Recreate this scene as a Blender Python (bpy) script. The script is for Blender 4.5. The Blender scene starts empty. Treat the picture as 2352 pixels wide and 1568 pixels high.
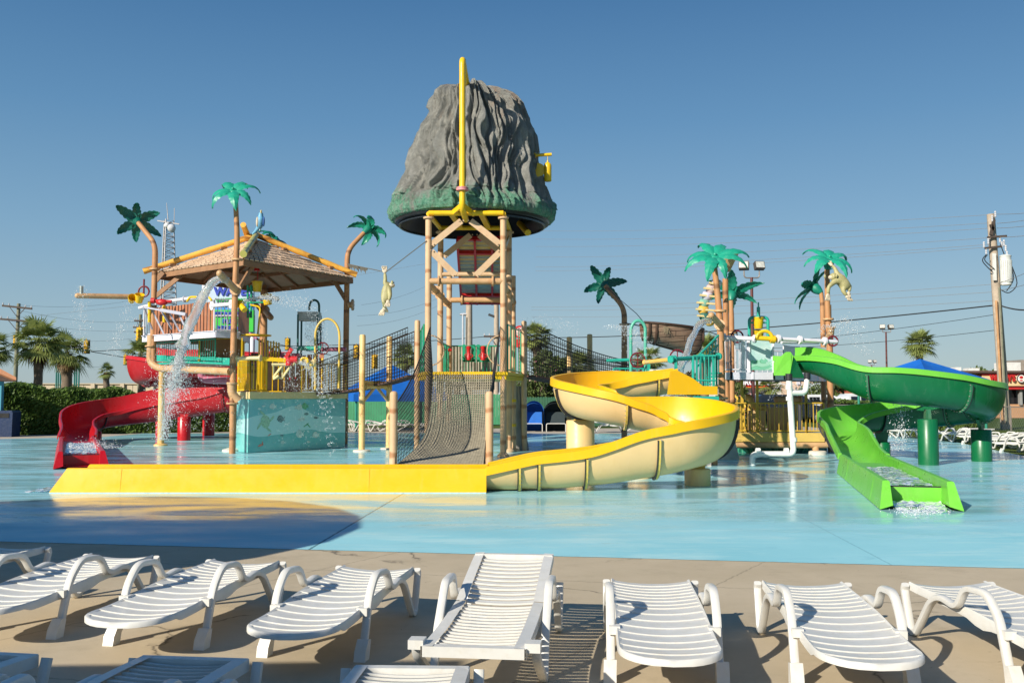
import bpy, bmesh, math, random
from mathutils import Vector, Matrix, noise
R = math.radians
rnd = random.Random(7)
SC = bpy.context.scene
COL = SC.collection
F, CX, CY, H = 2240.0, 1176.0, 784.0, 1.70
PITCH = math.atan(124 / 2240)
_cp, _sp = math.cos(PITCH), math.sin(PITCH)

def ray(x, y):
    a, b = (x - CX) / F, (CY - y) / F
    return Vector((a, _cp - b * _sp, _sp + b * _cp))
def P(x, y, d):
    r = ray(x, y); t = d / r.y
    return Vector((r.x * t, d, H + r.z * t))
def G(x, y, z=0.0):
    r = ray(x, y); t = (z - H) / r.z
    return Vector((r.x * t, r.y * t, z))
def X(x, d, z=1.0):
    """world x of picture column x at depth d (height matters little)"""
    lo = ray(x, 784); yy = d
    # depth along optical axis for a point at depth d and height z
    ax = d * _cp + (z - H) * _sp
    return (x - CX) / F * ax
def Z(y, d):
    return P(CX, y, d).z
def V(*a): return Vector(a)

# ------------------------------------------------------------ mesh builder
class MB:
    def __init__(s): s.v = []; s.f = []; s.m = []; s.cur = 0
    def add(s, vs, fs):
        o = len(s.v); s.v += [Vector(q) for q in vs]
        for f in fs: s.f.append([i + o for i in f]); s.m.append(s.cur)
        return s
    def box(s, c, size, rz=0, rot=None):
        c = Vector(c); hx, hy, hz = [q / 2 for q in size]
        m = rot if rot is not None else Matrix.Rotation(rz, 3, 'Z')
        vs = [c + m @ Vector((a * hx, b * hy, e * hz)) for a in (-1, 1) for b in (-1, 1) for e in (-1, 1)]
        return s.add(vs, [(0,1,3,2),(4,6,7,5),(0,4,5,1),(2,3,7,6),(0,2,6,4),(1,5,7,3)])
    def beam(s, p, q, w, h, up=(0,0,1)):
        p, q = Vector(p), Vector(q); d = (q - p)
        if d.length < 1e-6: return s
        y = d.normalized(); u = Vector(up)
        if abs(y.dot(u)) > .98: u = Vector((0,1,0)) if abs(y.y) < .9 else Vector((1,0,0))
        x = y.cross(u).normalized(); z = x.cross(y)
        m = Matrix((x, y, z)).transposed()
        return s.box((p + q) / 2, (w, d.length, h), rot=m)
    def tube(s, pts, r, n=8, cap=True, closed=False):
        pts = [Vector(p) for p in pts]; k = len(pts)
        rs = list(r) if isinstance(r, (list, tuple)) else [r] * k
        T = []
        for i in range(k):
            a = pts[(i - 1) % k] if (closed or i) else pts[0]
            b = pts[(i + 1) % k] if (closed or i < k - 1) else pts[-1]
            t = b - a
            T.append(t.normalized() if t.length > 1e-9 else Vector((0,0,1)))
        u = Vector((0,0,1)) if abs(T[0].z) < .9 else Vector((1,0,0))
        nrm = (u - T[0] * u.dot(T[0])).normalized()
        vs = []
        for i in range(k):
            nrm = nrm - T[i] * nrm.dot(T[i])
            nrm = nrm.normalized() if nrm.length > 1e-6 else T[i].orthogonal().normalized()
            b = T[i].cross(nrm)
            for j in range(n):
                a = 2 * math.pi * j / n
                vs.append(pts[i] + (nrm * math.cos(a) + b * math.sin(a)) * rs[i])
        fs = []
        for i in range(k if closed else k - 1):
            i2 = (i + 1) % k
            for j in range(n):
                j2 = (j + 1) % n
                fs.append((i*n+j, i*n+j2, i2*n+j2, i2*n+j))
        if cap and not closed:
            fs.append(tuple(range(n))[::-1]); fs.append(tuple((k-1)*n + j for j in range(n)))
        return s.add(vs, fs)
    def lathe(s, prof, c=(0,0,0), n=24, axis=None, cap=True):
        """prof: (r, z) list; axis: direction vector"""
        c = Vector(c)
        q = Vector((0,0,1)).rotation_difference(Vector(axis).normalized()) if axis is not None else None
        vs = []
        for r, z in prof:
            for j in range(n):
                a = 2 * math.pi * j / n
                p = Vector((r * math.cos(a), r * math.sin(a), z))
                if q: p = q @ p
                vs.append(c + p)
        fs = [(i*n+j, i*n+(j+1)%n, (i+1)*n+(j+1)%n, (i+1)*n+j) for i in range(len(prof)-1) for j in range(n)]
        if cap:
            fs.append(tuple(range(n))[::-1]); fs.append(tuple((len(prof)-1)*n + j for j in range(n)))
        return s.add(vs, fs)
    def cyl(s, p, q, r, n=16, r2=None):
        return s.tube([p, q], [r, r if r2 is None else r2], n)
    def ball(s, c, r, n=10, sc=(1,1,1)):
        m = max(4, n // 2); c = Vector(c); vs = []; fs = []
        for i in range(m + 1):
            t = math.pi * i / m
            for j in range(n):
                a = 2 * math.pi * j / n
                vs.append(c + Vector((r*sc[0]*math.sin(t)*math.cos(a), r*sc[1]*math.sin(t)*math.sin(a), r*sc[2]*math.cos(t))))
        for i in range(m):
            for j in range(n):
                fs.append((i*n+j, i*n+(j+1)%n, (i+1)*n+(j+1)%n, (i+1)*n+j))
        return s.add(vs, fs)
    def prism(s, poly, t):
        """poly: 3D points; t: extrusion vector"""
        t = Vector(t); n = len(poly); poly = [Vector(p) for p in poly]
        return s.add(poly + [p + t for p in poly], [tuple(range(n))[::-1], tuple(range(n, 2*n))] + [(i, (i+1)%n, (i+1)%n+n, i+n) for i in range(n)])
    def grid(s, fn, nu, nv):
        vs = [fn(i / nu, j / nv) for i in range(nu + 1) for j in range(nv + 1)]
        w = nv + 1
        return s.add(vs, [(i*w+j, (i+1)*w+j, (i+1)*w+j+1, i*w+j+1) for i in range(nu) for j in range(nv)])
    def poly(s, pts): return s.add(pts, [tuple(range(len(pts)))])
    def flange(s, c, axis, r, t=.035, bolts=8, n=20):
        """pipe flange with bolt heads"""
        c = Vector(c); a = Vector(axis).normalized()
        s.cyl(c - a*t/2, c + a*t/2, r, n)
        u = a.orthogonal().normalized(); w = a.cross(u)
        for i in range(bolts):
            th = 2*math.pi*i/bolts
            p = c + (u*math.cos(th) + w*math.sin(th)) * r * .84
            s.cyl(p - a*(t/2+.014), p + a*(t/2+.014), r*.07, 6)
        return s
    def build(s, name, mats, parent=None, smooth=True, angle=38, loc=None, recalc=True):
        if not isinstance(mats, (list, tuple)): mats = [mats]
        org = ORG.get(parent.name, Vector()) if parent else (Vector(loc) if loc is not None else Vector())
        me = bpy.data.meshes.new(name)
        me.from_pydata([v - org for v in s.v], [], s.f)
        for m in mats: me.materials.append(m)
        if len(mats) > 1: me.polygons.foreach_set('material_index', s.m)
        if recalc:
            bm = bmesh.new(); bm.from_mesh(me)
            bmesh.ops.recalc_face_normals(bm, faces=bm.faces); bm.to_mesh(me); bm.free()
        if smooth:
            me.shade_smooth()
            if angle < 179: me.set_sharp_from_angle(angle=R(angle))
        me.update()
        o = bpy.data.objects.new(name, me); COL.objects.link(o)
        if parent: o.parent = parent
        else: o.location = org
        ORG[o.name] = org
        return o
ORG = {}

def tag(o, label=None, cat=None, group=None, kind=None):
    if label: o['label'] = label
    if cat: o['category'] = cat
    if group: o['group'] = group
    if kind: o['kind'] = kind
    return o
def thing(name, label, cat, loc=(0,0,0), group=None):
    o = bpy.data.objects.new(name, None); COL.objects.link(o)
    o.location = loc; o.empty_display_size = .2
    ORG[o.name] = Vector(loc)
    return tag(o, label, cat, group)
def copy_tree(o, parent=None):
    c = o.copy(); COL.objects.link(c)
    if parent: c.parent = parent
    for ch in list(o.children): copy_tree(ch, c)
    return c

def catmull(pts, n=8):
    """pts: list of equal-length tuples"""
    out = []; k = len(pts)
    for i in range(k - 1):
        a, b, c, d = pts[max(i-1,0)], pts[i], pts[i+1], pts[min(i+2,k-1)]
        for j in range(n):
            t = j / n
            out.append(tuple(.5*((2*b[q]) + (-a[q]+c[q])*t + (2*a[q]-5*b[q]+4*c[q]-d[q])*t*t + (-a[q]+3*b[q]-3*c[q]+d[q])*t**3) for q in range(len(b))))
    out.append(tuple(pts[-1]))
    return out
def arc_pts(pts, r, n=5):
    """round the corners of a polyline with radius r"""
    pts = [Vector(p) for p in pts]; out = [pts[0]]
    for i in range(1, len(pts) - 1):
        a, b, c = pts[i-1], pts[i], pts[i+1]
        u, w = (a-b), (c-b); rr = min(r, u.length*.45, w.length*.45)
        p0, p1 = b + u.normalized()*rr, b + w.normalized()*rr
        for j in range(n + 1):
            t = j / n
            out.append(p0*(1-t)**2 + b*2*t*(1-t) + p1*t*t)
    out.append(pts[-1])
    return out

# ------------------------------------------------------------ materials
def nt(name):
    m = bpy.data.materials.new(name); m.use_nodes = True
    t = m.node_tree; b = t.nodes['Principled BSDF']
    return m, t, b
def N(t, kind, **kw):
    n = t.nodes.new(kind)
    for k, v in kw.items():
        if k in n.inputs.keys(): n.inputs[k].default_value = v
        else: setattr(n, k, v)
    return n
def mixc(t, fac, a, b, mode='MIX'):
    n = t.nodes.new('ShaderNodeMix'); n.data_type = 'RGBA'; n.blend_type = mode
    for sock, val in ((0, fac), (6, a), (7, b)):
        if isinstance(val, (int, float)): n.inputs[sock].default_value = val
        elif isinstance(val, tuple): n.inputs[sock].default_value = (*val[:3], 1)
        else: t.links.new(val, n.inputs[sock])
    return n.outputs[2]
def math_(t, op, a, b=None, c=None, clamp=False):
    n = t.nodes.new('ShaderNodeMath'); n.operation = op; n.use_clamp = clamp
    for i, v in enumerate((a, b, c)):
        if v is None: continue
        if isinstance(v, (int, float)): n.inputs[i].default_value = v
        else: t.links.new(v, n.inputs[i])
    return n.outputs[0]
def ramp(t, fac, stops, interp='LINEAR'):
    n = t.nodes.new('ShaderNodeValToRGB'); n.color_ramp.interpolation = interp
    e = n.color_ramp.elements
    while len(e) < len(stops): e.new(.5)
    for i, (p, c) in enumerate(stops):
        e[i].position = p; e[i].color = (*c, 1) if isinstance(c, tuple) else (c, c, c, 1)
    t.links.new(fac, n.inputs[0])
    return n.outputs[0]
def noise_(t, scale, detail=4, rough=.55, vec=None, dist=0, stretch=None):
    tc = N(t, 'ShaderNodeTexCoord')
    src = vec or tc.outputs['Object']
    if stretch:
        mp = N(t, 'ShaderNodeMapping'); mp.inputs['Scale'].default_value = stretch
        t.links.new(src, mp.inputs[0]); src = mp.outputs[0]
    n = N(t, 'ShaderNodeTexNoise', Scale=scale, Detail=detail, Roughness=rough, Distortion=dist)
    t.links.new(src, n.inputs['Vector'])
    return n.outputs['Fac']
def bump_(t, b, h, strength=.2, dist=.02):
    n = N(t, 'ShaderNodeBump', Strength=strength, Distance=dist)
    t.links.new(h, n.inputs['Height']); t.links.new(n.outputs[0], b.inputs['Normal'])
_MC = {}
def M(name, col, rough=.5, metal=0., var=.12, scale=3., bump=.0, bscale=60, dirt=None, dirt_amt=.35, spec=.5, sheen=0, coat=0, stretch=None):
    if name in _MC: return _MC[name]
    m, t, b = nt(name)
    lo = tuple(c * (1 - var) for c in col); hi = tuple(min(1, c * (1 + var)) for c in col)
    f = noise_(t, scale, 5, .6, stretch=stretch)
    c = ramp(t, f, [(.3, lo), (.7, hi)])
    if dirt:
        g = noise_(t, scale * 2.3, 8, .7, stretch=stretch)
        g = ramp(t, g, [(.5, 0.), (.72, dirt_amt)])
        c = mixc(t, g, c, dirt)
    t.links.new(c, b.inputs['Base Color'])
    rr = ramp(t, noise_(t, scale * 4, 4), [(.3, max(0, rough - .1)), (.7, min(1, rough + .1))])
    t.links.new(rr, b.inputs['Roughness'])
    b.inputs['Metallic'].default_value = metal
    b.inputs['Specular IOR Level'].default_value = spec
    if coat: b.inputs['Coat Weight'].default_value = coat; b.inputs['Coat Roughness'].default_value = .12
    if bump: bump_(t, b, noise_(t, bscale, 5, .6), bump, .01)
    _MC[name] = m
    return m

def ringed(name, col, ring, rough=.6, gap=1.05, width=.035, var=.12, stain=None, bump=.3):
    """painted steel pole with bamboo-like joint marks every so often"""
    m, t, b = nt(name)
    tc = N(t, 'ShaderNodeTexCoord'); sx = N(t, 'ShaderNodeSeparateXYZ')
    t.links.new(tc.outputs['Object'], sx.inputs[0])
    n1 = noise_(t, 2.2, 5, .6)
    c = ramp(t, n1, [(.3, tuple(q*(1-var) for q in col)), (.7, tuple(q*(1+var) for q in col))])
    if stain:
        c = mixc(t, ramp(t, noise_(t, 1.7, 7, .7, stretch=(1,1,.35)), [(.5, 0.), (.66, .7)]), c, stain)
    w = noise_(t, 5, 2)
    z = math_(t, 'ADD', math_(t, 'DIVIDE', sx.outputs[2], gap), math_(t, 'MULTIPLY', w, .13))
    fr = math_(t, 'FRACT', z)
    d = math_(t, 'ABSOLUTE', math_(t, 'SUBTRACT', fr, .5))
    k = ramp(t, d, [(0, 1.), (width, .9), (width*2.2, 0.)])
    c = mixc(t, math_(t, 'MULTIPLY', k, .8), c, ring)
    t.links.new(c, b.inputs['Base Color']); b.inputs['Roughness'].default_value = rough
    bump_(t, b, noise_(t, 70, 5), bump, .01)
    return m
# ------------------------------------------------------------ camera, sun, sky
cam = bpy.data.cameras.new('camera'); co = bpy.data.objects.new('camera', cam); COL.objects.link(co)
co.location = (0, 0, H); co.rotation_euler = (R(90) + PITCH, 0, 0)
cam.lens = F / 2352 * 36; cam.sensor_width = 36; cam.clip_end = 3000; cam.clip_start = .05
SC.camera = co
SUN_EL = R(27); sd = Vector((.67, .74, 0)).normalized() * math.cos(SUN_EL); sd.z = -math.sin(SUN_EL)
sun = bpy.data.lights.new('sun', 'SUN'); so = bpy.data.objects.new('sun', sun); COL.objects.link(so)
so.rotation_euler = sd.to_track_quat('-Z', 'Y').to_euler(); so.location = (-20, -20, 30)
sun.energy = 5.0; sun.angle = R(.55); sun.color = (1, .93, .80)
w = bpy.data.worlds.new('World'); SC.world = w; w.use_nodes = True
wt = w.node_tree; bg = wt.nodes['Background']
sky = wt.nodes.new('ShaderNodeTexSky'); sky.sky_type = 'NISHITA'; sky.sun_disc = False
sky.sun_elevation = SUN_EL; sky.sun_rotation = math.atan2(-sd.x, -sd.y)
sky.air_density = 1.0; sky.dust_density = .25; sky.ozone_density = 2.2; sky.altitude = 0
tcw = wt.nodes.new('ShaderNodeTexCoord'); sxw = wt.nodes.new('ShaderNodeSeparateXYZ'); wt.links.new(tcw.outputs['Generated'], sxw.inputs[0])
SKS = .085
rmp = ramp(wt, sxw.outputs[2], [(0.0, (.36, .465, .51)), (.07, (.305, .455, .555)), (.16, (.205, .385, .56)), (.27, (.110, .275, .485)), (.40, (.045, .165, .365)), (.75, (.035, .12, .30))])
sc_ = wt.nodes.new('ShaderNodeVectorMath'); sc_.operation = 'SCALE'; sc_.inputs['Scale'].default_value = .80 / SKS
wt.links.new(rmp, sc_.inputs[0])
wt.links.new(mixc(wt, .82, sky.outputs[0], sc_.outputs[0]), bg.inputs[0]); bg.inputs[1].default_value = SKS
SC.view_settings.view_transform = 'Standard'; SC.view_settings.look = 'None'
SC.view_settings.exposure = .33; SC.view_settings.gamma = 1
SC.cycles.max_bounces = 8; SC.cycles.transparent_max_bounces = 12
SC.cycles.use_denoising = True
try: SC.cycles.denoiser = 'OPENIMAGEDENOISE'
except Exception: pass
SC.cycles.sample_clamp_indirect = 6

# ------------------------------------------------------------ ground materials
def mat_concrete(name, a, b_, wet=None):
    m, t, b = nt(name)
    c = ramp(t, noise_(t, .5, 8, .65), [(.3, a), (.7, b_)])
    c = mixc(t, ramp(t, noise_(t, 1.7, 6, .7), [(.52, 0.), (.75, .45)]), c, tuple(q*.62 for q in a))
    c = mixc(t, ramp(t, noise_(t, 220, 2, .8), [(.35, 0.), (.8, .35)]), c, tuple(q*1.25 for q in b_))
    c = mixc(t, ramp(t, noise_(t, 9, 4, .8, dist=1), [(.66, 0.), (.72, .5)]), c, tuple(q*.5 for q in a))
    # hairline cracks
    tc = N(t, 'ShaderNodeTexCoord'); v = N(t, 'ShaderNodeTexVoronoi', feature='DISTANCE_TO_EDGE', Scale=.33)
    mp = N(t, 'ShaderNodeMapping'); t.links.new(tc.outputs['Object'], mp.inputs[0])
    wv = N(t, 'ShaderNodeTexNoise', Scale=3., Detail=5); t.links.new(tc.outputs['Object'], wv.inputs['Vector'])
    add = N(t, 'ShaderNodeMixRGB', blend_type='ADD'); add.inputs[0].default_value = .35
    t.links.new(mp.outputs[0], add.inputs[1]); t.links.new(wv.outputs['Color'], add.inputs[2])
    t.links.new(add.outputs[0], v.inputs['Vector'])
    k = ramp(t, v.outputs['Distance'], [(0, 1.), (.0022, .9), (.0045, 0.)])
    k = math_(t, 'MULTIPLY', k, ramp(t, noise_(t, .9, 2), [(.47, 0.), (.55, .8)]))
    c = mixc(t, k, c, (.07, .06, .05))
    sq = N(t, 'ShaderNodeSeparateXYZ'); t.links.new(tc.outputs['Object'], sq.inputs[0])
    wj = math_(t, 'MULTIPLY', noise_(t, 12, 4), .02)
    for off, (ax, ay), per in ((.35, (.62, -.38), 2.6), (.1, (.06, .26), 1.0)):
        jj = math_(t, 'ADD', math_(t, 'ADD', math_(t, 'MULTIPLY', sq.outputs[0], ax/per), math_(t, 'MULTIPLY', sq.outputs[1], ay/per)), off)
        jj = math_(t, 'ABSOLUTE', math_(t, 'SUBTRACT', math_(t, 'FRACT', math_(t, 'ADD', jj, wj)), .5))
        c = mixc(t, math_(t, 'MULTIPLY', ramp(t, jj, [(0, 1.), (.002, 1.), (.004, 0.)]), .45), c, (.12, .10, .07))
    t.links.new(c, b.inputs['Base Color'])
    b.inputs['Roughness'].default_value = .85; b.inputs['Specular IOR Level'].default_value = .25
    bump_(t, b, noise_(t, 160, 6, .7), .35, .004)
    return m
m_patio = mat_concrete('patio_concrete', (.42, .34, .225), (.56, .46, .325))
m_walk = mat_concrete('walk_concrete', (.42, .36, .28), (.52, .45, .36))

def mat_pool():
    m, t, b = nt('pool_paint')
    base = ramp(t, noise_(t, .35, 6, .6), [(.3, (.25, .57, .64)), (.7, (.35, .67, .73))])
    # worn pale streaks and darker puddle edges, drawn out across the deck
    s1 = noise_(t, .9, 8, .7, stretch=(.45, 1.5, 1), dist=.4)
    base = mixc(t, ramp(t, s1, [(.5, 0.), (.64, .6)]), base, (.50, .73, .73))
    s2 = noise_(t, 2.2, 7, .7, stretch=(.3, 1.4, 1), dist=.6)
    base = mixc(t, ramp(t, s2, [(.6, 0.), (.68, .4)]), base, (.20, .47, .56))
    base = mixc(t, ramp(t, noise_(t, 5, 6, .75, stretch=(.35, 1.2, 1)), [(.68, 0.), (.73, .55)]), base, (.55, .58, .5))
    base = mixc(t, ramp(t, noise_(t, 1.6, 6, .7, stretch=(.3, 1.2, 1), dist=.5), [(.64, 0.), (.7, .3)]), base, (.30, .27, .18))
    # saw-cut joint running diagonally from the patio to the yellow trough, and hairline cracks
    tc = N(t, 'ShaderNodeTexCoord'); sp = N(t, 'ShaderNodeSeparateXYZ'); t.links.new(tc.outputs['Object'], sp.inputs[0])
    a, c_ = G(710, 1262), G(925, 1134)
    nx, ny = (c_ - a).y, -(c_ - a).x; L = math.hypot(nx, ny); nx /= L; ny /= L
    wob = math_(t, 'MULTIPLY', math_(t, 'SUBTRACT', noise_(t, 9, 5), .5), .03)
    def line(nx, ny, off, wd):
        dd = math_(t, 'ADD', math_(t, 'MULTIPLY', sp.outputs[0], nx), math_(t, 'MULTIPLY', sp.outputs[1], ny))
        dd = math_(t, 'ABSOLUTE', math_(t, 'ADD', math_(t, 'SUBTRACT', dd, off), wob))
        return ramp(t, dd, [(0, 1.), (wd, 1.), (wd * 2, 0.)])
    k = line(nx, ny, a.x*nx + a.y*ny, .010)
    k2 = line(nx, ny, a.x*nx + a.y*ny + 6.1, .008)
    k3 = line(-ny, nx, a.x*-ny + a.y*nx + 10.5, .008)
    dark = math_(t, 'MAXIMUM', k, math_(t, 'MULTIPLY', math_(t, 'MAXIMUM', k2, k3), .3))
    base = mixc(t, math_(t, 'MULTIPLY', dark, .8), base, (.03, .12, .17))
    t.links.new(base, b.inputs['Base Color'])
    # water film: smooth where wet, rough where it has dried
    r1 = ramp(t, noise_(t, .8, 8, .7, stretch=(.35, 1.3, 1), dist=.5), [(.36, .05), (.47, .16), (.58, .34), (.72, .5)])
    # a dry margin next to the patio, broken up by patches of film
    yy = math_(t, 'ADD', sp.outputs[1], math_(t, 'MULTIPLY', math_(t, 'SUBTRACT', noise_(t, .7, 6, .7, stretch=(.4, 1.2, 1)), .5), 7.5))
    wet = ramp(t, math_(t, 'DIVIDE', yy, 30.), [(.385, .12), (.47, 1.)])
    t.links.new(math_(t, 'ADD', math_(t, 'MULTIPLY', r1, wet), math_(t, 'MULTIPLY', math_(t, 'SUBTRACT', 1., wet), .62)), b.inputs['Roughness'])
    t.links.new(math_(t, 'MULTIPLY', wet, .30), b.inputs['Specular IOR Level'])
    h = math_(t, 'ADD', noise_(t, 9, 5, .7, stretch=(.6, 1.4, 1)), math_(t, 'MULTIPLY', noise_(t, 45, 3), .12))
    bump_(t, b, h, .12, .008)
    return m
m_pool = mat_pool()

def mat_grass():
    m, t, b = nt('grass_ground')
    c = ramp(t, noise_(t, .25, 6, .7), [(.3, (.075, .12, .022)), (.7, (.14, .17, .045))])
    c = mixc(t, ramp(t, noise_(t, 30, 4, .8), [(.4, 0.), (.7, .6)]), c, (.05, .09, .015))
    t.links.new(c, b.inputs['Base Color']); b.inputs['Roughness'].default_value = .95
    b.inputs['Specular IOR Level'].default_value = .1
    bump_(t, b, noise_(t, 25, 6, .8), .8, .05)
    return m
m_grass = mat_grass()
m_asphalt = M('asphalt', (.12, .115, .11), .9, var=.2, scale=1.5, bump=.3, bscale=90)

def flat(name, pts, z, mat, label=None):
    mb = MB(); mb.poly([Vector((p[0], p[1], z)) for p in pts])
    o = mb.build(name, mat, smooth=False, recalc=False)
    o['kind'] = 'structure'
    return o
flat('ground', [(-900, -60), (900, -60), (900, 1400), (-900, 1400)], -.012, m_grass)
near_l, near_r = G(-900, 1219), G(3000, 1322)
flat('patio', [(-60, -12), (60, -12), (near_r.x, near_r.y), (near_l.x, near_l.y)], 0.0, m_patio)
edge = [(-1500, 1012), (-300, 1010), (0, 1008), (240, 1003), (330, 995), (800, 994), (1300, 996), (1950, 991), (2050, 1001), (2200, 1016), (2352, 1047), (2700, 1120)]
pp = [G(*e) for e in edge]
# slab round the pool deck, then grass beyond
flat('walkway', [(near_l.x - 3, near_l.y), *[(p.x * 1.02, p.y * (1.16 if i < 9 else 1.12)) for i, p in enumerate(pp)], (near_r.x + 8, near_r.y)], -.004, m_walk)
jag = []
for i in range(1, 900):
    q = near_r.lerp(near_l, i/900); jag.append((q.x, q.y - .02 + .016*noise.noise(Vector((q.x*2.5, 1, 0))) + .010*noise.noise(Vector((q.x*14, 3, 0)))))
flat('pool_deck', [(near_l.x, near_l.y - .02), *[(p.x, p.y) for p in pp], (near_r.x, near_r.y - .02), *jag], .004, m_pool)
flat('parking_lot', [(-14, 74), (70, 74), (90, 160), (-20, 160)], -.006, m_asphalt)
flat('street', [(-160, 78), (-14, 76), (-14, 92), (-160, 96)], -.006, m_asphalt)
flat('footpath', [(-24, 47.5), (-12, 46.5), (-11.5, 48.5), (-24, 50)], -.002, m_walk)
# ------------------------------------------------------------ white resin loungers
m_resin = M('white_resin', (.645, .63, .59), .38, var=.05, scale=6, dirt=(.52, .47, .36), dirt_amt=.35, bump=.05, bscale=30)
m_foot = M('rubber_foot', (.25, .22, .2), .7)
def side_frame(pts, x, w=.054, t=.044, n=5, r=.07):
    """moulded arm-and-leg loop with a rounded, slightly open section"""
    mb = MB(); path = arc_pts([Vector((x, y, z)) for y, z in pts], r, n)
    k = len(path); sec = []
    for j in range(10):
        a = 2*math.pi*j/10
        sx = math.copysign(abs(math.cos(a))**.6, math.cos(a)) * w/2
        sz = math.copysign(abs(math.sin(a))**.6, math.sin(a)) * t/2
        sec.append((sx, sz))
    vs = []
    for i, p in enumerate(path):
        tv = (path[min(i+1, k-1)] - path[max(i-1, 0)]).normalized()
        up = Vector((1, 0, 0)).cross(tv)
        for sx, sz in sec: vs.append(p + Vector((1,0,0))*sx + up*sz)
    n_ = len(sec)
    fs = [(i*n_+j, i*n_+(j+1)%n_, (i+1)*n_+(j+1)%n_, (i+1)*n_+j) for i in range(k-1) for j in range(n_)]
    fs += [tuple(range(n_))[::-1], tuple((k-1)*n_+j for j in range(n_))]
    mb.add(vs, fs)
    return mb
def slat_bed(surf, y0, y1, ns, hw, gap=.012, th=.012, lobe=None, tilt=.010):
    """slats across between side strips; surf(x,y)->z"""
    mb = MB(); step = (y1 - y0) / ns
    for i in range(ns):
        a, b = y0 + i*step, y0 + (i+1)*step - gap
        def half(y):
            if lobe and y < lobe[0]:
                q = (lobe[0] - y) / (lobe[0] - lobe[1]); return hw * max(.02, (1 - q**2.6)) ** .42
            return hw
        def fn(u, v, top=True):
            y = a + (b - a)*v
            x = half(y) * (2*u - 1)
            z = surf(x, y) - (tilt*(v-.3))   # each slat pitched a little
            return Vector((x, y, z))
        ny = 6 if (lobe and a < lobe[0]) else 2
        mb.grid(lambda u, v: fn(u, v), 14, ny)
        mb.grid(lambda u, v: fn(u, v) - Vector((0,0,th)), 14, ny)
        for v in (0, 1):
            mb.grid(lambda u, q, v=v: fn(u, v) - Vector((0,0,th*q)), 14, 1)
        # closing rim at both ends of the slat
        for u in (0, 1):
            mb.grid(lambda s_, q, u=u: fn(u, s_) - Vector((0,0,th*q)), ny, 1)
    return mb
def rail_skirt(surf, y0, y1, hw, drop=.055, n=26, lobe=None):
    mb = MB()
    def half(y):
        if lobe and y < lobe[0]:
            q = (lobe[0] - y) / (lobe[0] - lobe[1]); return hw * max(.0, (1 - q**2.6)) ** .42
        return hw
    ys = [y0 + (y1-y0)*(i/n)**(1.7 if lobe else 1) for i in range(n+1)]
    loop = [(-half(y), y) for y in reversed(ys)] + [(half(y), y) for y in ys]
    k = len(loop); vs = []
    for (x, y) in loop:
        z = surf(x, y)
        dn = drop * (.62 if (lobe and y < lobe[0]) else 1) + (.035*math.exp(-((y-.0)/.12)**2) if lobe else 0)
        s = 1 if x >= 0 else -1
        out = .012
        for (dx, dz) in ((-.012, -.004), (out*.4, .003), (out, -.006), (out, -dn), (-.004, -dn)):
            vs.append(Vector((x + s*dx if abs(x) > .02 else x, y - (dx if lobe and y < lobe[0] else 0), z + dz)))
    for i in range(k - 1):
        for j in range(4):
            mb.f.append([i*5+j, (i+1)*5+j, (i+1)*5+j+1, i*5+j+1]); mb.m.append(0)
    mb.v = vs
    return mb
def lounger_curved():
    root = thing('sun_lounger', 'x', 'lounger')
    def surf(x, y):
        return .315 + .022*math.sin((y+.2)*3.6) + .055*max(0, (y-.25)/.7)**1.2 - .028*(1-(x/.29)**2)
    lobe = (-.72, -.985)
    slat_bed(surf, -.98, .16, 8, .275, gap=.003, lobe=lobe, tilt=.0065).build('seat', m_resin, root, angle=50)
    slat_bed(surf, .166, .95, 8, .275, gap=.003, tilt=.0065).build('backrest', m_resin, root, angle=50)
    rail_skirt(surf, -.985, .965, .278, lobe=lobe).build('side_rail', m_resin, root, angle=60)
    for s in (-1, 1):
        fr = side_frame([(-.44, .0), (-.42, .07), (-.375, .09), (-.28, .37), (-.15, .492), (.10, .475), (.21, .325), (.42, .355), (.56, .30), (.80, .02), (.87, .02), (.965, .30), (.945, .335)], s*.322)
        o = fr.build('arm_frame', m_resin, root)
        ft = MB(); ft.prism([(s*.33-.038, -.50, 0), (s*.33-.038, -.41, 0), (s*.33-.034, -.385, .12), (s*.33-.034, -.435, .13), (s*.33-.038, -.485, .06)], (.076, 0, 0)); ft.build('leg', m_resin, root)
        cl = MB(); cl.box((s*.30, -.33, .285), (.07, .07, .05))
        cl.build('bracket', m_resin, root)
    return root
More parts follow.
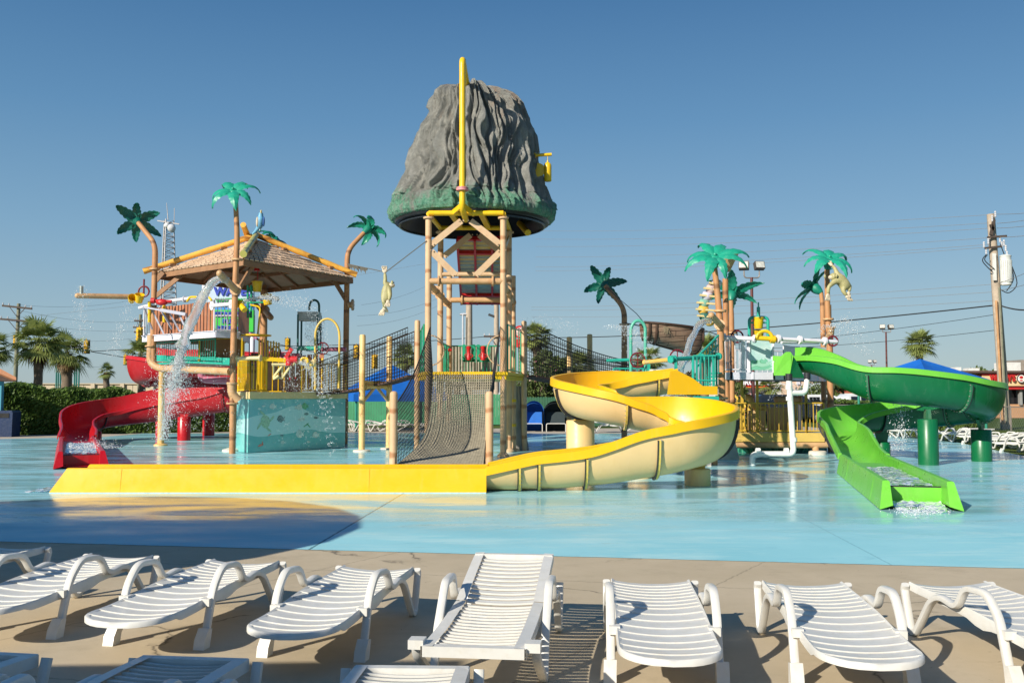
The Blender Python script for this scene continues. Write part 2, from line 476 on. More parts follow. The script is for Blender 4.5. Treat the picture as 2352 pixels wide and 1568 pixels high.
def lounger_square(raise_=0.0, sh=0.0):
    root = thing('sun_lounger', 'x', 'lounger')
    ca, sa = math.cos(raise_), math.sin(raise_)
    def surf(x, y):
        z = .345 + .015*math.sin((y+.1)*3) - .020*(1-(x/.28)**2)
        if y > .12: z += (y - .12) * math.tan(raise_)
        return z
    slat_bed(surf, -.93, .12, 15, .225, gap=.014).build('seat', m_resin, root, angle=50)
    slat_bed(surf, .135, .90, 11, .225, gap=.014).build('backrest', m_resin, root, angle=50)
    fr = MB()
    for (y0, y1) in ((-.985, .122), (.132, .955)):
        for s in (-1, 1):
            fr.grid(lambda u, v: Vector((s*(.222+.068*u), y0+(y1-y0)*v, surf(.28, y0+(y1-y0)*v)+.004*(1-u))), 1, 12)
            fr.grid(lambda u, v: Vector((s*.29, y0+(y1-y0)*v, surf(.28, y0+(y1-y0)*v) - .06*u)), 1, 12)
    ye = -.985
    fr.box((0, -.955, surf(.28, ye)-.028), (.56, .06, .058)); fr.box((0, .93, surf(.28, .93)-.02), (.57, .055, .045))
    fr.build('side_rail', m_resin, root)
    for s in (-1, 1):
        side_frame([(-.90, .35), (-.86, .26), (-.44, .03), (-.38, .03), (-.27-sh*.3, .26), (-.02-sh, .50), (.24-sh, .50), (.31-sh, .34), (.62, .33), (.80, .03), (.86, .03), (.96, .33)], s*.335, r=.05).build('arm_frame', m_resin, root)
        cl = MB(); cl.box((s*.322, -.915, .338), (.085, .095, .05)); cl.build('bracket', m_resin, root)
    return root
GL = 'white loungers in the front row by the pool'
def put(o, lip, head, label, group):
    lip, head = Vector(lip), Vector(head); c = (lip + head) / 2; d = head - lip
    o.location = (c.x, c.y, 0.0); o.rotation_euler = (0, 0, math.atan2(-d.x, d.y))
    tag(o, label, 'lounger', group)
    return o
lc = lounger_curved()
specs = [((-4.78, 7.0), (-4.48, 8.9), 'white lounger cut off by the left edge, foremost row, left of all the others'),
 ((-3.62, 6.5), (-3.33, 8.42), 'white curved lounger whose foot end leaves the left edge of the photo'),
 ((-2.50, 6.22), (-2.19, 8.13), 'white curved lounger, second to the left of the straight-ended raised one'),
 ((-1.38, 5.92), (-1.06, 7.84), 'white curved lounger directly left of the straight-ended raised one'),
 ((.87, 5.35), (1.02, 7.28), 'white curved lounger directly right of the straight-ended raised one'),
 ((1.95, 5.24), (2.12, 7.24), 'white curved lounger, second to the right of the straight-ended raised one'),
 ((3.28, 5.25), (3.17, 7.2), 'white curved lounger cut off by the right edge of the photo, front row')]
for i, (a, b, lab) in enumerate(specs):
    o = lc if i == 0 else copy_tree(lc)
    put(o, a, b, lab, GL)
lr = lounger_square(R(13)); put(lr, (-.21, 5.38), (.02, 7.3), 'white lounger with straight squared end and its finely slatted back slightly raised', GL)
GB = 'shaded white loungers in the row nearest the camera'
lf = lounger_square(0.0, .22)
for i, (a, b, lab) in enumerate([((-3.1, 3.33), (-2.76, 5.28), 'shaded white lounger in the bottom left corner, only its head corner showing'),
        ((-1.86, 3.22), (-1.64, 5.17), 'shaded white lounger head along the bottom edge, left of centre'),
        ((-.56, 3.05), (-.50, 5.0), 'shaded white lounger head along the bottom edge near the centre')]):
    o = lf if i == 0 else copy_tree(lf)
    put(o, a, b, lab, GB)
# far rows: same lounger, smaller in the picture
GF = 'white loungers lined up along the far right edge of the pool'
def far_one(px, py, rz, lab, grp, square=False, up=False):
    o = copy_tree(lr if up else (lf if square else lc)); g = G(px, py)
    o.location = (g.x, g.y, 0); o.rotation_euler = (0, 0, rz); tag(o, lab, 'lounger', grp); return o
def shed_parts(o):
    for c in list(o.children): pass
far_pts = [(2030, 1001), (2062, 1004), (2092, 1006), (2166, 1011), (2196, 1014), (2224, 1016), (2251, 1021), (2300, 1027), (2325, 1032), (2348, 1040)]
for i, (px, py) in enumerate(far_pts):
    names = ['behind the small dark green column', 'second to the left of the tall green column', 'third to the left of the tall green column',
             'first to the right of the tall green column', 'second to the right of the tall green column', 'third to the right of the tall green column',
             'just left of the short green column', 'first to the right of the short green column',
             'second to the right of the short green column', 'farthest right, cut by the photo edge']
    far_one(px, py, R(20 + rnd.uniform(-8, 8)) + math.pi, 'white lounger across the pool, ' + names[i], GF, up=(i % 3 != 0))
GF2 = 'white loungers on the far side by the green fence'
for i, (px, py, lab) in enumerate([(802, 989, 'white lounger by the green fence, right behind the painted box'), (850, 990, 'white lounger by the green fence between two yellow poles'),
        (893, 990, 'white lounger by the green fence behind the second yellow pole'), (930, 989, 'white lounger by the green fence seen through the climbing net'),
        (1410, 993, 'white lounger seen below the yellow slide, beside the teal mural block')]):
    far_one(px, py, R(90 + 20*(i % 2)), lab, GF2, up=True)
# shade canopies outside the frame that throw the two big shadows
def canopy(name, c, hw, hz, rise, m, label, cat, cloth='canopy', group=None, posts=True, zb=0.0, drop=.25, rz=0, sides=4):
    root = thing(name, label, cat, (c[0], c[1], zb), group)
    cx, cy = c; mb = MB(); n = 8
    ro = Matrix.Rotation(rz, 3, 'Z')
    cor = [ro @ Vector((a*hw, b*hw, 0)) for a, b in ([(-1,-1),(1,-1),(1,1),(-1,1)] if sides == 4 else [(math.cos(6.2832*i/sides), math.sin(6.2832*i/sides)) for i in range(sides)])]
    ap = Vector((cx, cy, hz + rise))
    for i in range(sides):
        a, b = cor[i], cor[(i+1) % sides]
        def fn(u, v):
            p = a.lerp(b, u) * v
            return Vector((cx + p.x, cy + p.y, hz + rise*(1-v) - .10*math.sin(math.pi*v)*math.sin(math.pi*u) ))
        mb.grid(fn, 8, 8)
        mb.grid(lambda u, v: Vector((cx + (a.lerp(b,u)).x, cy + (a.lerp(b,u)).y, hz - drop*v)), 8, 1)
    mb.build(cloth, m, root, angle=20)
    if posts:
        for q in cor[::max(1, sides//4)]:
            MB().cyl((cx+q.x*.93, cy+q.y*.93, zb), (cx+q.x*.93, cy+q.y*.93, hz+.02), .06, 12).build('post', m_green_post, root)
    return root
m_green_post = M('green_post_paint', (.02, .22, .15), .45)
m_blue_cloth = M('blue_shade_cloth', (.01, .12, .46), .8, var=.12, scale=1.5, bump=.2, bscale=200, spec=.2)
# ------------------------------------------------------------ fibreglass slides
def frp(name, col, rough=.22, var=.05, stain=None, amt=.25):
    m, t, b = nt(name)
    c = ramp(t, noise_(t, 1.2, 5, .6), [(.3, tuple(q*(1-var) for q in col)), (.7, tuple(min(1, q*(1+var)) for q in col))])
    if stain: c = mixc(t, ramp(t, noise_(t, 1.6, 8, .75, stretch=(1.4, 1.4, .5)), [(.5, 0.), (.72, amt)]), c, stain)
    c = mixc(t, ramp(t, noise_(t, 2.2, 5, .6, stretch=(4.5, 4.5, .18)), [(.56, 0.), (.66, .22)]), c, tuple(min(1, q*.9+.07) for q in col))
    c = mixc(t, ramp(t, noise_(t, 30, 3, .8), [(.70, 0.), (.76, .3)]), c, tuple(q*.45 for q in col))
    t.links.new(c, b.inputs['Base Color'])
    t.links.new(ramp(t, noise_(t, 2.5, 6, .7), [(.35, rough), (.7, min(1, rough+.2))]), b.inputs['Roughness'])
    bump_(t, b, noise_(t, 3.5, 4), .08, .02)
    return m
m_yel = frp('yellow_gelcoat', (.82, .455, .0015), .30, .04, (.74, .44, .03), .25)
m_cream = frp('cream_fibreglass', (.72, .505, .235), .34, .06, (.60, .38, .12), .35)
m_grn = frp('lime_gelcoat', (.15, .50, .045), .24, .06, (.28, .56, .12), .35)
m_grn_d = frp('dark_green_fibreglass', (.003, .125, .042), .26, .06, (.01, .18, .07), .3)
m_red = frp('red_gelcoat', (.47, .006, .012), .24, .07, (.42, .04, .045), .35)
m_red_d = frp('dark_red_fibreglass', (.38, .006, .012), .3, .07, (.40, .03, .04), .3)
m_gasket = M('black_gasket', (.02, .02, .025), .5)
m_bolt = M('bolt_steel', (.45, .42, .36), .4, metal=.6)
m_flY = frp('tan_flange', (.70, .50, .10), .4, .05, (.35, .18, .03), .5)
m_foam = None

def section(hl, hr, w, n=9, flare=0.0):
    """U section, list of (lateral, z) from left rim to right rim; z measured from the floor"""
    out = []
    for s, h in ((-1, hl), (1, hr)):
        half = []
        for i in range(n + 1):
            a = i / n * math.pi / 2
            half.append((s * w * math.sin(a)**.88, h * (1 - math.cos(a)**.82) if i < n else h))
        out.append(half)
    return out[0][::-1] + out[1][1:]

def slide(name, label, cat, pts, m_in, m_out, m_fl, sub=8, joints=(), lip=.13, rim=.06, group=None, w=.46, supports=(), thick=.03, loc=None):
    """pts: (x, y, zfloor, zleft, zright[, w]) along the run"""
    pts = [tuple(p) + ((w,) if len(p) == 5 else ()) for p in pts]
    c = catmull(pts, sub); k = len(c)
    org = loc or (c[0][0], c[0][1], 0)
    root = thing(name, label, cat, org, group)
    fr = []
    for i, p in enumerate(c):
        a, b = c[max(i-1, 0)], c[min(i+1, k-1)]
        t = Vector((b[0]-a[0], b[1]-a[1], 0)).normalized()
        r = Vector((t.y, -t.x, 0))     # to the right of travel
        fr.append((Vector((p[0], p[1], p[2])), t, r, p[3]-p[2], p[4]-p[2], p[5]))
    secs = [section(f[3], f[4], f[5]) for f in fr]; m = len(secs[0])
    def sheet(off, drop=0):
        vs = []
        for f, s in zip(fr, secs):
            for j, (lx, lz) in enumerate(s):
                # outward normal of the section
                a, b = s[max(j-1, 0)], s[min(j+1, m-1)]
                nn = Vector((b[1]-a[1], -(b[0]-a[0]))); nn.normalize() if nn.length else None
                vs.append(f[0] + f[2]*(lx + nn.x*off) + Vector((0,0,lz + nn.y*off)))
        return vs, [(i*m+j, i*m+j+1, (i+1)*m+j+1, (i+1)*m+j) for i in range(k-1) for j in range(m-1)]
    inner = MB(); inner.add(*sheet(0.0)); inner.build('channel', m_in, root, angle=60)
    outer = MB(); outer.add(*sheet(thick)); outer.build('shell', m_out, root, angle=60)
    for side in (0, 1):
        rm = MB(); vs = []
        sg = -1 if side == 0 else 1
        for f, s in zip(fr, secs):
            lx, lz = s[0] if side == 0 else s[-1]
            for (dx, dz) in ((-.004, -.006), (-.002, .012), (.012, .02), (rim, .02), (rim + .018, .008), (rim + .025, -lip), (rim + .008, -lip), (.03, -.012)):
                vs.append(f[0] + f[2]*(lx + sg*dx) + Vector((0,0,lz + dz)))
        q = 8
        fs = [(i*q+j, i*q+(j+1)%q, (i+1)*q+(j+1)%q, (i+1)*q+j) for i in range(k-1) for j in range(q)]
        fs += [tuple(range(q)), tuple((k-1)*q+j for j in range(q))]
        rm.add(vs, fs); rm.build('rim', m_in, root, angle=40)
    for j_ in joints:
        i = int(j_ * (k-1)); f, s = fr[i], secs[i]
        fl = MB(); gk = MB()
        rib = []
        for j, (lx, lz) in enumerate(s):
            a, b = s[max(j-1, 0)], s[min(j+1, m-1)]
            nn = Vector((b[1]-a[1], -(b[0]-a[0]))); nn.normalize()
            rib.append((lx, lz, nn))
        trim = rib[1:-1] if len(rib) > 4 else rib
        def P3(lx, lz, nn, off, t): return f[0] + f[2]*(lx + nn.x*off) + Vector((0,0,lz + nn.y*off)) + f[1]*t
        for (t0, t1, off, tgt) in ((-.05, -.008, .085, fl), (-.008, .008, .094, gk)):
            vs = []
            for (lx, lz, nn) in trim:
                vs += [P3(lx,lz,nn,.02,t0), P3(lx,lz,nn,off,t0), P3(lx,lz,nn,off,t1), P3(lx,lz,nn,.02,t1)]
            kk = len(trim)
            tgt.add(vs, [(i2*4+j, i2*4+(j+1)%4, (i2+1)*4+(j+1)%4, (i2+1)*4+j) for i2 in range(kk-1) for j in range(4)] + [(0,1,2,3), ((kk-1)*4,(kk-1)*4+1,(kk-1)*4+2,(kk-1)*4+3)])
        bo = MB()
        for (lx, lz, nn) in trim:
            bo.box(P3(lx,lz,nn,.055,-.06), (.022,.022,.022))
        fo = fl.build('flange', m_fl, root, smooth=False); gk.build('gasket', m_gasket, fo, smooth=False); o = bo.build('bolts', m_bolt, fo, smooth=False); o['kind'] = 'stuff'
    for (x, y, ztop, r, mc, br) in supports:
        cb = MB(); cb.lathe([(r, 0), (r, ztop-.02), (r-.02, ztop), (0.02, ztop)], (x, y, 0), 32); co_ = cb.build('column', mc, root, angle=50)
        if br:   # saddle plate between column and shell
            b = MB(); (zt, wt, dirv) = br; d = Vector((dirv[0], dirv[1], 0)).normalized(); s_ = Vector((-d.y, d.x, 0))
            poly = [Vector((x,y,0)) + d*a + Vector((0,0,z)) for a, z in ((-.14, ztop), (.14, ztop), (.14, ztop+.04), (wt, zt), (-wt, zt), (-.14, ztop+.04))]
            b.prism([p - s_*.04 for p in poly], s_*.08); b.build('saddle', m_fl, root, smooth=False)
    return root

def runout(root, p0, p1, m_out, m_in, zt=.43, base=.58, top=.50, wall=.07, floor=.07, end_slope=.28, weir=0):
    """straight flat-bottomed finish lane from p0 (upstream) to p1 (open end)"""
    p0, p1 = Vector((*p0, 0)), Vector((*p1, 0)); t = (p1-p0).normalized(); r = Vector((t.y, -t.x, 0)); L = (p1-p0).length
    prof = [(base, .012), (base-.005, .05), (top+.005, zt-.012), (top-.012, zt), (top-.012-wall, zt), (top-.03-wall, zt-.02), (top-.04-wall, floor)]
    for s, nm in ((-1, 'side_wall'), (1, 'side_wall')):
        mb = MB(); vs = []; n = 14
        for i in range(n+1):
            for (lx, z) in prof:
                q = i/n*L
                if i == n: q = L + end_slope*(1 - (z/zt))     # raked end
                vs.append(p0 + t*q + r*s*lx + Vector((0,0,z)))
        m = len(prof)
        mb.add(vs, [(i*m+j, i*m+j+1, (i+1)*m+j+1, (i+1)*m+j) for i in range(n) for j in range(m-1)])
        mb.f.append([n*m+j for j in range(m)]); mb.m.append(0)
        mb.f.append([j for j in range(m)][::-1]); mb.m.append(0)
        # bonded joint seam
        for q in (L-.95, L*.28):
            mb.prism([p0 + t*(q-.012) + r*s*(base-.004+.004) + V(0,0,.02), p0 + t*(q+.012) + r*s*base + V(0,0,.02), p0 + t*(q+.012) + r*s*(top+.008) + V(0,0,zt-.01), p0 + t*(q-.012) + r*s*(top+.008) + V(0,0,zt-.01)], r*s*.004)
        mb.build(nm, m_out, root, angle=25)
    fl = MB(); w = top-.04-wall
    if weir:
        q1 = p1 - t*.42; zf = weir
        wb = MB(); wb.prism([q1 - r*(w+.01) + V(0,0,.02), q1 + r*(w+.01) + V(0,0,.02), q1 + r*(w+.01) + V(0,0,zf+.02), q1 - r*(w+.01) + V(0,0,zf+.02)], t*.03); wb.build('end_board', m_out, root, smooth=False)
        wb = MB(); wb.beam(q1 - r*(w+.005) + V(0,0,zf+.03), q1 + r*(w+.005) + V(0,0,zf+.03), .035, .018); wb.build('edge_strip', m_gasket, root, smooth=False)
        fl.poly([p0 - r*w + V(0,0,zf*.9), p0 + r*w + V(0,0,zf*.9), q1 + r*w + V(0,0,zf), q1 - r*w + V(0,0,zf)])
    fl.poly([p0 - r*w + V(0,0,floor), p0 + r*w + V(0,0,floor), p1 + t*end_slope*.5 + r*w + V(0,0,.04), p1 + t*end_slope*.5 - r*w + V(0,0,.04)])
    fl.build('lane_floor', m_in, root, smooth=False)

# yellow slide ---------------------------------------------------
YP = [(3.62,21.6,1.80,2.26,2.30), (2.9,21.65,1.66,2.12,2.22), (2.35,21.65,1.58,2.02,2.24), (1.8,21.45,1.50,1.95,2.20),
      (1.42,20.95,1.40,1.92,2.12), (1.36,20.5,1.32,1.90,2.04), (1.55,20.02,1.24,1.86,1.94), (1.95,19.68,1.16,1.78,1.80), (2.4,19.62,1.06,1.66,1.60), (2.85,19.66,.95,1.66,1.42), (3.25,19.62,.85,1.66,1.28),
      (3.58,19.38,.74,1.61,1.22), (3.76,18.95,.66,1.53,1.19), (3.75,18.5,.57,1.46,1.17), (3.55,18.05,.48,1.37,1.12), (3.2,17.8,.40,1.27,1.06), (2.8,17.72,.31,1.17,.98),
      (2.3,17.70,.23,1.06,.90), (1.85,17.70,.16,.90,.82), (1.4,17.70,.11,.76,.74), (.95,17.70,.07,.69,.69), (.45,17.70,.045,.635,.64), (.05,17.70,.035,.55,.56), (-.45,17.70,.03,.44,.44)]
ys = slide('yellow_water_slide', 'yellow and cream double-bend water slide ending in a long flat yellow run-out', 'water slide', YP, m_yel, m_cream, m_flY,
     joints=(.03,.13,.235,.34,.45,.57,.72,.84,.915,.955), lip=.14,
     supports=[(3.52,18.62,.32,.245,m_cream,(.62,.36,(1,0))), (1.45,20.75,1.18,.30,m_cream,(1.42,.30,(1,0))), (2.62,20.2,.18,.24,m_cream,None)])
runout(ys, (-.45, 17.70), (-7.80, 17.70), m_yel, m_yel)
mb = MB(); mb.beam((-.45,17.12,.006),( -8.05,17.12,.006),.09,.02); mb.build('footing', M('pale_blue_grout',(.45,.65,.72),.7,var=.2,scale=20), ys, smooth=False)

# green slide ----------------------------------------------------
GP = [(7.45,26.6,2.36,3.0,2.75), (7.75,26.2,2.36,2.98,2.72), (8.1,25.5,2.22,2.78,2.72), (8.5,24.85,1.88,2.50,2.62), (8.95,24.4,1.62,2.38,2.40), (9.5,24.15,1.52,2.30,2.36), (10.2,24.1,1.46,2.24,2.28), (10.9,24.15,1.38,2.18,2.18),
      (11.5,24.35,1.26,2.08,2.05), (12.0,24.8,1.14,2.0,1.98), (12.15,25.4,1.04,1.82,1.90), (11.9,26.0,.96,1.70,1.80), (11.4,26.45,.88,1.62,1.66), (10.8,26.7,.82,1.44,1.56), (10.0,26.75,.76,1.30,1.47),
      (9.3,26.6,.66,1.16,1.40), (8.8,26.2,.56,1.02,1.30), (8.55,25.6,.46,.98,1.16), (8.42,24.9,.36,.94,1.06), (8.26,24.1,.27,.86,.98), (8.08,23.3,.18,.70,.80), (7.90,22.4,.09,.50,.60), (7.68,21.4,.06,.42,.42)]
GP = [(p[0], p[1], p[2], p[4] if i > 99 else p[3], p[4]) for i, p in enumerate(GP)]
gs = slide('green_water_slide', 'green spiral water slide, dark green underneath, ending in a lime run-out', 'water slide', GP, m_grn, m_grn_d, frp('green_flange',(.03,.16,.08),.4,.1,(.15,.1,.04),.5),
     joints=(.19,.335,.45,.52,.64,.75,.86), lip=.12,
     supports=[(10.24,24.1,1.12,.24,m_grn_d,(1.36,.10,(0,1))), (12.15,25.35,.82,.25,m_grn_d,(1.08,.42,(.6,.8))), (10.2,27.0,.42,.22,m_grn_d,(.74,.2,(1,0)))])
runout(gs, (7.66, 21.3), (6.10, 14.75), m_grn, m_grn, zt=.42, weir=.27)

# red slide -------------------------------------------------------
RP = [(-9.0,38.0,2.75,3.4,3.4), (-10.2,38.2,2.62,3.3,3.4), (-11.6,38.1,2.5,3.2,3.5), (-13.6,38.2,2.35,3.10,3.5), (-14.85,39.0,2.2,3.25,3.6), (-14.4,40.3,2.05,2.8,3.2), (-12.9,41.1,1.98,2.62,2.85), (-11.0,41.2,1.9,2.5,2.6),
      (-10.0,41.0,1.8,2.44,2.45), (-9.2,40.2,1.68,2.45,2.3), (-9.0,39.2,1.55,2.4,2.15), (-9.4,38.2,1.4,2.25,2.0), (-10.4,37.7,1.2,2.1,1.92),
      (-11.6,37.8,1.02,2.0,1.76), (-12.8,37.9,.84,1.98,1.56), (-14.0,37.9,.70,1.92,1.36), (-15.1,37.6,.56,1.62,1.12), (-15.8,36.8,.44,1.42,.98), (-15.85,35.8,.32,1.18,.82), (-15.3,34.4,.22,.92,.66), (-14.6,33.0,.12,.66,.54), (-13.95,31.4,.06,.42,.42)]
# the outer bank is on the right of travel for the last bend
RP = [(a,b,c,(e if i > 12 else d),(d if i > 12 else e),.5) for i,(a,b,c,d,e) in enumerate(RP)]
rs = slide('red_water_slide', 'red spiral water slide behind the hut tower, with its open end behind the yellow run-out', 'water slide', RP, m_red, m_red_d, m_red_d,
     joints=(.14,.22,.3,.4,.52,.6,.7,.8,.9), lip=.12,
     supports=[(-14.2,39.7,2.0,.25,m_red,None), (-12.4,37.0,.9,.24,m_red,(1.0,.2,(1,0))), (-12.9,41.6,1.75,.25,m_red,None), (-15.9,37.3,.34,.25,m_red_d,(.5,.3,(1,0)))])
runout(rs, (-13.95, 31.4), (-10.1, 23.0), m_red, m_red, zt=.40, base=.60, weir=.26)

# churning water in the lanes ------------------------------------
def mat_foam():
    m, t, b = nt('foamy_water')
    f = ramp(t, noise_(t, 7, 8, .75), [(.42, .0), (.6, 1.)])
    c = mixc(t, f, (.70, .85, .80), (.92, .93, .92)); t.links.new(c, b.inputs['Base Color'])
    t.links.new(math_(t, 'SUBTRACT', .92, math_(t, 'MULTIPLY', f, .7)), b.inputs['Transmission Weight'])
    b.inputs['Roughness'].default_value = .12; b.inputs['IOR'].default_value = 1.2
    return m
m_foam = mat_foam()
def mat_jet():
    m, t, b = nt('clear_water')
    b.inputs['Base Color'].default_value = (.95, .98, 1, 1)
    b.inputs['Transmission Weight'].default_value = .88; b.inputs['Roughness'].default_value = .08; b.inputs['IOR'].default_value = 1.25
    bump_(t, b, noise_(t, 14, 6, .7), .6, .03)
    return m
m_jet = mat_jet()
m_drop = M('droplet_white', (.92, .95, .97), .1, var=.02); m_drop.node_tree.nodes['Principled BSDF'].inputs['Transmission Weight'].default_value = .35
def water_sheet(name, label, p0, p1, hw, z0, z1, amp=.05, seed=0, nu=60, nv=24):
    p0, p1 = Vector((*p0, 0)), Vector((*p1, 0)); t = (p1-p0); r = Vector((t.y, -t.x, 0)).normalized()
    mb = MB()
    def fn(u, v):
        p = p0 + t*u + r*hw*(2*v-1)
        h = noise.fractal(Vector((p.x*4+seed, p.y*4, 0)), 1, 2.2, 5) 
        h2 = abs(noise.noise(Vector((p.x*9, p.y*9, seed))))
        return p + Vector((0,0,z0 + (z1-z0)*u + amp*h*.8 + amp*h2))
    mb.grid(fn, nu, nv)
    o = mb.build(name, m_foam, recalc=False, angle=180, loc=(p0.x, p0.y, 0))
    return tag(o, label, 'water', kind='stuff')
water_sheet('foam', 'white churning water in the green slide run-out', (7.25, 19.4), (6.32, 15.55), .33, .275, .28, .028, 1)
water_sheet('foam', 'bright green water spilling out of the open end of the green slide', (6.14, 14.95), (6.0, 14.3), .36, .09, .0, .035, 2, 30, 40)
water_sheet('foam', 'white churning water in the red slide run-out', (-12.6, 28.6), (-10.6, 24.1), .36, .30, .27, .07, 3)
water_sheet('foam', 'thin foam spilling at the open end of the yellow run-out', (-8.15, 17.7), (-8.6, 17.7), .5, .03, .0, .02, 4, 20, 30)
# ------------------------------------------------------------ poles and pipework paints
m_post_o = ringed('orange_tan_pole', (.47, .235, .10), (.16, .07, .03), stain=(.36, .13, .04), rough=.6)
m_post_p = ringed('pale_tan_pole', (.61, .395, .225), (.34, .13, .04), stain=(.56, .30, .14), rough=.6, gap=.95)
m_post_y = ringed('yellow_tan_pole', (.78, .52, .22), (.60, .33, .09), stain=(.55, .28, .06), rough=.5, gap=5)
m_tanpipe = M('tan_pipe', (.56, .34, .17), .5, var=.12, scale=2, dirt=(.38, .16, .05), dirt_amt=.6, bump=.15)
m_tealp = M('teal_pipe', (.02, .36, .27), .35, var=.1, dirt=(.06, .25, .18), dirt_amt=.4)
m_tealg = M('green_rail', (.01, .30, .16), .4, var=.1)
m_whitep = M('white_pipe', (.72, .70, .74), .35, var=.05, dirt=(.5, .4, .36), dirt_amt=.35)
m_yelp = M('yellow_steel', (.80, .50, .01), .35, var=.07, dirt=(.50, .25, .02), dirt_amt=.3)
m_redp = M('red_steel', (.50, .012, .015), .38, var=.08)
m_purple = M('mauve_steel', (.42, .12, .26), .4, var=.1)
m_black = M('black_rope', (.012, .012, .012), .8)
m_rope = M('net_rope', (.29, .255, .185), .9, var=.25, scale=8)
m_galv = M('galvanised_sheet', (.42, .45, .42), .38, metal=.75, var=.15, scale=4)
m_beamtan = M('tan_brace', (.58, .40, .24), .5, var=.1, scale=2, dirt=(.48, .22, .08), dirt_amt=.5)

def mat_rock():
    m, t, b = nt('volcano_rock')
    at = N(t, 'ShaderNodeAttribute'); at.attribute_name = 'moss'
    c = ramp(t, noise_(t, 1.6, 8, .7), [(.3, (.23, .235, .22)), (.52, (.41, .405, .37)), (.7, (.62, .60, .54))])
    c = mixc(t, ramp(t, noise_(t, .9, 5, .7, stretch=(1, 1, .6)), [(.58, 0.), (.68, .5)]), c, (.40, .22, .13))
    c = mixc(t, ramp(t, noise_(t, 7, 6, .8), [(.5, 0.), (.7, .6)]), c, (.30, .29, .25))
    g = math_(t, 'MULTIPLY', at.outputs['Fac'], ramp(t, noise_(t, 9, 6, .8), [(.34, .25), (.6, 1.)]))
    c = mixc(t, ramp(t, g, [(.15, 0.), (.6, .95)]), c, ramp(t, noise_(t, 14, 4, .7), [(.3, (.03, .22, .12)), (.7, (.30, .62, .44))]))
    t.links.new(c, b.inputs['Base Color']); b.inputs['Roughness'].default_value = .75; b.inputs['Specular IOR Level'].default_value = .3
    bump_(t, b, math_(t, 'ADD', noise_(t, 9, 8, .75), noise_(t, 40, 4, .8)), 1.0, .10)
    return m
m_rock = mat_rock()
m_under = M('black_liner', (.012, .013, .015), .4, var=.3)

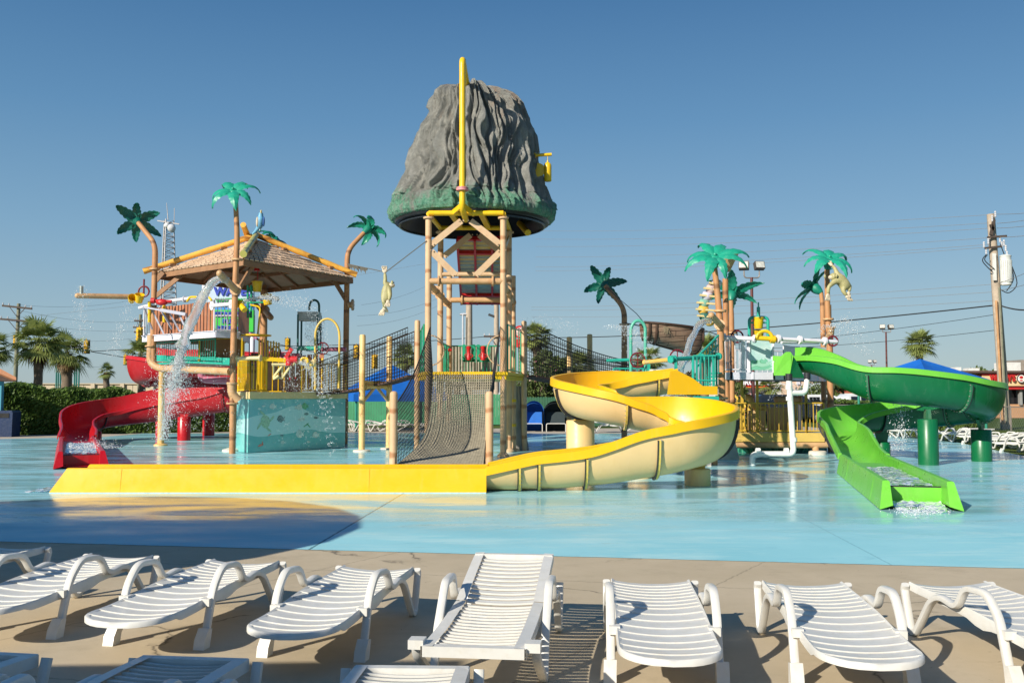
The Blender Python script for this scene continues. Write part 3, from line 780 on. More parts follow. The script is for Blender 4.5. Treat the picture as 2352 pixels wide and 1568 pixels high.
# ------------------------------------------------------------ volcano tower
DC = 29.4
VC = Vector((X(1084.5, DC, 6.7), DC, 0))
vt = thing('volcano_tower', 'tall tower on tan poles topped by a grey and green rock volcano bucket', 'play tower', (VC.x, DC, 0))
prof_px = [(194, 14, 1084), (196, 36, 1083), (200, 55, 1082), (207, 76, 1083), (217, 90, 1086), (232, 100, 1090), (261, 107, 1094), (302, 128, 1093), (349, 138, 1089), (380, 144, 1087), (408, 151, 1086.5), (437, 162, 1084.5), (458, 172, 1082), (468, 182, 1081), (478, 188, 1084), (490, 193, 1085), (499, 192, 1085), (506, 186, 1085), (509, 178, 1084)]
prof = []
for y, r, cx in prof_px:
    z = H + (908 - y)/F*DC
    prof.append((r/F*DC, z, X(cx, DC, z)))
ZR = prof[-1][1]; ZT = prof[0][1]
def vol():
    me_v, me_f, moss = [], [], []
    NU, NV = 600, 250
    def interp(q):
        f_ = q*(len(prof)-1); i = min(int(f_), len(prof)-2); t = f_ - i
        a, b = prof[i], prof[i+1]; return [a[j]+(b[j]-a[j])*t for j in range(3)]
    for i in range(NV+1):
        q = i/NV; r, z, cx = interp(q)
        hh = (z-ZR)/(ZT-ZR)          # 1 top .. 0 rim
        for j in range(NU):
            a = 2*math.pi*j/NU
            ca, sa = math.cos(a), math.sin(a)
            wz = z*.55
            warp = noise.noise(Vector((ca*1.7, sa*1.7, z*.55)))*.62 + noise.noise(Vector((ca*4.5, sa*4.5, z*1.25)))*.26
            aa = a + warp*.5*(.35 + (1-hh)*.6)
            # vertical folds of several widths; folds merge upward
            f1 = abs(noise.noise(Vector((math.cos(aa)*5.0, math.sin(aa)*5.0, wz*.42+3))))
            f2 = abs(noise.noise(Vector((math.cos(aa)*10.5, math.sin(aa)*10.5, wz*.9+9))))
            f3 = noise.noise(Vector((math.cos(aa)*26, math.sin(aa)*26, wz*1.4)))
            lump = noise.noise(Vector((ca*4, sa*4, z*1.5+5)))
            ridge = (1-min(1, f1*2.5))**1.2*.6 + (1-min(1, f2*2.6))**1.2*.45
            env = min(1, (1-q)*6+.15)*min(1, q*9+.2) if q < .82 else .35
            brk = noise.noise(Vector((ca*7+3, sa*7, z*1.1))); dsp = ((ridge-.32)*(.38+.20*brk) - .06*(1-abs(f3)*2)*abs(noise.noise(Vector((ca*9, sa*9, z*2.1)))) + f3*.09 + lump*.09 + .05*noise.noise(Vector((ca*18, sa*18, z*3.2)))) * env
            if z < ZR+.62: dsp = dsp*.55 + .05*noise.noise(Vector((ca*14, sa*14, z*3)))
            cr1 = noise.noise(Vector((math.cos(aa)*5.5+2, math.sin(aa)*5.5, wz*.8+1))); cr2 = noise.noise(Vector((math.cos(aa)*12+4, math.sin(aa)*12, wz*1.5+6)))
            dsp -= (.17*max(0, 1-abs(cr1)*11) + .09*max(0, 1-abs(cr2)*8)) * env
            rr = r + max(-.24, min(.20, dsp))
            for a0 in (4.02, 5.15, 5.9, 2.6):
                if abs(a - a0 - .06*math.sin(z*2.1)) < .006: rr -= .07
            zz = z + (.20*noise.noise(Vector((ca*2.2, sa*2.2, 7)))+.10*noise.noise(Vector((ca*7, sa*7, 2))) if hh > .86 else 0)*min(1,(hh-.86)/.08 if hh > .86 else 0)
            # notch at the front where the supply pipe passes
            dn = abs((a + math.pi/2 + math.pi) % (2*math.pi) - math.pi + .10)
            if dn < .075 and z < ZR + .55: rr -= .16
            me_v.append(Vector((cx + rr*ca, DC + rr*sa, zz)))
            edge = max(0, 1-hh*4.4)
            drip = noise.noise(Vector((math.cos(aa)*6, math.sin(aa)*6, 1.7)))*.35
            moss.append(max(0, min(1, (edge*1.15 + drip)*1.35*(.4+ridge) - .10)) if hh < .5 else max(0, min(.5, (ridge-.75)*1.2 if hh > .9 else 0)))
    for i in range(NV):
        for j in range(NU):
            me_f.append((i*NU+j, i*NU+(j+1) % NU, (i+1)*NU+(j+1) % NU, (i+1)*NU+j))
    mb = MB(); mb.v = me_v; mb.f = [list(f) for f in me_f]; mb.m = [0]*len(me_f)
    mb.f.append(list(range(NU))[::-1]); mb.m.append(0)
    o = mb.build('volcano_shell', m_rock, vt, angle=180)
    at = o.data.attributes.new('moss', 'FLOAT', 'POINT'); at.data.foreach_set('value', moss)
vol()
cx0 = X(1084.5, DC, ZR)
mb = MB(); r0 = prof[-1][0]
# hollow underside: dark rolled edge and inner cone
mb.lathe([(r0+.02, ZR+.03), (r0-.01, ZR-.07), (r0-.16, ZR-.10), (r0-.22, ZR-.02), (r0-.30, ZR+.10), (1.5, ZR+.9), (.9, ZR+1.4)], (cx0, DC, 0), 72, cap=False)
mb.poly([(cx0+.9*math.cos(i*.2618), DC+.9*math.sin(i*.2618), ZR+1.4) for i in range(24)])
mb.build('bucket_lining', m_under, vt)
mb = MB(); mb.tube([(cx0+(r0-.14)*math.cos(i*math.pi/36), DC+(r0-.14)*math.sin(i*math.pi/36), ZR-.13) for i in range(72)], .035, 6, closed=True)
mb.build('rim_track', M('dark_steel', (.05, .055, .06), .3, metal=.5), vt)
# poles
TP = {}
for k, (xl, xr, d) in enumerate([(983, 1156, 27.1), (1011, 1169, 29.5), (1031.5, 1178.5, 31.7)]):
    for s, px in (('l', xl), ('r', xr)):
        ztop = 6.66 if k < 2 else 5.6
        x = X(px, d, 3); TP[k, s] = Vector((x, d, 0))
        mb = MB(); mb.cyl((x, d, 0), (x, d, ztop), .088, 16)
        p = mb.build('pole', m_post_p, vt)
        fl = MB(); fl.lathe([(.17, 0), (.17, .05), (.10, .12)], (x, d, 0), 16)
        if k < 2: fl.flange((x, d, ztop), (0,0,1), .15, .04)
        fl.build('pole_flange', m_beamtan if k else m_post_p, p)
def A(k, s, z): return TP[k, s] + Vector((0,0,z))
def pipe(p, q, r, mat, fr=None, name='cross_pipe', n=12):
    mb = MB(); mb.cyl(p, q, r, n)
    if fr:
        for t in fr: mb.flange(Vector(p).lerp(Vector(q), t), Vector(q)-Vector(p), r*1.7, .04)
    return mb.build(name, mat, vt)
Z1 = Z(645.6, 27.1)
pipe(A(0,'l',Z1), A(0,'r',Z1), .088, m_tanpipe, (.14, .86))
pipe(A(2,'l',Z(689,31.7)), A(2,'r',Z(689,31.7)), .088, m_tanpipe, (.2, .9))
pipe(A(0,'l',Z1-.05), A(2,'l',Z1-.25), .085, m_tanpipe, (.3, .52, .85)); pipe(A(0,'r',Z1-.05), A(2,'r',Z1-.25), .085, m_tanpipe, (.3, .52, .85))
Z2 = Z(630, 29.5)
pipe(A(1,'l',Z2), A(1,'r',Z2), .07, m_beamtan)
# yellow ring frame under the bucket
yf = 6.80
for k in (0, 1):
    a, b = A(k,'l',yf), A(k,'r',yf); e = (b-a).normalized()*.42
    pipe(a, b, .075, m_yelp, name='yellow_frame_beam')
for s in ('l', 'r'):
    a, b = A(0,s,yf-.02), A(1,s,yf-.02); e = (b-a).normalized()*.5
    pipe(a, b+e, .07, m_yelp, name='yellow_frame_beam')
for t in (.3, .7):
    a, b = A(0,'l',yf).lerp(A(0,'r',yf), t), A(1,'l',yf).lerp(A(1,'r',yf), t)
    mb = MB(); mb.beam(a, b, .16, .08); mb.build('yellow_crossbar', m_yelp, vt, smooth=False)
for (xx, yy) in ((-.2, 1.3), (.62, 1.2)):
    mb = MB(); c = Vector((cx0+1.45, DC+yy, yf+.35)); mb.cyl(c, c+V(.25,-.9,-.45), .10, 12); mb.build('hydraulic_arm', m_yelp, vt); break
# diagonal braces
def brace(a, b, w=.17):
    mb = MB(); a, b = Vector(a), Vector(b)
    mb.beam(a, b, .05, w, up=(0,0,1))
    d = (b-a).normalized()
    for p in (a, b):
        for o_ in (-.06, .06): mb.cyl(p - d*.0 + V(o_, -.035, .0), p + V(o_, -.06, 0), .022, 8)
    mb.build('brace', m_beamtan, vt, smooth=False)
for k in (0, 1):
    a, b = A(k,'l',0), A(k,'r',0); m_ = (a+b)/2
    brace(m_ + V(-.13,0,6.58), a + V(.09,0,5.92)); brace(m_ + V(.13,0,6.58), b + V(-.09,0,5.92))
a, b = A(0,'l',0), A(0,'r',0); m_ = (a+b)/2
zz = Z(615, 27.1)
brace(m_ + V(-.28,0,Z1+.16), a + V(.08,0,5.72)); brace(m_ + V(.28,0,Z1+.16), b + V(-.08,0,5.72))
for s in ('l','r'): brace(A(0,s,5.75), A(1,s,6.5), .12)
# red pitched sheet roof behind
rl = [P(1049, 546, 30.2), P(1168, 546, 30.2), P(1177, 690, 34), P(1062, 690, 34)]
rl = [P(1050, 548, 30.2), P(1172, 548, 30.2), P(1184, 695, 34.5), P(1060, 695, 34.5)]
u, v_ = rl[1]-rl[0], rl[3]-rl[0]; nn = u.cross(v_).normalized(); nn = nn if nn.z > 0 else -nn
mb = MB()
mb.grid(lambda a, b: rl[0]+u*a+v_*b + nn*(.04+.022*math.sin(b*110)), 2, 160)
mb.build('roof_sheet', m_galv, vt, angle=180)
for t in (0, .2, .52, .86, 1.0):
    mb = MB(); mb.beam(rl[0]+v_*t, rl[1]+v_*t, .10, .12 if t not in (.86,) else .16, up=nn); mb.build('roof_purlin', m_redp, vt, smooth=False)
for t in (0, .33, .66, 1.0):
    mb = MB(); mb.beam(rl[0]+u*t-nn*.05, rl[3]+u*t-nn*.05, .07, .09, up=nn); mb.build('roof_rafter', m_redp, vt, smooth=False)
# platform, yellow deck edge and green rails
OL, OR = Vector((X(958, 30, 2), 30, 0)), Vector((X(1204, 30.3, 2), 30.3, 0))
ZD = Z(853.6, 27.1) 
for q in (OL, OR):
    mb = MB(); mb.lathe([(.085, 0), (.085, 3.96), (.075, 4.0), (.04, 4.02)], q, 16); mb.build('pole', m_post_p, vt)
mb = MB(); pl = [A(0,'l',ZD-.09)+V(-.12,-.12,0), A(0,'r',ZD-.09)+V(.12,-.12,0), OR+V(.0,0,ZD-.09), A(2,'r',ZD-.09)+V(.3,.3,0), A(2,'l',ZD-.09)+V(-.3,.3,0), OL+V(0,0,ZD-.09)]
mb.prism(pl, (0,0,.09)); mb.build('platform', m_yelp, vt, smooth=False)
mb = MB(); mb.prism([p-V(0,0,.12)+ (VC-p).normalized().xyz*.06*V(1,1,0) for p in pl], (0,0,.11)); mb.build('platform_beam', m_yelp, vt, smooth=False)
def rail(root, pts, zb, zt, mat, gap=.12, r=.011, rr=.022, name='railing', bottom=.06, posts=True):
    mb = MB(); pts = [Vector((p[0], p[1], 0)) for p in pts]
    for a, b in zip(pts, pts[1:]):
        a, b = Vector(a), Vector(b); L = (b-a).length; n = max(1, int(L/gap))
        for zz in (zt, zb+bottom):
            mb.cyl(a+V(0,0,zz), b+V(0,0,zz), rr, 6)
        for i in range(n+1):
            p = a.lerp(b, i/n); big = posts and i in (0, n)
            if big: mb.cyl(p+V(0,0,zb), p+V(0,0,zt), rr*1.1, 6)
            else: mb.tube([p+V(0,0,zb+bottom), p+V(0,0,zt)], r, 4, cap=False)
    return mb.build(name, mat, root)
g_ = .1
rail(vt, [OL+V(.1,0,0), TP[0,'l']+V(-.12,.1,0)], ZD, 3.68, m_tealg, gap=.72); rail(vt, [OR-V(.1,0,0), TP[0,'r']+V(.12,.1,0)], ZD, 3.68, m_tealg, gap=.62)
rail(vt, [TP[2,'l']+V(0,.2,0), TP[2,'r']+V(0,.2,0)], ZD, Z(798,31.9)+.05, m_tealg)
rail(vt, [TP[1,'l']+V(.05,0,0), TP[2,'l']+V(0,.2,0)], ZD, 3.3, m_tealg, gap=.28, r=.014)
for px in (1077, 1110):
    mb = MB(); q = Vector((X(px, 31.7, 3.2), 31.6, 0)); mb.box(q+V(-.16,.05,3.08), (.09,.05,.55)); mb.box(q+V(.16,.05,3.08), (.09,.05,.55)); mb.box(q+V(0,.05,2.82), (.41,.05,.06)); mb.build('cannon_frame', m_tealg, vt, smooth=False)
    mb = MB(); mb.lathe([(.075, 0), (.085, .12), (.06, .16), (.06, .36), (.075, .38), (.075, .44), (.05, .46)], q+V(0,-.05,2.84), 14); mb.tube([q+V(.14*math.cos(a*.5236), -.09, 2.98+.06*math.sin(a*.5236)) for a in range(12)], .014, 6, closed=True); mb.build('water_cannon', m_redp, vt)
mb = MB(); q = A(2,'l',3.15)+V(-.12,-.3,0); mb.tube(arc_pts([q+V(0,0,-.25), q, q+V(.22,0,.02)], .08), .05, 10); mb.build('water_cannon', m_redp, vt)
# hand hoops at the net
for s, sx in (('l', 1), ('r', -1)):
    mb = MB(); q = A(0,s,2.95)+V(.0,-.02,0); mb.tube([q+V(sx*(.05+.40*math.sin(a)), 0, .42*math.cos(a)) for a in [i*math.pi/14 for i in range(15)]], .018, 6); mb.build('hand_hoop', m_beamtan, vt)
# corrugated slide wall behind the platform and grey rock foot under it
mb = MB(); a, b = P(1037, 853, 33), P(1136, 853, 33); zt_ = Z(795, 33)
mb.grid(lambda t, w_: Vector((a.x+(b.x-a.x)*t, 33+.03*math.sin(t*95), 1.9+(zt_-1.9)*w_)), 180, 1); mb.build('back_panel', M('grey_ribbed_panel', (.36,.32,.25), .6, var=.15, scale=3, dirt=(.12,.09,.06), dirt_amt=.6), vt)
mb = MB(); 
def rockfn(u, v):
    a = 2*math.pi*u; z = 2.0*v; r = .42 - .22*v + .05*noise.noise(Vector((math.cos(a)*3, math.sin(a)*3, z*2)))
    return Vector((OR.x-.28 + r*math.cos(a), 30.6 + r*math.sin(a), z))
mb.grid(rockfn, 32, 14); mb.build('rock_foot', M('grey_rock', (.24,.22,.19), .8, var=.2, bump=.5, bscale=12), vt)
for q, m in ((V(X(1180, 30, 1), 29.9, 0), m_post_p),):
    mb = MB(); mb.cyl(q, q+V(0,0,2.2), .075, 12); mb.lathe([(.19,0),(.18,.06),(.1,.09)], q, 16); mb.build('short_pole', m, vt)
    mb = MB(); 
    for z in (.75, 1.5): mb.cyl(q+V(0,0,z), q+V(0,0,z+.09), .079, 12)
    mb.build('yellow_band', m_yelp, vt)
# supply pipe in front of the shell, bent over the crater
dp = 26.55
pts = [P(1070, 505, 27.3), P(1062, 478, dp), P(1062, 436, dp), P(1062, 133, dp), Vector((X(1076, 28.9, 11), 28.9, Z(146, dp)-.12)), Vector((X(1077, 29.1, 10.9), 29.1, Z(146, dp)-.50))]
mb = MB(); mb.tube(arc_pts(pts, .22, 6), .085, 18); pp_ = mb.build('supply_pipe', m_yelp, vt)
mb = MB(); mb.flange(P(1062, 436, dp), (0,0,1), .17, .05); mb.flange(P(1062, 432, dp), (0,0,1), .165, .03); mb.build('pipe_flange', M('red_white_flange', (.65,.25,.25), .5, var=.4, scale=12), pp_)
for sx in (-1, 1):
    mb = MB(); mb.beam(P(1062, 470, dp), P(1062+sx*26, 492, 27.2), .05, .14); mb.build('pipe_bracket', m_yelp, vt, smooth=False)
# bell on an arm
bd = 29.0
mb = MB(); mb.cyl(P(1229, 357, bd), P(1267, 355, bd), .05, 10); mb.cyl(P(1228, 352, bd), P(1229, 420, bd), .03, 8); mb.build('bell_arm', m_yelp, vt)
bc = P(1258, 394, bd)
mb = MB(); mb.lathe([(.10, -.30), (.115, -.28), (.115, .18), (.09, .24), (.03, .28), (.02, .34)], bc, 20); mb.cyl(bc+V(0,0,.34), P(1258, 357, bd), .008, 5); mb.build('bell', m_yelp, vt)
mb = MB(); q = P(1236, 391, bd); mb.cyl(q+V(0,-.03,0), q+V(0,.03,0), .21, 28); mb.build('bell_disc', m_yelp, vt)

# ------------------------------------------------------------ climbing net in front
nt_ = thing('climbing_net', 'rope net ramp climbing to the volcano tower between two short tan posts', 'climbing net', (X(1020, 21.4, 0), 21.4, 0))
ND = 21.4; nl, nr = X(904, ND, 1), X(1124, ND, 1)
for x in (nl, nr):
    mb = MB(); mb.lathe([(.088, 0), (.088, 1.72), (.08, 1.76), (.05, 1.79), (.02, 1.795)], (x, ND, 0), 20); mb.build('post', m_post_p, nt_)
NT = 27.0
def chute(u, v):      # u across 0..1, v 0 top .. 1 bottom
    y = NT + (ND - .1 - NT) * v
    z = .16 + (ZD - .06 - .16) * ((1-v)**3.1 + .28*(1-v)*v)
    xl = (X(990, NT, 2) + .05) * (1-v) + (nl+.06) * v; xr = (X(1131, NT, 2)) * (1-v) + (nr-.12) * v
    bow = .38*math.sin(math.pi*v)
    x = xl + (xr-xl)*u + (bow*(1-u)*.5)
    z += .30*v*(1-v) * abs(2*u-1)**2.2 + .20*(1-v)*v*(1-u)
    return Vector((x, y, z))
def netmesh(fn, nu, nv, su, sv, r, n=4, wob=0):
    mb = MB()
    for i in range(nu+1):
        mb.tube([fn(i/nu, j/sv) + (V(0,0,wob*math.sin(i*2.1+j)) if wob else V(0,0,0)) for j in range(sv+1)], r, n, cap=False)
    for j in range(nv+1):
        mb.tube([fn(i/su, j/nv) for i in range(su+1)], r, n, cap=False)
    return mb
netmesh(chute, 27, 74, 27, 74, .0185).build('net_ramp', m_rope, nt_, angle=180)
hookL, hookR = P(988, 752, 27.0), P(1149, 751, 27.0)
lowL, lowR = Vector((nl, ND+.1, 1.45)), Vector((nr, ND+.1, 1.7))
def sidenet(hook, low, side):
    def fn(u, v):     # u: 0 lower edge (chute side) .. 1 upper rope; v along from tower to post
        c = chute(0 if side < 0 else 1, v)
        t = hook.lerp(low, v); t.z -= .25*math.sin(math.pi*v)
        if v > .93: pass
        return c.lerp(t, u)
    return fn
netmesh(sidenet(hookL, lowL, -1), 16, 44, 10, 22, .0075).build('side_net', m_black, nt_, angle=180)
netmesh(sidenet(hookR, lowR, 1), 16, 50, 10, 22, .010).build('side_net', m_black, nt_, angle=180)
for hk, lo, sd_ in ((hookL, lowL, -1), (hookR, lowR, 1)):
    fn = sidenet(hk, lo, sd_)
    mb = MB(); mb.tube([fn(1, j/24) for j in range(25)], .018, 6); mb.tube([fn(0, j/24) for j in range(25)], .016, 6); mb.build('edge_rope', m_black, nt_, angle=180)

# ------------------------------------------------------------ rope bridges
def bridge(name, label, A_, B_, sag, top0, top1, posts, loc, w=.95, tsag=.15):
    root = thing(name, label, 'rope bridge', loc)
    A_, B_ = Vector(A_), Vector(B_); d = Vector((B_.x-A_.x, B_.y-A_.y, 0)).normalized(); r = Vector((d.y, -d.x, 0))
    def wk(t, s=0): return A_.lerp(B_, t) + r*s*w/2 - V(0,0,sag*4*t*(1-t))
    n = int((B_-A_).length/.13)
    mb = MB()
    for i in range(n):
        a = wk((i+.1)/n); b = wk((i+.9)/n); mb.beam(a, b, w, .05)
    mb.build('walkway', M('bridge_planks', (.10,.045,.03), .7, var=.3, scale=6), root, smooth=False)
    for s in (-1, 1):
        def fn(u, v): 
            a = wk(v, s); tz = top0 + (top1-top0)*v - tsag*4*v*(1-v)
            return Vector((a.x, a.y, a.z + (tz - a.z)*u))
        L = (B_-A_).length
        netmesh(fn, 13, int(L/.085), 6, 20, .0075).build('side_net', m_black, root, angle=180)
        mb = MB(); mb.tube([fn(1, j/20) for j in range(21)], .017, 6); mb.tube([fn(.88, j/20) for j in range(21)], .014, 6); mb.build('edge_rope', m_black, root, angle=180)
    for (px, top, d_, base) in posts:
        x = X(px, d_, 2); zt = Z(top, d_)
        mb = MB(); mb.lathe([(.095, 0), (.095, zt-.05), (.08, zt-.01), (.03, zt)], (x, d_, 0), 18)
        o = mb.build('post', m_post_y, root)
        if base: mb = MB(); mb.lathe([(.27, 0), (.26, .045), (.12, .06)], (x, d_, 0), 20); mb.build('footing', M('footing_concrete', (.62,.58,.5), .8), o)
    return root
bl = bridge('rope_bridge', 'black net rope bridge from the painted box tower to the volcano tower', (X(948, 30.2, 2), 30.4, ZD-.05), (X(742, 31.5, 2), 31.3, Z(905, 31)), .10, Z(752, 30), Z(835, 31), [(832, 768, 29.9, True), (894, 772, 31.0, True)], (-3.6, 30.5, 0), tsag=.02)
for s_ in (0,):
    a, b = Vector((X(832, 29.9, 1.9), 29.9, 0)), Vector((X(894, 31, 1.9), 31.0, 0))
    mb = MB(); mb.cyl(a+V(0,0,Z(887,30)), b+V(0,0,Z(887,30)), .075, 12); mb.flange(a.lerp(b,.1)+V(0,0,Z(887,30)), b-a, .12); mb.flange(a.lerp(b,.9)+V(0,0,Z(887,30)), b-a, .12); mb.beam(a+V(0,0,Z(878,30)), b+V(0,0,Z(878,30)), .12, .1); mb.build('cross_beam', m_yelp if 0 else m_post_y, bl)
    for p, q in ((a, b), (b, a)):
        mb = MB(); mb.beam(p+V(0,0,Z(925,30)), p.lerp(q,.45)+V(0,0,Z(890,30)), .07, .07); mb.build('brace', m_beamtan, bl, smooth=False)
br = bridge('rope_bridge', 'black net rope bridge from the volcano tower toward the teal tower', (X(1212, 30.5, 2), 30.6, ZD-.05), (X(1478, 34, 2), 33.6, 1.9), .12, Z(752, 30.4), Z(838, 33.6), [(1308, 773, 33.6, False), (1355, 767, 34.2, True)], (2.5, 32, 0), tsag=.22)
# ------------------------------------------------------------ moulded palms
m_leaf = M('moulded_leaf', (.012, .30, .19), .42, var=.10, scale=2.5, dirt=(.10, .38, .27), dirt_amt=.4, bump=.08, bscale=20)
def moulded_leaf(mb, org, u, up, L, W, droop, rise=.35, nl=30):
    """thick scalloped frond growing from org along u (horizontal-ish), curving down"""
    u = Vector(u).normalized(); up = Vector(up).normalized(); side = u.cross(up).normalized()
    nw = 8; top = []; 
    for i in range(nl + 1):
        t = i / nl
        ang = math.atan(rise) - t**1.35 * droop
        if i == 0: c = Vector(org)
        else: c = c + (u*math.cos(ang) + up*math.sin(ang)) * (L / nl)
        nrm = (up*math.cos(ang) - u*math.sin(ang))
        w = W * (math.sin(math.pi * min(1, .10 + t*.90)**.62))**.7 if t < .999 else W*.06
        lob = 1 - .17*abs(math.sin(t*math.pi*5.5))**3
        row = []
        for j in range(nw + 1):
            s = 2*j/nw - 1
            ww = w * (lob if abs(s) > .6 else 1)
            z = .22*w*(1 - s*s) - .10*w + (.055*W if abs(s) < .15 else 0) - .05*W*abs(math.sin(t*math.pi*5.5+.6))*abs(s)
            row.append(c + side*s*ww + nrm*z)
        top.append((row, nrm))
    vs = []
    for row, nrm in top:
        vs += row + [p - nrm*(.10*W + .0) for p in row[1:-1]][::-1]
    m = (nw+1) + (nw-1)
    mb.add(vs, [(i*m+j, i*m+(j+1) % m, (i+1)*m+(j+1) % m, (i+1)*m+j) for i in range(nl) for j in range(m)] + [tuple(nl*m+j for j in range(m)), tuple(range(m))[::-1]])
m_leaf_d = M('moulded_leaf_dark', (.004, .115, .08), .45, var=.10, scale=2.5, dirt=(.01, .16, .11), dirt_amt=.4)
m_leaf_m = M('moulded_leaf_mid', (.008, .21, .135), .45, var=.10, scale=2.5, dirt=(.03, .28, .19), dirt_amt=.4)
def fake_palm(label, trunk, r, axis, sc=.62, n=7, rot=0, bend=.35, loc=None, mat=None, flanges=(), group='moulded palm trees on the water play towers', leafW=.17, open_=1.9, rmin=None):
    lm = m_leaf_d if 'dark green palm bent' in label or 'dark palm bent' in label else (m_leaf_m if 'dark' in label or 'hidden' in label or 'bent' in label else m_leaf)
    base = Vector(loc) if loc is not None else Vector((trunk[0].x, trunk[0].y, 0))
    root = thing('moulded_palm', label, 'artificial palm', base, group)
    pts = arc_pts(trunk, bend, 6); mb = MB()
    L = len(pts); mb.tube(pts, [r + ((rmin or r*.8) - r) * (i/(L-1))**2 for i in range(L)], 16)
    tr = mb.build('trunk', mat or m_post_o, root)
    for (p, d) in flanges:
        f = MB(); f.flange(p, d, r*1.75, .05); f.build('pipe_flange', m_tanpipe, tr)
    ax = Vector(axis).normalized(); top = pts[-1]
    e1 = ax.orthogonal().normalized(); e2 = ax.cross(e1)
    q_ = .105*sc/.66; cb = MB(); cb.lathe([(r*.8, -.02), (q_*1.0, .05), (q_*1.45, .17), (q_*1.5, .26), (q_*1.2, .34), (q_*.6, .38)], top, 20, axis=ax)
    c0 = top + ax*.30
    cb.ball(c0 + ax*.10, .05, 12)
    cb.build('leaf_cup', lm, root)
    for i in range(n):
        a = rot + 2*math.pi*i/n + .15*math.sin(i*3.3)
        u = e1*math.cos(a) + e2*math.sin(a)
        lf = MB(); moulded_leaf(lf, c0 + u*.03, u, ax, 1.42*sc*(1+.10*math.sin(i*2.1)), leafW*(1+.1*math.cos(i*1.7)), open_*(1+.12*math.sin(i*4.2)), rise=.55)
        lf.build('leaf', lm, root, angle=40)
    return root
fake_palm('straight moulded green palm standing in front of the hut roof', [V(X(533.5,28.7,0),28.7,0), P(536,800,28.7), P(541,640,28.7), P(545,540,28.7), P(541,462,28.7)], .092, (-.05,-.75,1), .66, 7, .4, flanges=((P(545,596,28.7), (0,0,1)), (P(533,880,28.7), (0,0,1))))
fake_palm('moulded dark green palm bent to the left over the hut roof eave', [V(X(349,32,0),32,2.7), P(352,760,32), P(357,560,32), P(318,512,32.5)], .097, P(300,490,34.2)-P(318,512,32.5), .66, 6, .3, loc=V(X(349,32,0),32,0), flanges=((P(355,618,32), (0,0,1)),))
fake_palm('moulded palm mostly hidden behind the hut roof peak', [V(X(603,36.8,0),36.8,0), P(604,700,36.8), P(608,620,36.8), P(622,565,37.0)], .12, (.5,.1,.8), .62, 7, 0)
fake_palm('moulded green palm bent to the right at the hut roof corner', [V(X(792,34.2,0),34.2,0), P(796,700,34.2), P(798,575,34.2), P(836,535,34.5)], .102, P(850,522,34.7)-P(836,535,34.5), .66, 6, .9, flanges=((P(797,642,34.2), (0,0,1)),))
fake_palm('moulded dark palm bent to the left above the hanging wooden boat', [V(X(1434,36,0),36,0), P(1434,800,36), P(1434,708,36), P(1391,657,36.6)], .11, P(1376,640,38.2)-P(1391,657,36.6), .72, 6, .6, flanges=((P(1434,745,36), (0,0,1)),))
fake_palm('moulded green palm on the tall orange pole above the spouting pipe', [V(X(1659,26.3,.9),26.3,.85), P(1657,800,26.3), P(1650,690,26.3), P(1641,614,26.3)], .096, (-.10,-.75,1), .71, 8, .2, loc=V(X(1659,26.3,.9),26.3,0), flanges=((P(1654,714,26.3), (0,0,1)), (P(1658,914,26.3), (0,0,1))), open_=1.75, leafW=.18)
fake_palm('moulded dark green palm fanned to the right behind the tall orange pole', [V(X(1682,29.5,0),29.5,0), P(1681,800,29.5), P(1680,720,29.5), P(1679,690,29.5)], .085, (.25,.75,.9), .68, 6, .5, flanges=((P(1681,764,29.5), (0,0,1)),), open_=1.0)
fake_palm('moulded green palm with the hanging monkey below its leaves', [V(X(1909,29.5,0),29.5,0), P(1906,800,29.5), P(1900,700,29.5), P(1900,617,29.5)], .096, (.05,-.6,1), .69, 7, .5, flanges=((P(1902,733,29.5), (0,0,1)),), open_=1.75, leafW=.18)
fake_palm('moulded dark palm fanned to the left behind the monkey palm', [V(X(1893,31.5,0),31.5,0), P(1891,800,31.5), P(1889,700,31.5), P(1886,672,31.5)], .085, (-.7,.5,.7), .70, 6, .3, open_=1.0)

# ------------------------------------------------------------ hut tower
m_lav = M('lavender_steel', (.42,.42,.50), .45, var=.08)
m_valve = M('valve_red', (.16,.012,.02), .4)
ht = thing('hut_tower', 'hut play tower with shingled roof, brown plank walls and a painted sea box below', 'play tower', (-8.3, 30.5, 0))
m_shing = None
def mat_shingle():
    m, t, b = nt('shingle_tan')
    c = ramp(t, noise_(t, 1.5, 6, .6), [(.3, (.54, .36, .22)), (.7, (.72, .53, .37))])
    c = mixc(t, ramp(t, noise_(t, 9, 6, .8, stretch=(1, 1, 4)), [(.5, 0.), (.7, .5)]), c, (.34, .15, .08))
    t.links.new(c, b.inputs['Base Color']); b.inputs['Roughness'].default_value = .8
    bump_(t, b, noise_(t, 30, 5, .7), .4, .01)
    return m
m_shing = mat_shingle()
m_bamboo = ringed('bamboo_yellow', (.78, .42, .07), (.20, .07, .015), rough=.35, gap=1.1, width=.03, stain=(.55, .20, .03), bump=.1)
m_timber = M('roof_timber', (.30, .155, .075), .65, var=.15)
m_soffit = M('roof_soffit', (.40, .30, .20), .8, var=.12)
ZE = 5.80
cF, cL, cB, cR = P(559,593,29.2), P(350,624,32.6), P(612,662,37.2), P(812,638,34.0)
for q in (cF, cL, cB, cR): q.z = ZE
ctr = (cL + cR) / 2; ctr = (ctr + (cF+cB)/2)/2; apex = Vector((ctr.x, ctr.y, 7.04))
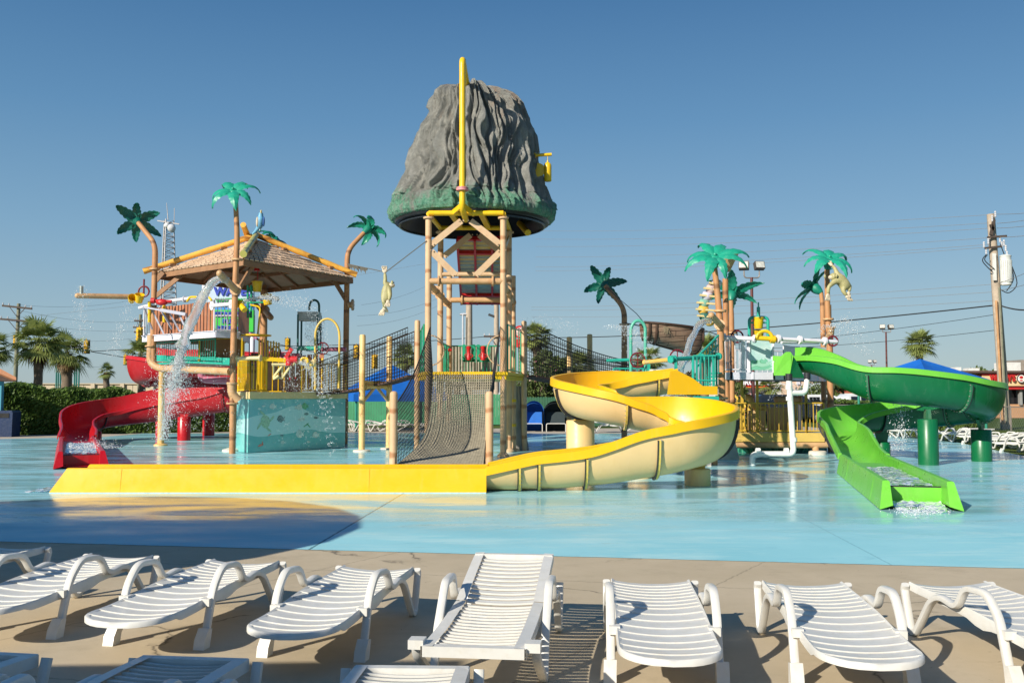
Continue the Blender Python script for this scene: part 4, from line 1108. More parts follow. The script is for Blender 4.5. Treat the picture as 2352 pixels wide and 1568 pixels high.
def roofside(a, b):
    mid_drop = 0
    courses = 9; mbt = MB()
    for i in range(courses):
        t0, t1 = i/courses, (i+1)/courses
        lo_a, lo_b = a.lerp(apex, t0), b.lerp(apex, t0); hi_a, hi_b = a.lerp(apex, t1), b.lerp(apex, t1)
        n = (lo_b-lo_a).cross(hi_a-lo_a).normalized(); n = n if n.z > 0 else -n
        L = (lo_b-lo_a).length; k = max(2, int(L/.22))
        cuts = [0] + sorted(min(.995, max(.005, (j + .5*(i % 2)*1.0 + rnd.uniform(-.12,.12))/k)) for j in range(1, k)) + [1]
        for j in range(len(cuts)-1):
            u0, u1 = cuts[j]+.004, cuts[j+1]-.004
            th = .035 + rnd.uniform(-.008, .008); jag = rnd.uniform(-.015, .015)
            q = [lo_a.lerp(lo_b, u0), lo_a.lerp(lo_b, u1), hi_a.lerp(hi_b, u1), hi_a.lerp(hi_b, u0)]
            d = (q[0]-q[3]).normalized()*(.02+jag)
            top = [q[0]+d+n*th, q[1]+d+n*th, q[2]+n*.012, q[3]+n*.012]
            bot = [q[0]+d, q[1]+d, q[2], q[3]]
            mbt.add(top+bot, [(0,1,2,3),(4,7,6,5),(0,4,5,1),(1,5,6,2),(3,2,6,7),(0,3,7,4)])
    o = mbt.build('roof', m_shing, ht, smooth=False)
    sf = MB(); n = (b-a).cross(apex-a).normalized(); n = n if n.z > 0 else -n
    dn = n*-.03
    sf.add([a+dn, b+dn, apex+dn, a+dn*2, b+dn*2, apex+dn*2], [(0,1,2),(3,5,4),(0,3,4,1)])
    sf.build('soffit', m_soffit, o, smooth=False)
    rf = MB()
    for t in (.33, .66):
        rf.beam(a.lerp(apex, t)+dn*4, b.lerp(apex, t)+dn*4, .07, .09)
    rf.beam(a+dn*4, b+dn*4, .08, .16)
    for t in (.2, .4, .6, .8):
        k = min(t, 1-t)*2
        p = a.lerp(b, t); q = p.lerp(apex, k*.92) ; e = a.lerp(apex, k*.97) if t < .5 else b.lerp(apex, k*.97)
        rf.beam(p+dn*3.4, e+dn*3.4 if 0 else (p + (apex - (a+b)/2)*k*.95)+dn*3.4, .06, .10)
    rf.build('rafters', m_timber, o, smooth=False)
for a, b in ((cF, cL), (cL, cB), (cB, cR), (cR, cF)): roofside(a, b)
for corner, ext, over, mt in ((cL, .30, .0, m_bamboo), (cR, .12, .1, m_bamboo), (cF, .05, .35, ringed('bamboo_green', (.50,.47,.13), (.20,.10,.02), rough=.35, gap=.5, stain=(.60,.40,.08), bump=.1)), (cB, .1, .8, m_bamboo)):
    d = (corner - apex).normalized(); up = Vector((0,0,.16))
    mb = MB(); p, q = apex - d*over + up, corner + d*ext + up
    if corner is cB: p = apex + V(-.30,-.55,.42); q = corner + up
    k = 14; pts = [p.lerp(q, i/k) for i in range(k+1)]
    mb.tube(pts, [.098 + (.010 if i % 4 == 2 else 0) for i in range(k+1)], 14); h = mb.build('hip_pole', mt, ht)
    mb = MB(); 
    for t in (.3, .75): mb.box(p.lerp(q, t) - V(0,0,.10), (.22, .22, .07), rz=.7)
    mb.build('hip_clamp', m_timber, h, smooth=False)
# roof posts, knee braces
for q, px, d_, top in ((None, 605, 36.6, 5.7), (None, 585, 34.5, 3.2)):
    x = X(px, d_, 3); mb = MB(); mb.cyl((x, d_, 0), (x, d_, top), .13, 14); mb.flange((x, d_, 2.9), (0,0,1), .2); mb.build('pole', m_post_o, ht)
def kb(a, b, w=.09): mb = MB(); mb.beam(a, b, .06, w*1.6); mb.build('knee_brace', m_timber, ht, smooth=False)
kb(P(358,680,32), P(425,625,31.9)); kb(P(358,645,32), P(375,625,32)); kb(P(795,690,34.2), P(765,640,33.8)); kb(P(548,665,29), P(586,600,30)); kb(P(604,720,36.6), P(575,680,36))
mb = MB(); mb.beam(P(372,625,32.2), P(425,628,33.0), .10, .16); mb.build('tie_beam', m_timber, ht, smooth=False)
# upper deck with white fascia
m_white = M('white_panel', (.66, .65, .72), .45, var=.05, dirt=(.45,.40,.45), dirt_amt=.3)
m_plank = M('brown_plank', (.36, .135, .065), .6, var=.22, scale=2, dirt=(.45,.24,.13), dirt_amt=.5, bump=.2, bscale=30)
m_plankd = M('dark_brown_plank', (.28, .125, .07), .6, var=.2, scale=2, bump=.2, bscale=30)
ZK = 3.66
dk = [P(328,771,32.4), P(495,759,29.8), P(546,761,30.3), P(572,775,33.2), P(560,772,35.5), P(350,776,35.6)]
for q in dk: q.z = ZK
mb = MB(); mb.prism([p-V(0,0,.10) for p in dk], (0,0,.06)); mb.build('upper_deck', m_timber, ht, smooth=False)
for a, b in zip(dk[:4], dk[1:4]):
    mb = MB(); n = int((b-a).length/.65)+1
    for i in range(n):
        p, q = a.lerp(b, i/n), a.lerp(b, (i+1)/n)
        mb.beam(p-V(0,0,.09)+(q-p).normalized()*.003, q-V(0,0,.09)-(q-p).normalized()*.003, .05, .19)
        mb.beam(p+V(0,0,0.012), q+V(0,0,0.012), .12, .02)
    mb.build('fascia', m_white, ht, smooth=False)
def planks(root, a, b, z0, z1, mat, gap=.17, w=.125, jit=.02, th=.03, name='plank_wall'):
    a, b = Vector(a), Vector(b); L = (b-a).length; n = max(1, int(L/gap)); mb = MB(); d = (b-a).normalized()
    for i in range(n):
        c = a + d*(i+.5)*L/n; t = z1 + rnd.uniform(-jit, jit)
        mb.box(V(c.x, c.y, (z0+t)/2), (w, th, t-z0), rz=math.atan2(d.y, d.x))
    return mb.build(name, mat, root, smooth=False)
def dkp(t, i=0): return dk[i].lerp(dk[i+1], t)
planks(ht, dkp(.17), dkp(.98), ZK+.03, ZK+.92, m_plank)
rail(ht, [dkp(0)+V(.03,0,0), dkp(.17)], ZK, ZK+1.0, m_whitep, gap=.10)
rail(ht, [dkp(.98), dk[2]+V(-.1,0,0)], ZK, ZK+1.0, m_whitep, gap=.105, r=.014)
planks(ht, dkp(.05,2), dkp(.95,2), ZK+.03, ZK+.92, m_plankd, gap=.13, w=.10)
rail(ht, [dk[5], dk[4]], ZK, ZK+.95, m_whitep, gap=.2)
pz = ZK+1.08
mb = MB(); mb.tube(arc_pts([dkp(-.05)+V(0,-.05,pz-ZK-.12), dkp(.3)+V(0,-.05,pz-ZK), dkp(.9)+V(0,-.08,pz-ZK+.02)], .2), .055, 12); mb.flange(dkp(.6)+V(0,-.06,pz-ZK), dk[1]-dk[0], .1); mb.build('white_rail_pipe', m_whitep, ht)
mb = MB(); mb.cyl(P(487,702,29.6), P(533,698,28.9), .06, 14); mb.flange(P(487,702,29.6), dk[2]-dk[1], .14); mb.flange(P(531,698,28.9), dk[2]-dk[1], .14); mb.build('white_rail_pipe', m_whitep, ht)
mb = MB(); mb.tube(arc_pts([P(430,692,30.3), P(436,682,30.2), P(480,682,29.8), P(486,690,29.7)], .08), .035, 8); mb.build('yellow_handle', m_yelp, ht)
# cannon shelf frames in front of the planks
mb = MB(); s0, s1, s2 = P(330,705,31.0), P(370,712,30.4), P(428,722,30.3)
for a, b in ((s0, P(350,756,31.6)), (P(345,703,31), P(376,766,31)), (s1, P(395,755,30.7)), (P(390,720,30.5), P(412,760,30.6)), (P(412,722,30.4), P(428,758,30.4)), (P(412,760,30.6), P(428,758,30.4)), (P(428,722,30.3), P(428,760,30.4))):
    mb.beam(a, b, .035, .05)
mb.beam(s1, s2, .16, .10); mb.beam(s0, s1, .10, .05); mb.build('shelf_frame', m_lav, ht, smooth=False)
for px in (343, 377):
    mb = MB(); mb.cyl(P(px,740,30.9), P(px,692,30.9), .05, 10); mb.build('yellow_standpipe', m_yelp, ht)
mb = MB(); c = P(372, 694, 30.5); mb.ball(c, .13, 12, (1.5,.8,.8)); mb.cyl(c+V(-.3,0,.05), c+V(.3,0,.02), .05, 10); mb.lathe([(.09,-.06),(.09,.06)], c+V(-.28,0,.05), 12, axis=(1,0,0)); mb.build('water_cannon', m_redp, ht)
# long pipe arm with mushroom spray
mb = MB(); mb.cyl(P(178,679,30.6), P(330,682,31.6), .085, 14); mb.ball(P(178,679,30.6), .085, 12); mb.flange(P(325,682,31.6), (1,.2,0), .15, .05); arm = mb.build('pipe_arm', m_tanpipe, ht)
mb = MB(); mb.cyl(P(187,675,30.65), P(187,657,30.65), .06, 10); mb.build('nozzle', m_galv, arm)
mb = MB(); c = P(333, 670, 31.4); mb.tube([c+V(.17*math.cos(a*.5236), -.1, .17*math.sin(a*.5236)) for a in range(12)], .03, 8, closed=True); mb.cyl(c+V(0,-.1,-.17), c+V(0,-.1,.4), .03, 8); mb.build('valve_wheel', m_valve, ht)
def bucket(root, c, r, h, mat, tilt=0, name='bucket', ax=(1,0,0)):
    mb = MB(); rot = Matrix.Rotation(tilt, 3, Vector(ax)); a = rot @ Vector((0,0,1))
    mb.lathe([(r*.72, -h/2), (r*.76, -h/2+.01), (r, h/2), (r*1.08, h/2), (r*1.08, h/2-.03), (r*.99, h/2-.04)], c, 20, axis=a, cap=False)
    mb.lathe([(r*.70, -h/2+.02), (r*.96, h/2-.01)], c, 20, axis=a, cap=False)
    mb.lathe([(.001, -h/2), (r*.74, -h/2)], c, 20, axis=a, cap=False)
    return mb.build(name, mat, root)
bucket(ht, P(303,687,30.9), .13, .25, m_yelp, 1.2, ax=(1,.6,0)); bucket(ht, P(320,685,30.8), .14, .27, m_yelp, .5, ax=(1,.6,0))
# spout pipes on the poles
mb = MB(); mb.cyl(P(541,665,28.6), P(505,628,26.9), .10, 16); mb.ball(P(505,628,26.9), .10, 12); mb.flange(P(541,665,28.6), P(505,628,26.9)-P(541,665,28.6), .17); mb.build('spout_pipe', m_tanpipe, ht)
mb = MB(); mb.cyl(P(608,712,36.6), P(622,729,35.6), .11, 16); mb.ball(P(622,729,35.6), .11, 12); mb.flange(P(608,712,36.6), P(622,729,35.6)-P(608,712,36.6), .19); mb.build('spout_pipe', m_tanpipe, ht)
mb = MB(); mb.cyl(P(548,694,28.9), P(562,712,28.7), .09, 14); mb.flange(P(551,698,28.9), P(562,712,28.7)-P(548,694,28.9), .13); mb.build('yellow_nozzle', m_yelp, ht)
mb = MB(); mb.cyl(P(799,700,34.1), P(810,700,34.1), .11, 12); mb.flange(P(810,700,34.1), (1,0,0), .2, .06); mb.build('pipe_stub', m_tanpipe, ht)
# green bucket stand under the roof
mb = MB()
for px in (569, 577): mb.cyl(P(px,730,31.2), P(px,655,31.2), .035, 8)
for y0, x1 in ((662, 598), (695, 618), (668, 590)): mb.cyl(P(569,y0,31.2), P(x1,y0-1,31.2), .03, 8)
mb.build('bucket_stand', m_tealg, ht); bucket(ht, P(591,658,31.2), .165, .34, m_yelp, .05); bucket(ht, P(614,688,31.2), .165, .33, m_yelp, -.15, ax=(0,1,0))
mb = MB(); mb.cyl(P(592,620,31.2), P(592,643,31.2), .012, 6); mb.lathe([(.10,0),(.05,.25)], P(590,622,31.2), 12); mb.build('bucket_chain', m_redp, ht)
# mid level: teal deck, tan collector pipe
zt_ = Z(823, 31)
mb = MB(); a, b = P(352,822,33.6), P(530,830,31); mb.beam(a, b, .1, .22); mb.build('teal_beam', m_tealp, ht, smooth=False)
rail(ht, [V(a.x,a.y,0), V(b.x-.5,b.y,0)], 2.85, 3.5, m_tealp, gap=.14)
mb = MB(); mb.prism([V(a.x,a.y,2.76), V(b.x,b.y,2.76), V(b.x-.2,b.y+4,2.76), V(a.x,a.y+3,2.76)], (0,0,.06)); mb.build('mid_deck', m_tealp, ht, smooth=False)
mb = MB(); q = P(505,800,31.4); mb.box(q+V(-.1,.6,0), (1.45, .05, .70)); mb.build('back_board', m_timber, ht, smooth=False)
mb = MB(); 
for s_ in (-.72, .72): mb.box(q+V(-.1+s_,.5,0), (.06, .1, .78))
mb.box(q+V(-.1,.5,.36), (1.5,.1,.06)); mb.build('yellow_window_frame', m_yelp, ht, smooth=False)
pts = [P(347,770,32), P(344,832,32), P(365,846,31.9), P(528,853,30)]
mb = MB(); mb.tube(arc_pts(pts, .45, 6), .115, 16); mb.flange(P(346,795,32), (0,0,1), .18); mb.flange(P(400,848,31.5), (1,-.2,0), .17); mb.build('collector_pipe', m_tanpipe, ht)
q = G(369, 1023.6)
mb = MB(); mb.lathe([(.23,0),(.22,.05),(.11,.09),(.105,Z(850,q.y)),(.15,Z(850,q.y)+.01),(.15,Z(850,q.y)+.04),(.10,Z(850,q.y)+.05)], q, 18); mb.build('down_pipe', m_post_y, ht)
q = G(531.5, 1037); mb = MB(); mb.lathe([(.28,0),(.27,.07),(.16,.10),(.11,.12)], q, 20); mb.build('footing', M('footing_concrete', (.62,.58,.5), .8), ht)
q = P(540, 910, 28.8); mb = MB(); mb.flange(q, (0,0,1), .18); mb.flange(P(534,926,28.7), (0,0,1), .18); mb.tube(arc_pts([P(532,880,28.7), P(533,905,28.7), P(548,921,28.75)], .2), .13, 14); mb.build('pipe_elbow', m_tanpipe, ht)
mb = MB(); mb.tube(arc_pts([P(462,845,32), P(463,868,32), P(474,872,32), P(528,874,31)], .25), .12, 14); mb.build('mauve_pipe', M('mauve_pipe',(.45,.13,.20),.4,var=.1), ht)
# lower box with sea mural
def mat_mural():
    m, t, b = nt('sea_mural'); tc = N(t, 'ShaderNodeTexCoord'); s = N(t, 'ShaderNodeSeparateXYZ'); t.links.new(tc.outputs['Object'], s.inputs[0])
    u = math_(t, 'ADD', s.outputs[0], math_(t, 'MULTIPLY', s.outputs[1], .4)); z = s.outputs[2]
    def wave(c0, amp, fr, ph):
        w = math_(t, 'MULTIPLY', math_(t, 'SINE', math_(t, 'ADD', math_(t, 'MULTIPLY', u, fr), ph)), amp)
        w2 = math_(t, 'MULTIPLY', math_(t, 'SINE', math_(t, 'ADD', math_(t, 'MULTIPLY', u, fr*2.3), ph*2)), amp*.3)
        return math_(t, 'GREATER_THAN', math_(t, 'ADD', math_(t, 'ADD', z, w), w2), c0)
    c = mixc(t, wave(.55, .07, 2.2, .4), (.13, .48, .46), (.42, .72, .70))
    c = mixc(t, wave(1.16, .17, 1.9, 2.2), c, (.16, .50, .52))
    c = mixc(t, ramp(t, noise_(t, 2.2, 6, .7), [(.45, 0.), (.7, .35)]), c, (.40, .66, .62))
    t.links.new(c, b.inputs['Base Color']); b.inputs['Roughness'].default_value = .35
    return m
bx = [V(X(543,29.75,.8),29.75,0), V(X(570,28.85,.8),28.85,0), V(X(793,31.9,.8),31.9,0), V(X(770,33.5,.8),33.6,0), V(X(556,31.8,.8),31.9,0)]
mb = MB(); mb.prism([p+V(0,0,.015) for p in bx], (0,0,1.58)); mural = mb.build('mural_box', mat_mural(), ht, smooth=False)
face_u = (bx[2]-bx[1]).normalized(); face_n = Vector((face_u.y, -face_u.x, 0)); FL = (bx[2]-bx[1]).length
def fp(u, z, off=.006): return bx[1] + face_u*u + V(0,0,z) + face_n*off
def blob(u, z, a, b_, rot, k=18, off=.006, f=None):
    out = []
    for i in range(k):
        t = 2*math.pi*i/k; x, y = a*math.cos(t), b_*math.sin(t)
        out.append(fp(u + x*math.cos(rot)-y*math.sin(rot), z + x*math.sin(rot)+y*math.cos(rot), off))
    return out
def fishshape(mb, u, z, L, h, flip=1, off=.006):
    pts = [(-.5,.0),(-.35,.5),(-.1,.75),(.15,.6),(.3,.18),(.5,.5),(.44,0),(.5,-.5),(.3,-.18),(.1,-.6),(-.15,-.5),(-.35,-.35)]
    mb.poly([fp(u+flip*x*L, z+y*h, off) for x, y in pts])
mp = MB()
mp_parts = []
for (u, z, L, h, f_) in ((.9,1.36,.28,.14,1),(1.9,1.33,.34,.14,-1),(.4,1.30,.14,.05,1),(.55,1.38,.14,.04,-1),(2.0,.95,.30,.10,-1),(1.95,.50,.32,.20,1),(1.3,.27,.20,.08,1),(2.6,.45,.3,.16,1),(2.3,.25,.16,.06,1)):
    mp = MB(); fishshape(mp, u, z, L, h, f_); mp.build('painted_fish', M('pale_fish_paint', (.50,.66,.60), .4, var=.25, scale=12), mural, smooth=False, recalc=False)
mp = MB()
for (u, z, L, h, f_) in ((1.2,.98,.30,.17,1),(2.2,1.12,.18,.07,-1),(2.6,1.0,.20,.06,1),(1.25,.48,.16,.04,1)): mp = MB(); fishshape(mp, u, z, L, h, f_, .008); mp.build('painted_fish', M('dark_fish_paint', (.14,.26,.26), .4, var=.7, scale=25), mural, smooth=False, recalc=False)
mp = MB(); mp.poly(blob(.62,.92,.17,.20,.3)); 
for a, r_ in ((.3,.14),(2.0,.16),(3.6,.15),(5.2,.14)): mp.poly(blob(.62+.25*math.cos(a),.92+.27*math.sin(a),.13,.035,a+.5, off=.008))
mp.build('painted_turtle', M('turtle_paint', (.30,.55,.38), .4, var=.3, scale=22), mural, smooth=False, recalc=False)
mp = MB(); fishshape(mp, 2.15, 1.36, .28, .16, 1, .007); mp.poly(blob(2.2,.78,.12,.02,.5)); mp.poly(blob(2.3,.76,.10,.02,-.7)); mp.build('painted_weed', M('weed_paint', (.12,.42,.22), .4, var=.4, scale=25), mural, smooth=False, recalc=False)
mp = MB(); mp.poly(blob(.78,.52,.08,.015,.5)); mp.poly(blob(.45,.22,.10,.03,.3)); mp.poly(blob(.53,.27,.02,.07,.2)); mp.build('painted_shrimp', M('coral_paint', (.62,.22,.16), .4, var=.4, scale=25), mural, smooth=False, recalc=False)
m_creamp = M('cream_fascia', (.66, .53, .26), .45, var=.07, dirt=(.5,.35,.14), dirt_amt=.35)
e = face_u*.0
for a, b in ((bx[0], bx[1]), (bx[1], bx[2]+face_u*.05)):
    mb = MB(); d = (b-a).normalized(); n_ = Vector((d.y, -d.x, 0)); mb.prism([a+n_*.05+V(0,0,1.6), b+n_*.05+V(0,0,1.6), b-n_*.02+V(0,0,1.6), a-n_*.02+V(0,0,1.6)], (0,0,.21)); mb.build('fascia', m_creamp, ht, smooth=False)
mb = MB(); mb.prism([p+V(0,0,1.74) for p in bx], (0,0,.07)); mb.build('lower_deck', m_creamp, ht, smooth=False)
rail(ht, [bx[0]+V(0,.1,0), bx[1]+V(.02,.08,0), bx[1]+face_u*.62+V(0,.08,0)], 1.8, Z(826,29), m_yelp, gap=.11, r=.016)
planks(ht, bx[1]+face_u*.62+V(0,.08,0), bx[1]+face_u*1.95+V(0,.08,0), 1.84, Z(823,29.5), m_plankd, gap=.20, w=.165)
rail(ht, [bx[1]+face_u*1.95+V(0,.08,0), bx[2]+V(0,.05,0)], 1.8, 2.7, m_yelp, gap=.12)
planks(ht, bx[0]+V(.05,.3,0), bx[4]+V(-.1,0,0), 1.84, 3.5, m_yelp, gap=.28, w=.09); planks(ht, bx[0]+V(.3,1.2,0), bx[4]+V(.9,1.2,0), 1.84, 3.5, m_yelp, gap=.25, w=.08)
mb = MB(); mb.box((bx[1]+face_u*.25+V(0,1.9,2.3)), (.9,.05,1.0), rz=.4); mb.build('yellow_panel', m_yelp, ht, smooth=False)
mb = MB(); a, b = P(541,823,28.75), P(598,822,28.6); mb.tube([a,b], .058, 14); mb.flange(a+V(.05,0,0), b-a, .10); mb.flange(b, b-a, .10); mb.build('cream_pipe', m_creamp, ht)
mb = MB(); mb.beam(P(598,823,29), P(665,828,29.2), .06, .12); mb.build('top_rail', m_yelp, ht, smooth=False)
mb = MB()
for p, q in ((P(625,838,28.6),P(674,838,28.6)),(P(628,838,28.6),P(628,868,28.9)),(P(640,862,28.7),P(628,870,28.8)),(P(628,866,28.8),P(648,840,28.6)),(P(649,866,28.8),P(668,840,28.6)),(P(628,868,28.8),P(649,868,28.8)),(P(648,842,28.7),P(649,868,28.8))): mb.beam(p, q, .04, .06)
mb.beam(P(625,836,28.6), P(674,836,28.6), .12, .05); mb.build('shelf_frame', m_creamp, ht, smooth=False)
mb = MB(); c = P(664,830,28.5); mb.cyl(c-V(0,0,.12), c+V(0,0,.12), .10, 12); mb.lathe([(.11,-.1),(.11,.1)], c+V(.14,0,.05), 14, axis=(1,0,0)); mb.beam(c+V(-.1,0,.1), c+V(.08,0,.38), .12, .1); mb.build('water_cannon', m_redp, ht)
mb = MB(); a, b = P(672,829,28.5), P(722,834,28.9); mb.tube([a,b], .075, 12)
for t in (.05,.62,.95): mb.flange(a.lerp(b,t), b-a, .12, .05)
mb.build('yellow_pipe', m_creamp, ht); mb = MB(); mb.tube(arc_pts([P(692,832,28.4),P(692,822,28.4),P(707,822,28.4),P(707,832,28.4)], .06), .03, 8); mb.tube(arc_pts([P(700,840,28.3),P(712,845,28.3),P(715,836,28.3)], .06), .05, 8); mb.build('yellow_handle', m_yelp, ht)
# purple stair flight
sa, sb = P(573,775,33.4), P(650,832,33.0)
mb = MB()
for dz, r_ in ((0,.035), (-.75,.03)):
    mb.cyl(sa+V(0,0,dz+.15), sb+V(0,0,dz+.15), r_, 8)
for i in range(8): p = sa.lerp(sb, i/7); mb.cyl(p+V(0,0,.15), p+V(0,0,-.6), .018, 6)
for i in range(9): p = sa.lerp(sb, i/8); mb.box(p+V(0,.5,-.75), (.3,1.0,.04))
mb.cyl(sb+V(0,0,.15), sb+V(0,0,-1.2), .035, 8); mb.build('stair', m_purple, ht, smooth=False)
# yellow hoop and cross pipes on the right of the box
hp = [P(724,895,30.6), P(724,775,30.6)] + [P(752-28*math.cos(i*math.pi/12), 772-40*math.sin(i*math.pi/12), 30.6) for i in range(1,12)] + [P(780,775,30.6), P(778,892,30.6)]
mb = MB(); mb.tube(hp, .036, 12); mb.build('yellow_hoop', M('yellow_hoop_paint', (.66,.44,.08), .4, var=.12, dirt=(.45,.42,.12), dirt_amt=.5), ht)
mb = MB(); mb.tube([P(684,800,33.5), P(738,800,33.5)], .075, 10); mb.build('teal_pipe', m_tealp, ht)
mb = MB(); mb.tube([P(738,802,33.5), P(795,802,33.5)], .075, 10); mb.flange(P(780,802,33.5),(1,0,0),.12); mb.build('mauve_pipe', M('mauve_pipe',(.45,.13,.20),.4,var=.1), ht); mb = MB(); mb.tube([P(620,813,33.4), P(690,817,33.4)], .08, 10); mb.build('mauve_pipe', M('mauve_pipe',(.45,.13,.20),.4,var=.1), ht)
planks(ht, V(X(690,33.6,2.4),33.6,0), V(X(745,33.6,2.4),33.6,0), 1.84, 3.1, m_plank, gap=.2, w=.16)
for px, py, r_ in ((633,808,.17),(741,800,.2)):
    mb = MB(); c = P(px,py,33.2); mb.tube([c+V(r_*math.cos(a*.449),0,r_*math.sin(a*.449)) for a in range(14)], .025, 6, closed=True); mb.cyl(c-V(r_,0,0), c+V(r_,0,0), .015, 6); mb.cyl(c-V(0,0,r_), c+V(0,0,r_), .015, 6); mb.build('valve_wheel', m_valve, ht)
mb = MB(); c = P(588,773,31.0); mb.lathe([(.001,0),(.48,.02),(.48,.06),(.001,.09)], c, 24); mb.build('yellow_disc', m_yelp, ht)
mb = MB(); mb.tube(arc_pts([P(592,770,31),P(598,705,31),P(575,700,31)], .1), .03, 8); mb.build('yellow_standpipe', m_yelp, ht)
for px in (655, 692, 740):
    mb = MB(); mb.box(P(px,865,31.5), (.06,.06,1.2)); mb.build('deck_post', m_yelp, ht, smooth=False)
# tipping tank stand
tk = thing('spray_tank_stand', 'small grey tank on a dark teal stand with hooked pipe, dripping water', 'water feature', (X(712,34,2),34,0))
mb = MB(); c = P(711,727,34)
mb.box(c, (.72,.6,.30)); mb.build('tank', m_galv, tk, smooth=False)
mb = MB()
for sx, sy in ((-.34,-.28),(.34,-.28),(-.34,.28),(.34,.28)): mb.cyl((c.x+sx,c.y+sy,2.2), (c.x+sx,c.y+sy,c.z+.05), .035, 8)
mb.build('stand', M('dark_teal_steel', (.01,.12,.11), .5), tk)
mb = MB(); hk = [P(733,760,34), P(733,705,34)] + [P(722+11*math.cos(i*math.pi/8), 702-13*math.sin(i*math.pi/8), 34) for i in range(9)] + [P(710,712,34)]
mb.tube(hk, .04, 8); mb.build('hook_pipe', M('dark_teal_steel', (.01,.12,.11), .5), tk)

# ------------------------------------------------------------ sign board behind the hut
sg = thing('park_sign', 'park sign with blue lettering over a green message board behind the hut rail', 'sign', (X(525,52,0),52,0))
sd_ = 52
def sbox(x0,y0,x1,y1,mat,name,d=sd_,th=.3):
    a, b = P(x0,y0,d), P(x1,y1,d); mb = MB(); mb.box(((a.x+b.x)/2, d, (a.z+b.z)/2), (abs(b.x-a.x), th, abs(b.z-a.z))); return mb.build(name, mat, sg, smooth=False)
m_sw = M('sign_white', (.75,.76,.80), .5, var=.03)
sbox(466,652,478,700,m_sw,'sign_pylon'); sbox(478,656,583,697,M('sign_pale_blue',(.48,.58,.70),.5,var=.1,scale=.8),'header_board'); sbox(478,700,583,706,M('sign_blue',(.02,.12,.45),.4),'blue_band')
sbox(482,712,583,762,M('sign_green',(.03,.50,.04),.5,var=.04),'message_board'); sbox(482,704,583,712,M('sign_blue2',(.05,.25,.60),.4),'blue_band')
for px in (490, 575):
    mb = MB(); x = X(px,sd_,2); mb.cyl((x,sd_+.3,0), (x,sd_+.3,6), .12, 10); mb.build('post', m_sw, sg)
def text(s, c, size, mat, parent, ext=.02, rz=0, name='lettering', align='CENTER', bold=0.0, sx=1):
    cu = bpy.data.curves.new(name, 'FONT'); cu.body = s; cu.size = size; cu.extrude = ext; cu.align_x = align; cu.align_y = 'CENTER'; cu.offset = bold
    cu.materials.append(mat); tmp = bpy.data.objects.new(name, cu); COL.objects.link(tmp)
    dg = bpy.context.evaluated_depsgraph_get(); dg.update(); me = bpy.data.meshes.new_from_object(tmp.evaluated_get(dg)); bpy.data.objects.remove(tmp)
    o = bpy.data.objects.new(name, me); COL.objects.link(o)
    o.rotation_euler = (R(90), 0, rz); o.scale = (sx, 1, 1)
    o.parent = parent; o.location = Vector(c) - ORG[parent.name]; return o
m_tb = M('letter_blue', (.02,.05,.40), .4); m_tg = M('letter_green', (.02,.35,.05), .4)
text('WAVES', P(535,670,sd_-.2), .62, m_tb, sg, bold=.025)
text('WATER PARK', P(535,690,sd_-.2), .30, m_tg, sg, bold=.012)
for i, s in enumerate(('WEDNESDAY', 'BLUE', 'REGREW')):
    text(s, P(528, 722+i*16, sd_-.2), .36, m_tb, sg, bold=.015)
# ------------------------------------------------------------ right-hand tower with white deck
rt = thing('white_deck_tower', 'play tower with white upper deck, painted leaf panel and yellow railed lower deck', 'play tower', (7.2, 28.5, 0))
q = V(X(1659,26.3,.5),26.3,0)
mb = MB(); mb.lathe([(.44,0),(.43,.10),(.36,.38),(.24,.80),(.16,1.05),(.15,1.55)], q, 28); mb.build('concrete_boot', M('boot_concrete', (.50,.45,.38), .8, var=.1, bump=.3), rt)
for px, d_, top in ((1668,28,640),(1905,30.6,700)):
    x = X(px,d_,3); mb = MB(); mb.cyl((x,d_,0),(x,d_,Z(top,d_)), .085, 14); mb.flange((x,d_,Z(830,d_)), (0,0,1), .17); mb.build('pole', m_post_o, rt)
ZW = 2.34
wk_ = [P(1658,858,27.0), P(1679,858,26.4), P(1777,859,26.6), P(1800,858,27), P(1895,865,29.8), P(1880,866,31.5), P(1690,866,30.0)]
for p in wk_: p.z = ZW
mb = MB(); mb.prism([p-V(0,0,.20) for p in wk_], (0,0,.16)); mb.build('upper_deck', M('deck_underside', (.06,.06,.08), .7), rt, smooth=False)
for i, (a, b) in enumerate(zip(wk_[:5], wk_[1:5])):
    mb = MB(); mb.beam(a-V(0,0,.11), b-V(0,0,.11), .05, .20); n = max(1, int((b-a).length/.6))
    for j in range(n+1): p = a.lerp(b, j/n); mb.beam(p-V(0,.03,.0), p-V(0,.03,.2), .05, .03)
    mb.build('fascia', m_white, rt, smooth=False)
zr = 3.2
rail(rt, [wk_[0], wk_[1], wk_[1].lerp(wk_[2], .40)], ZW, zr, m_whitep, gap=.105, r=.014, rr=.024)
mb = MB(); mb.beam(wk_[1].lerp(wk_[2],.24)+V(0,0,.45), wk_[1].lerp(wk_[2],.33)+V(0,0,.45), .04, .86); mb.build('white_post', m_whitep, rt, smooth=False)
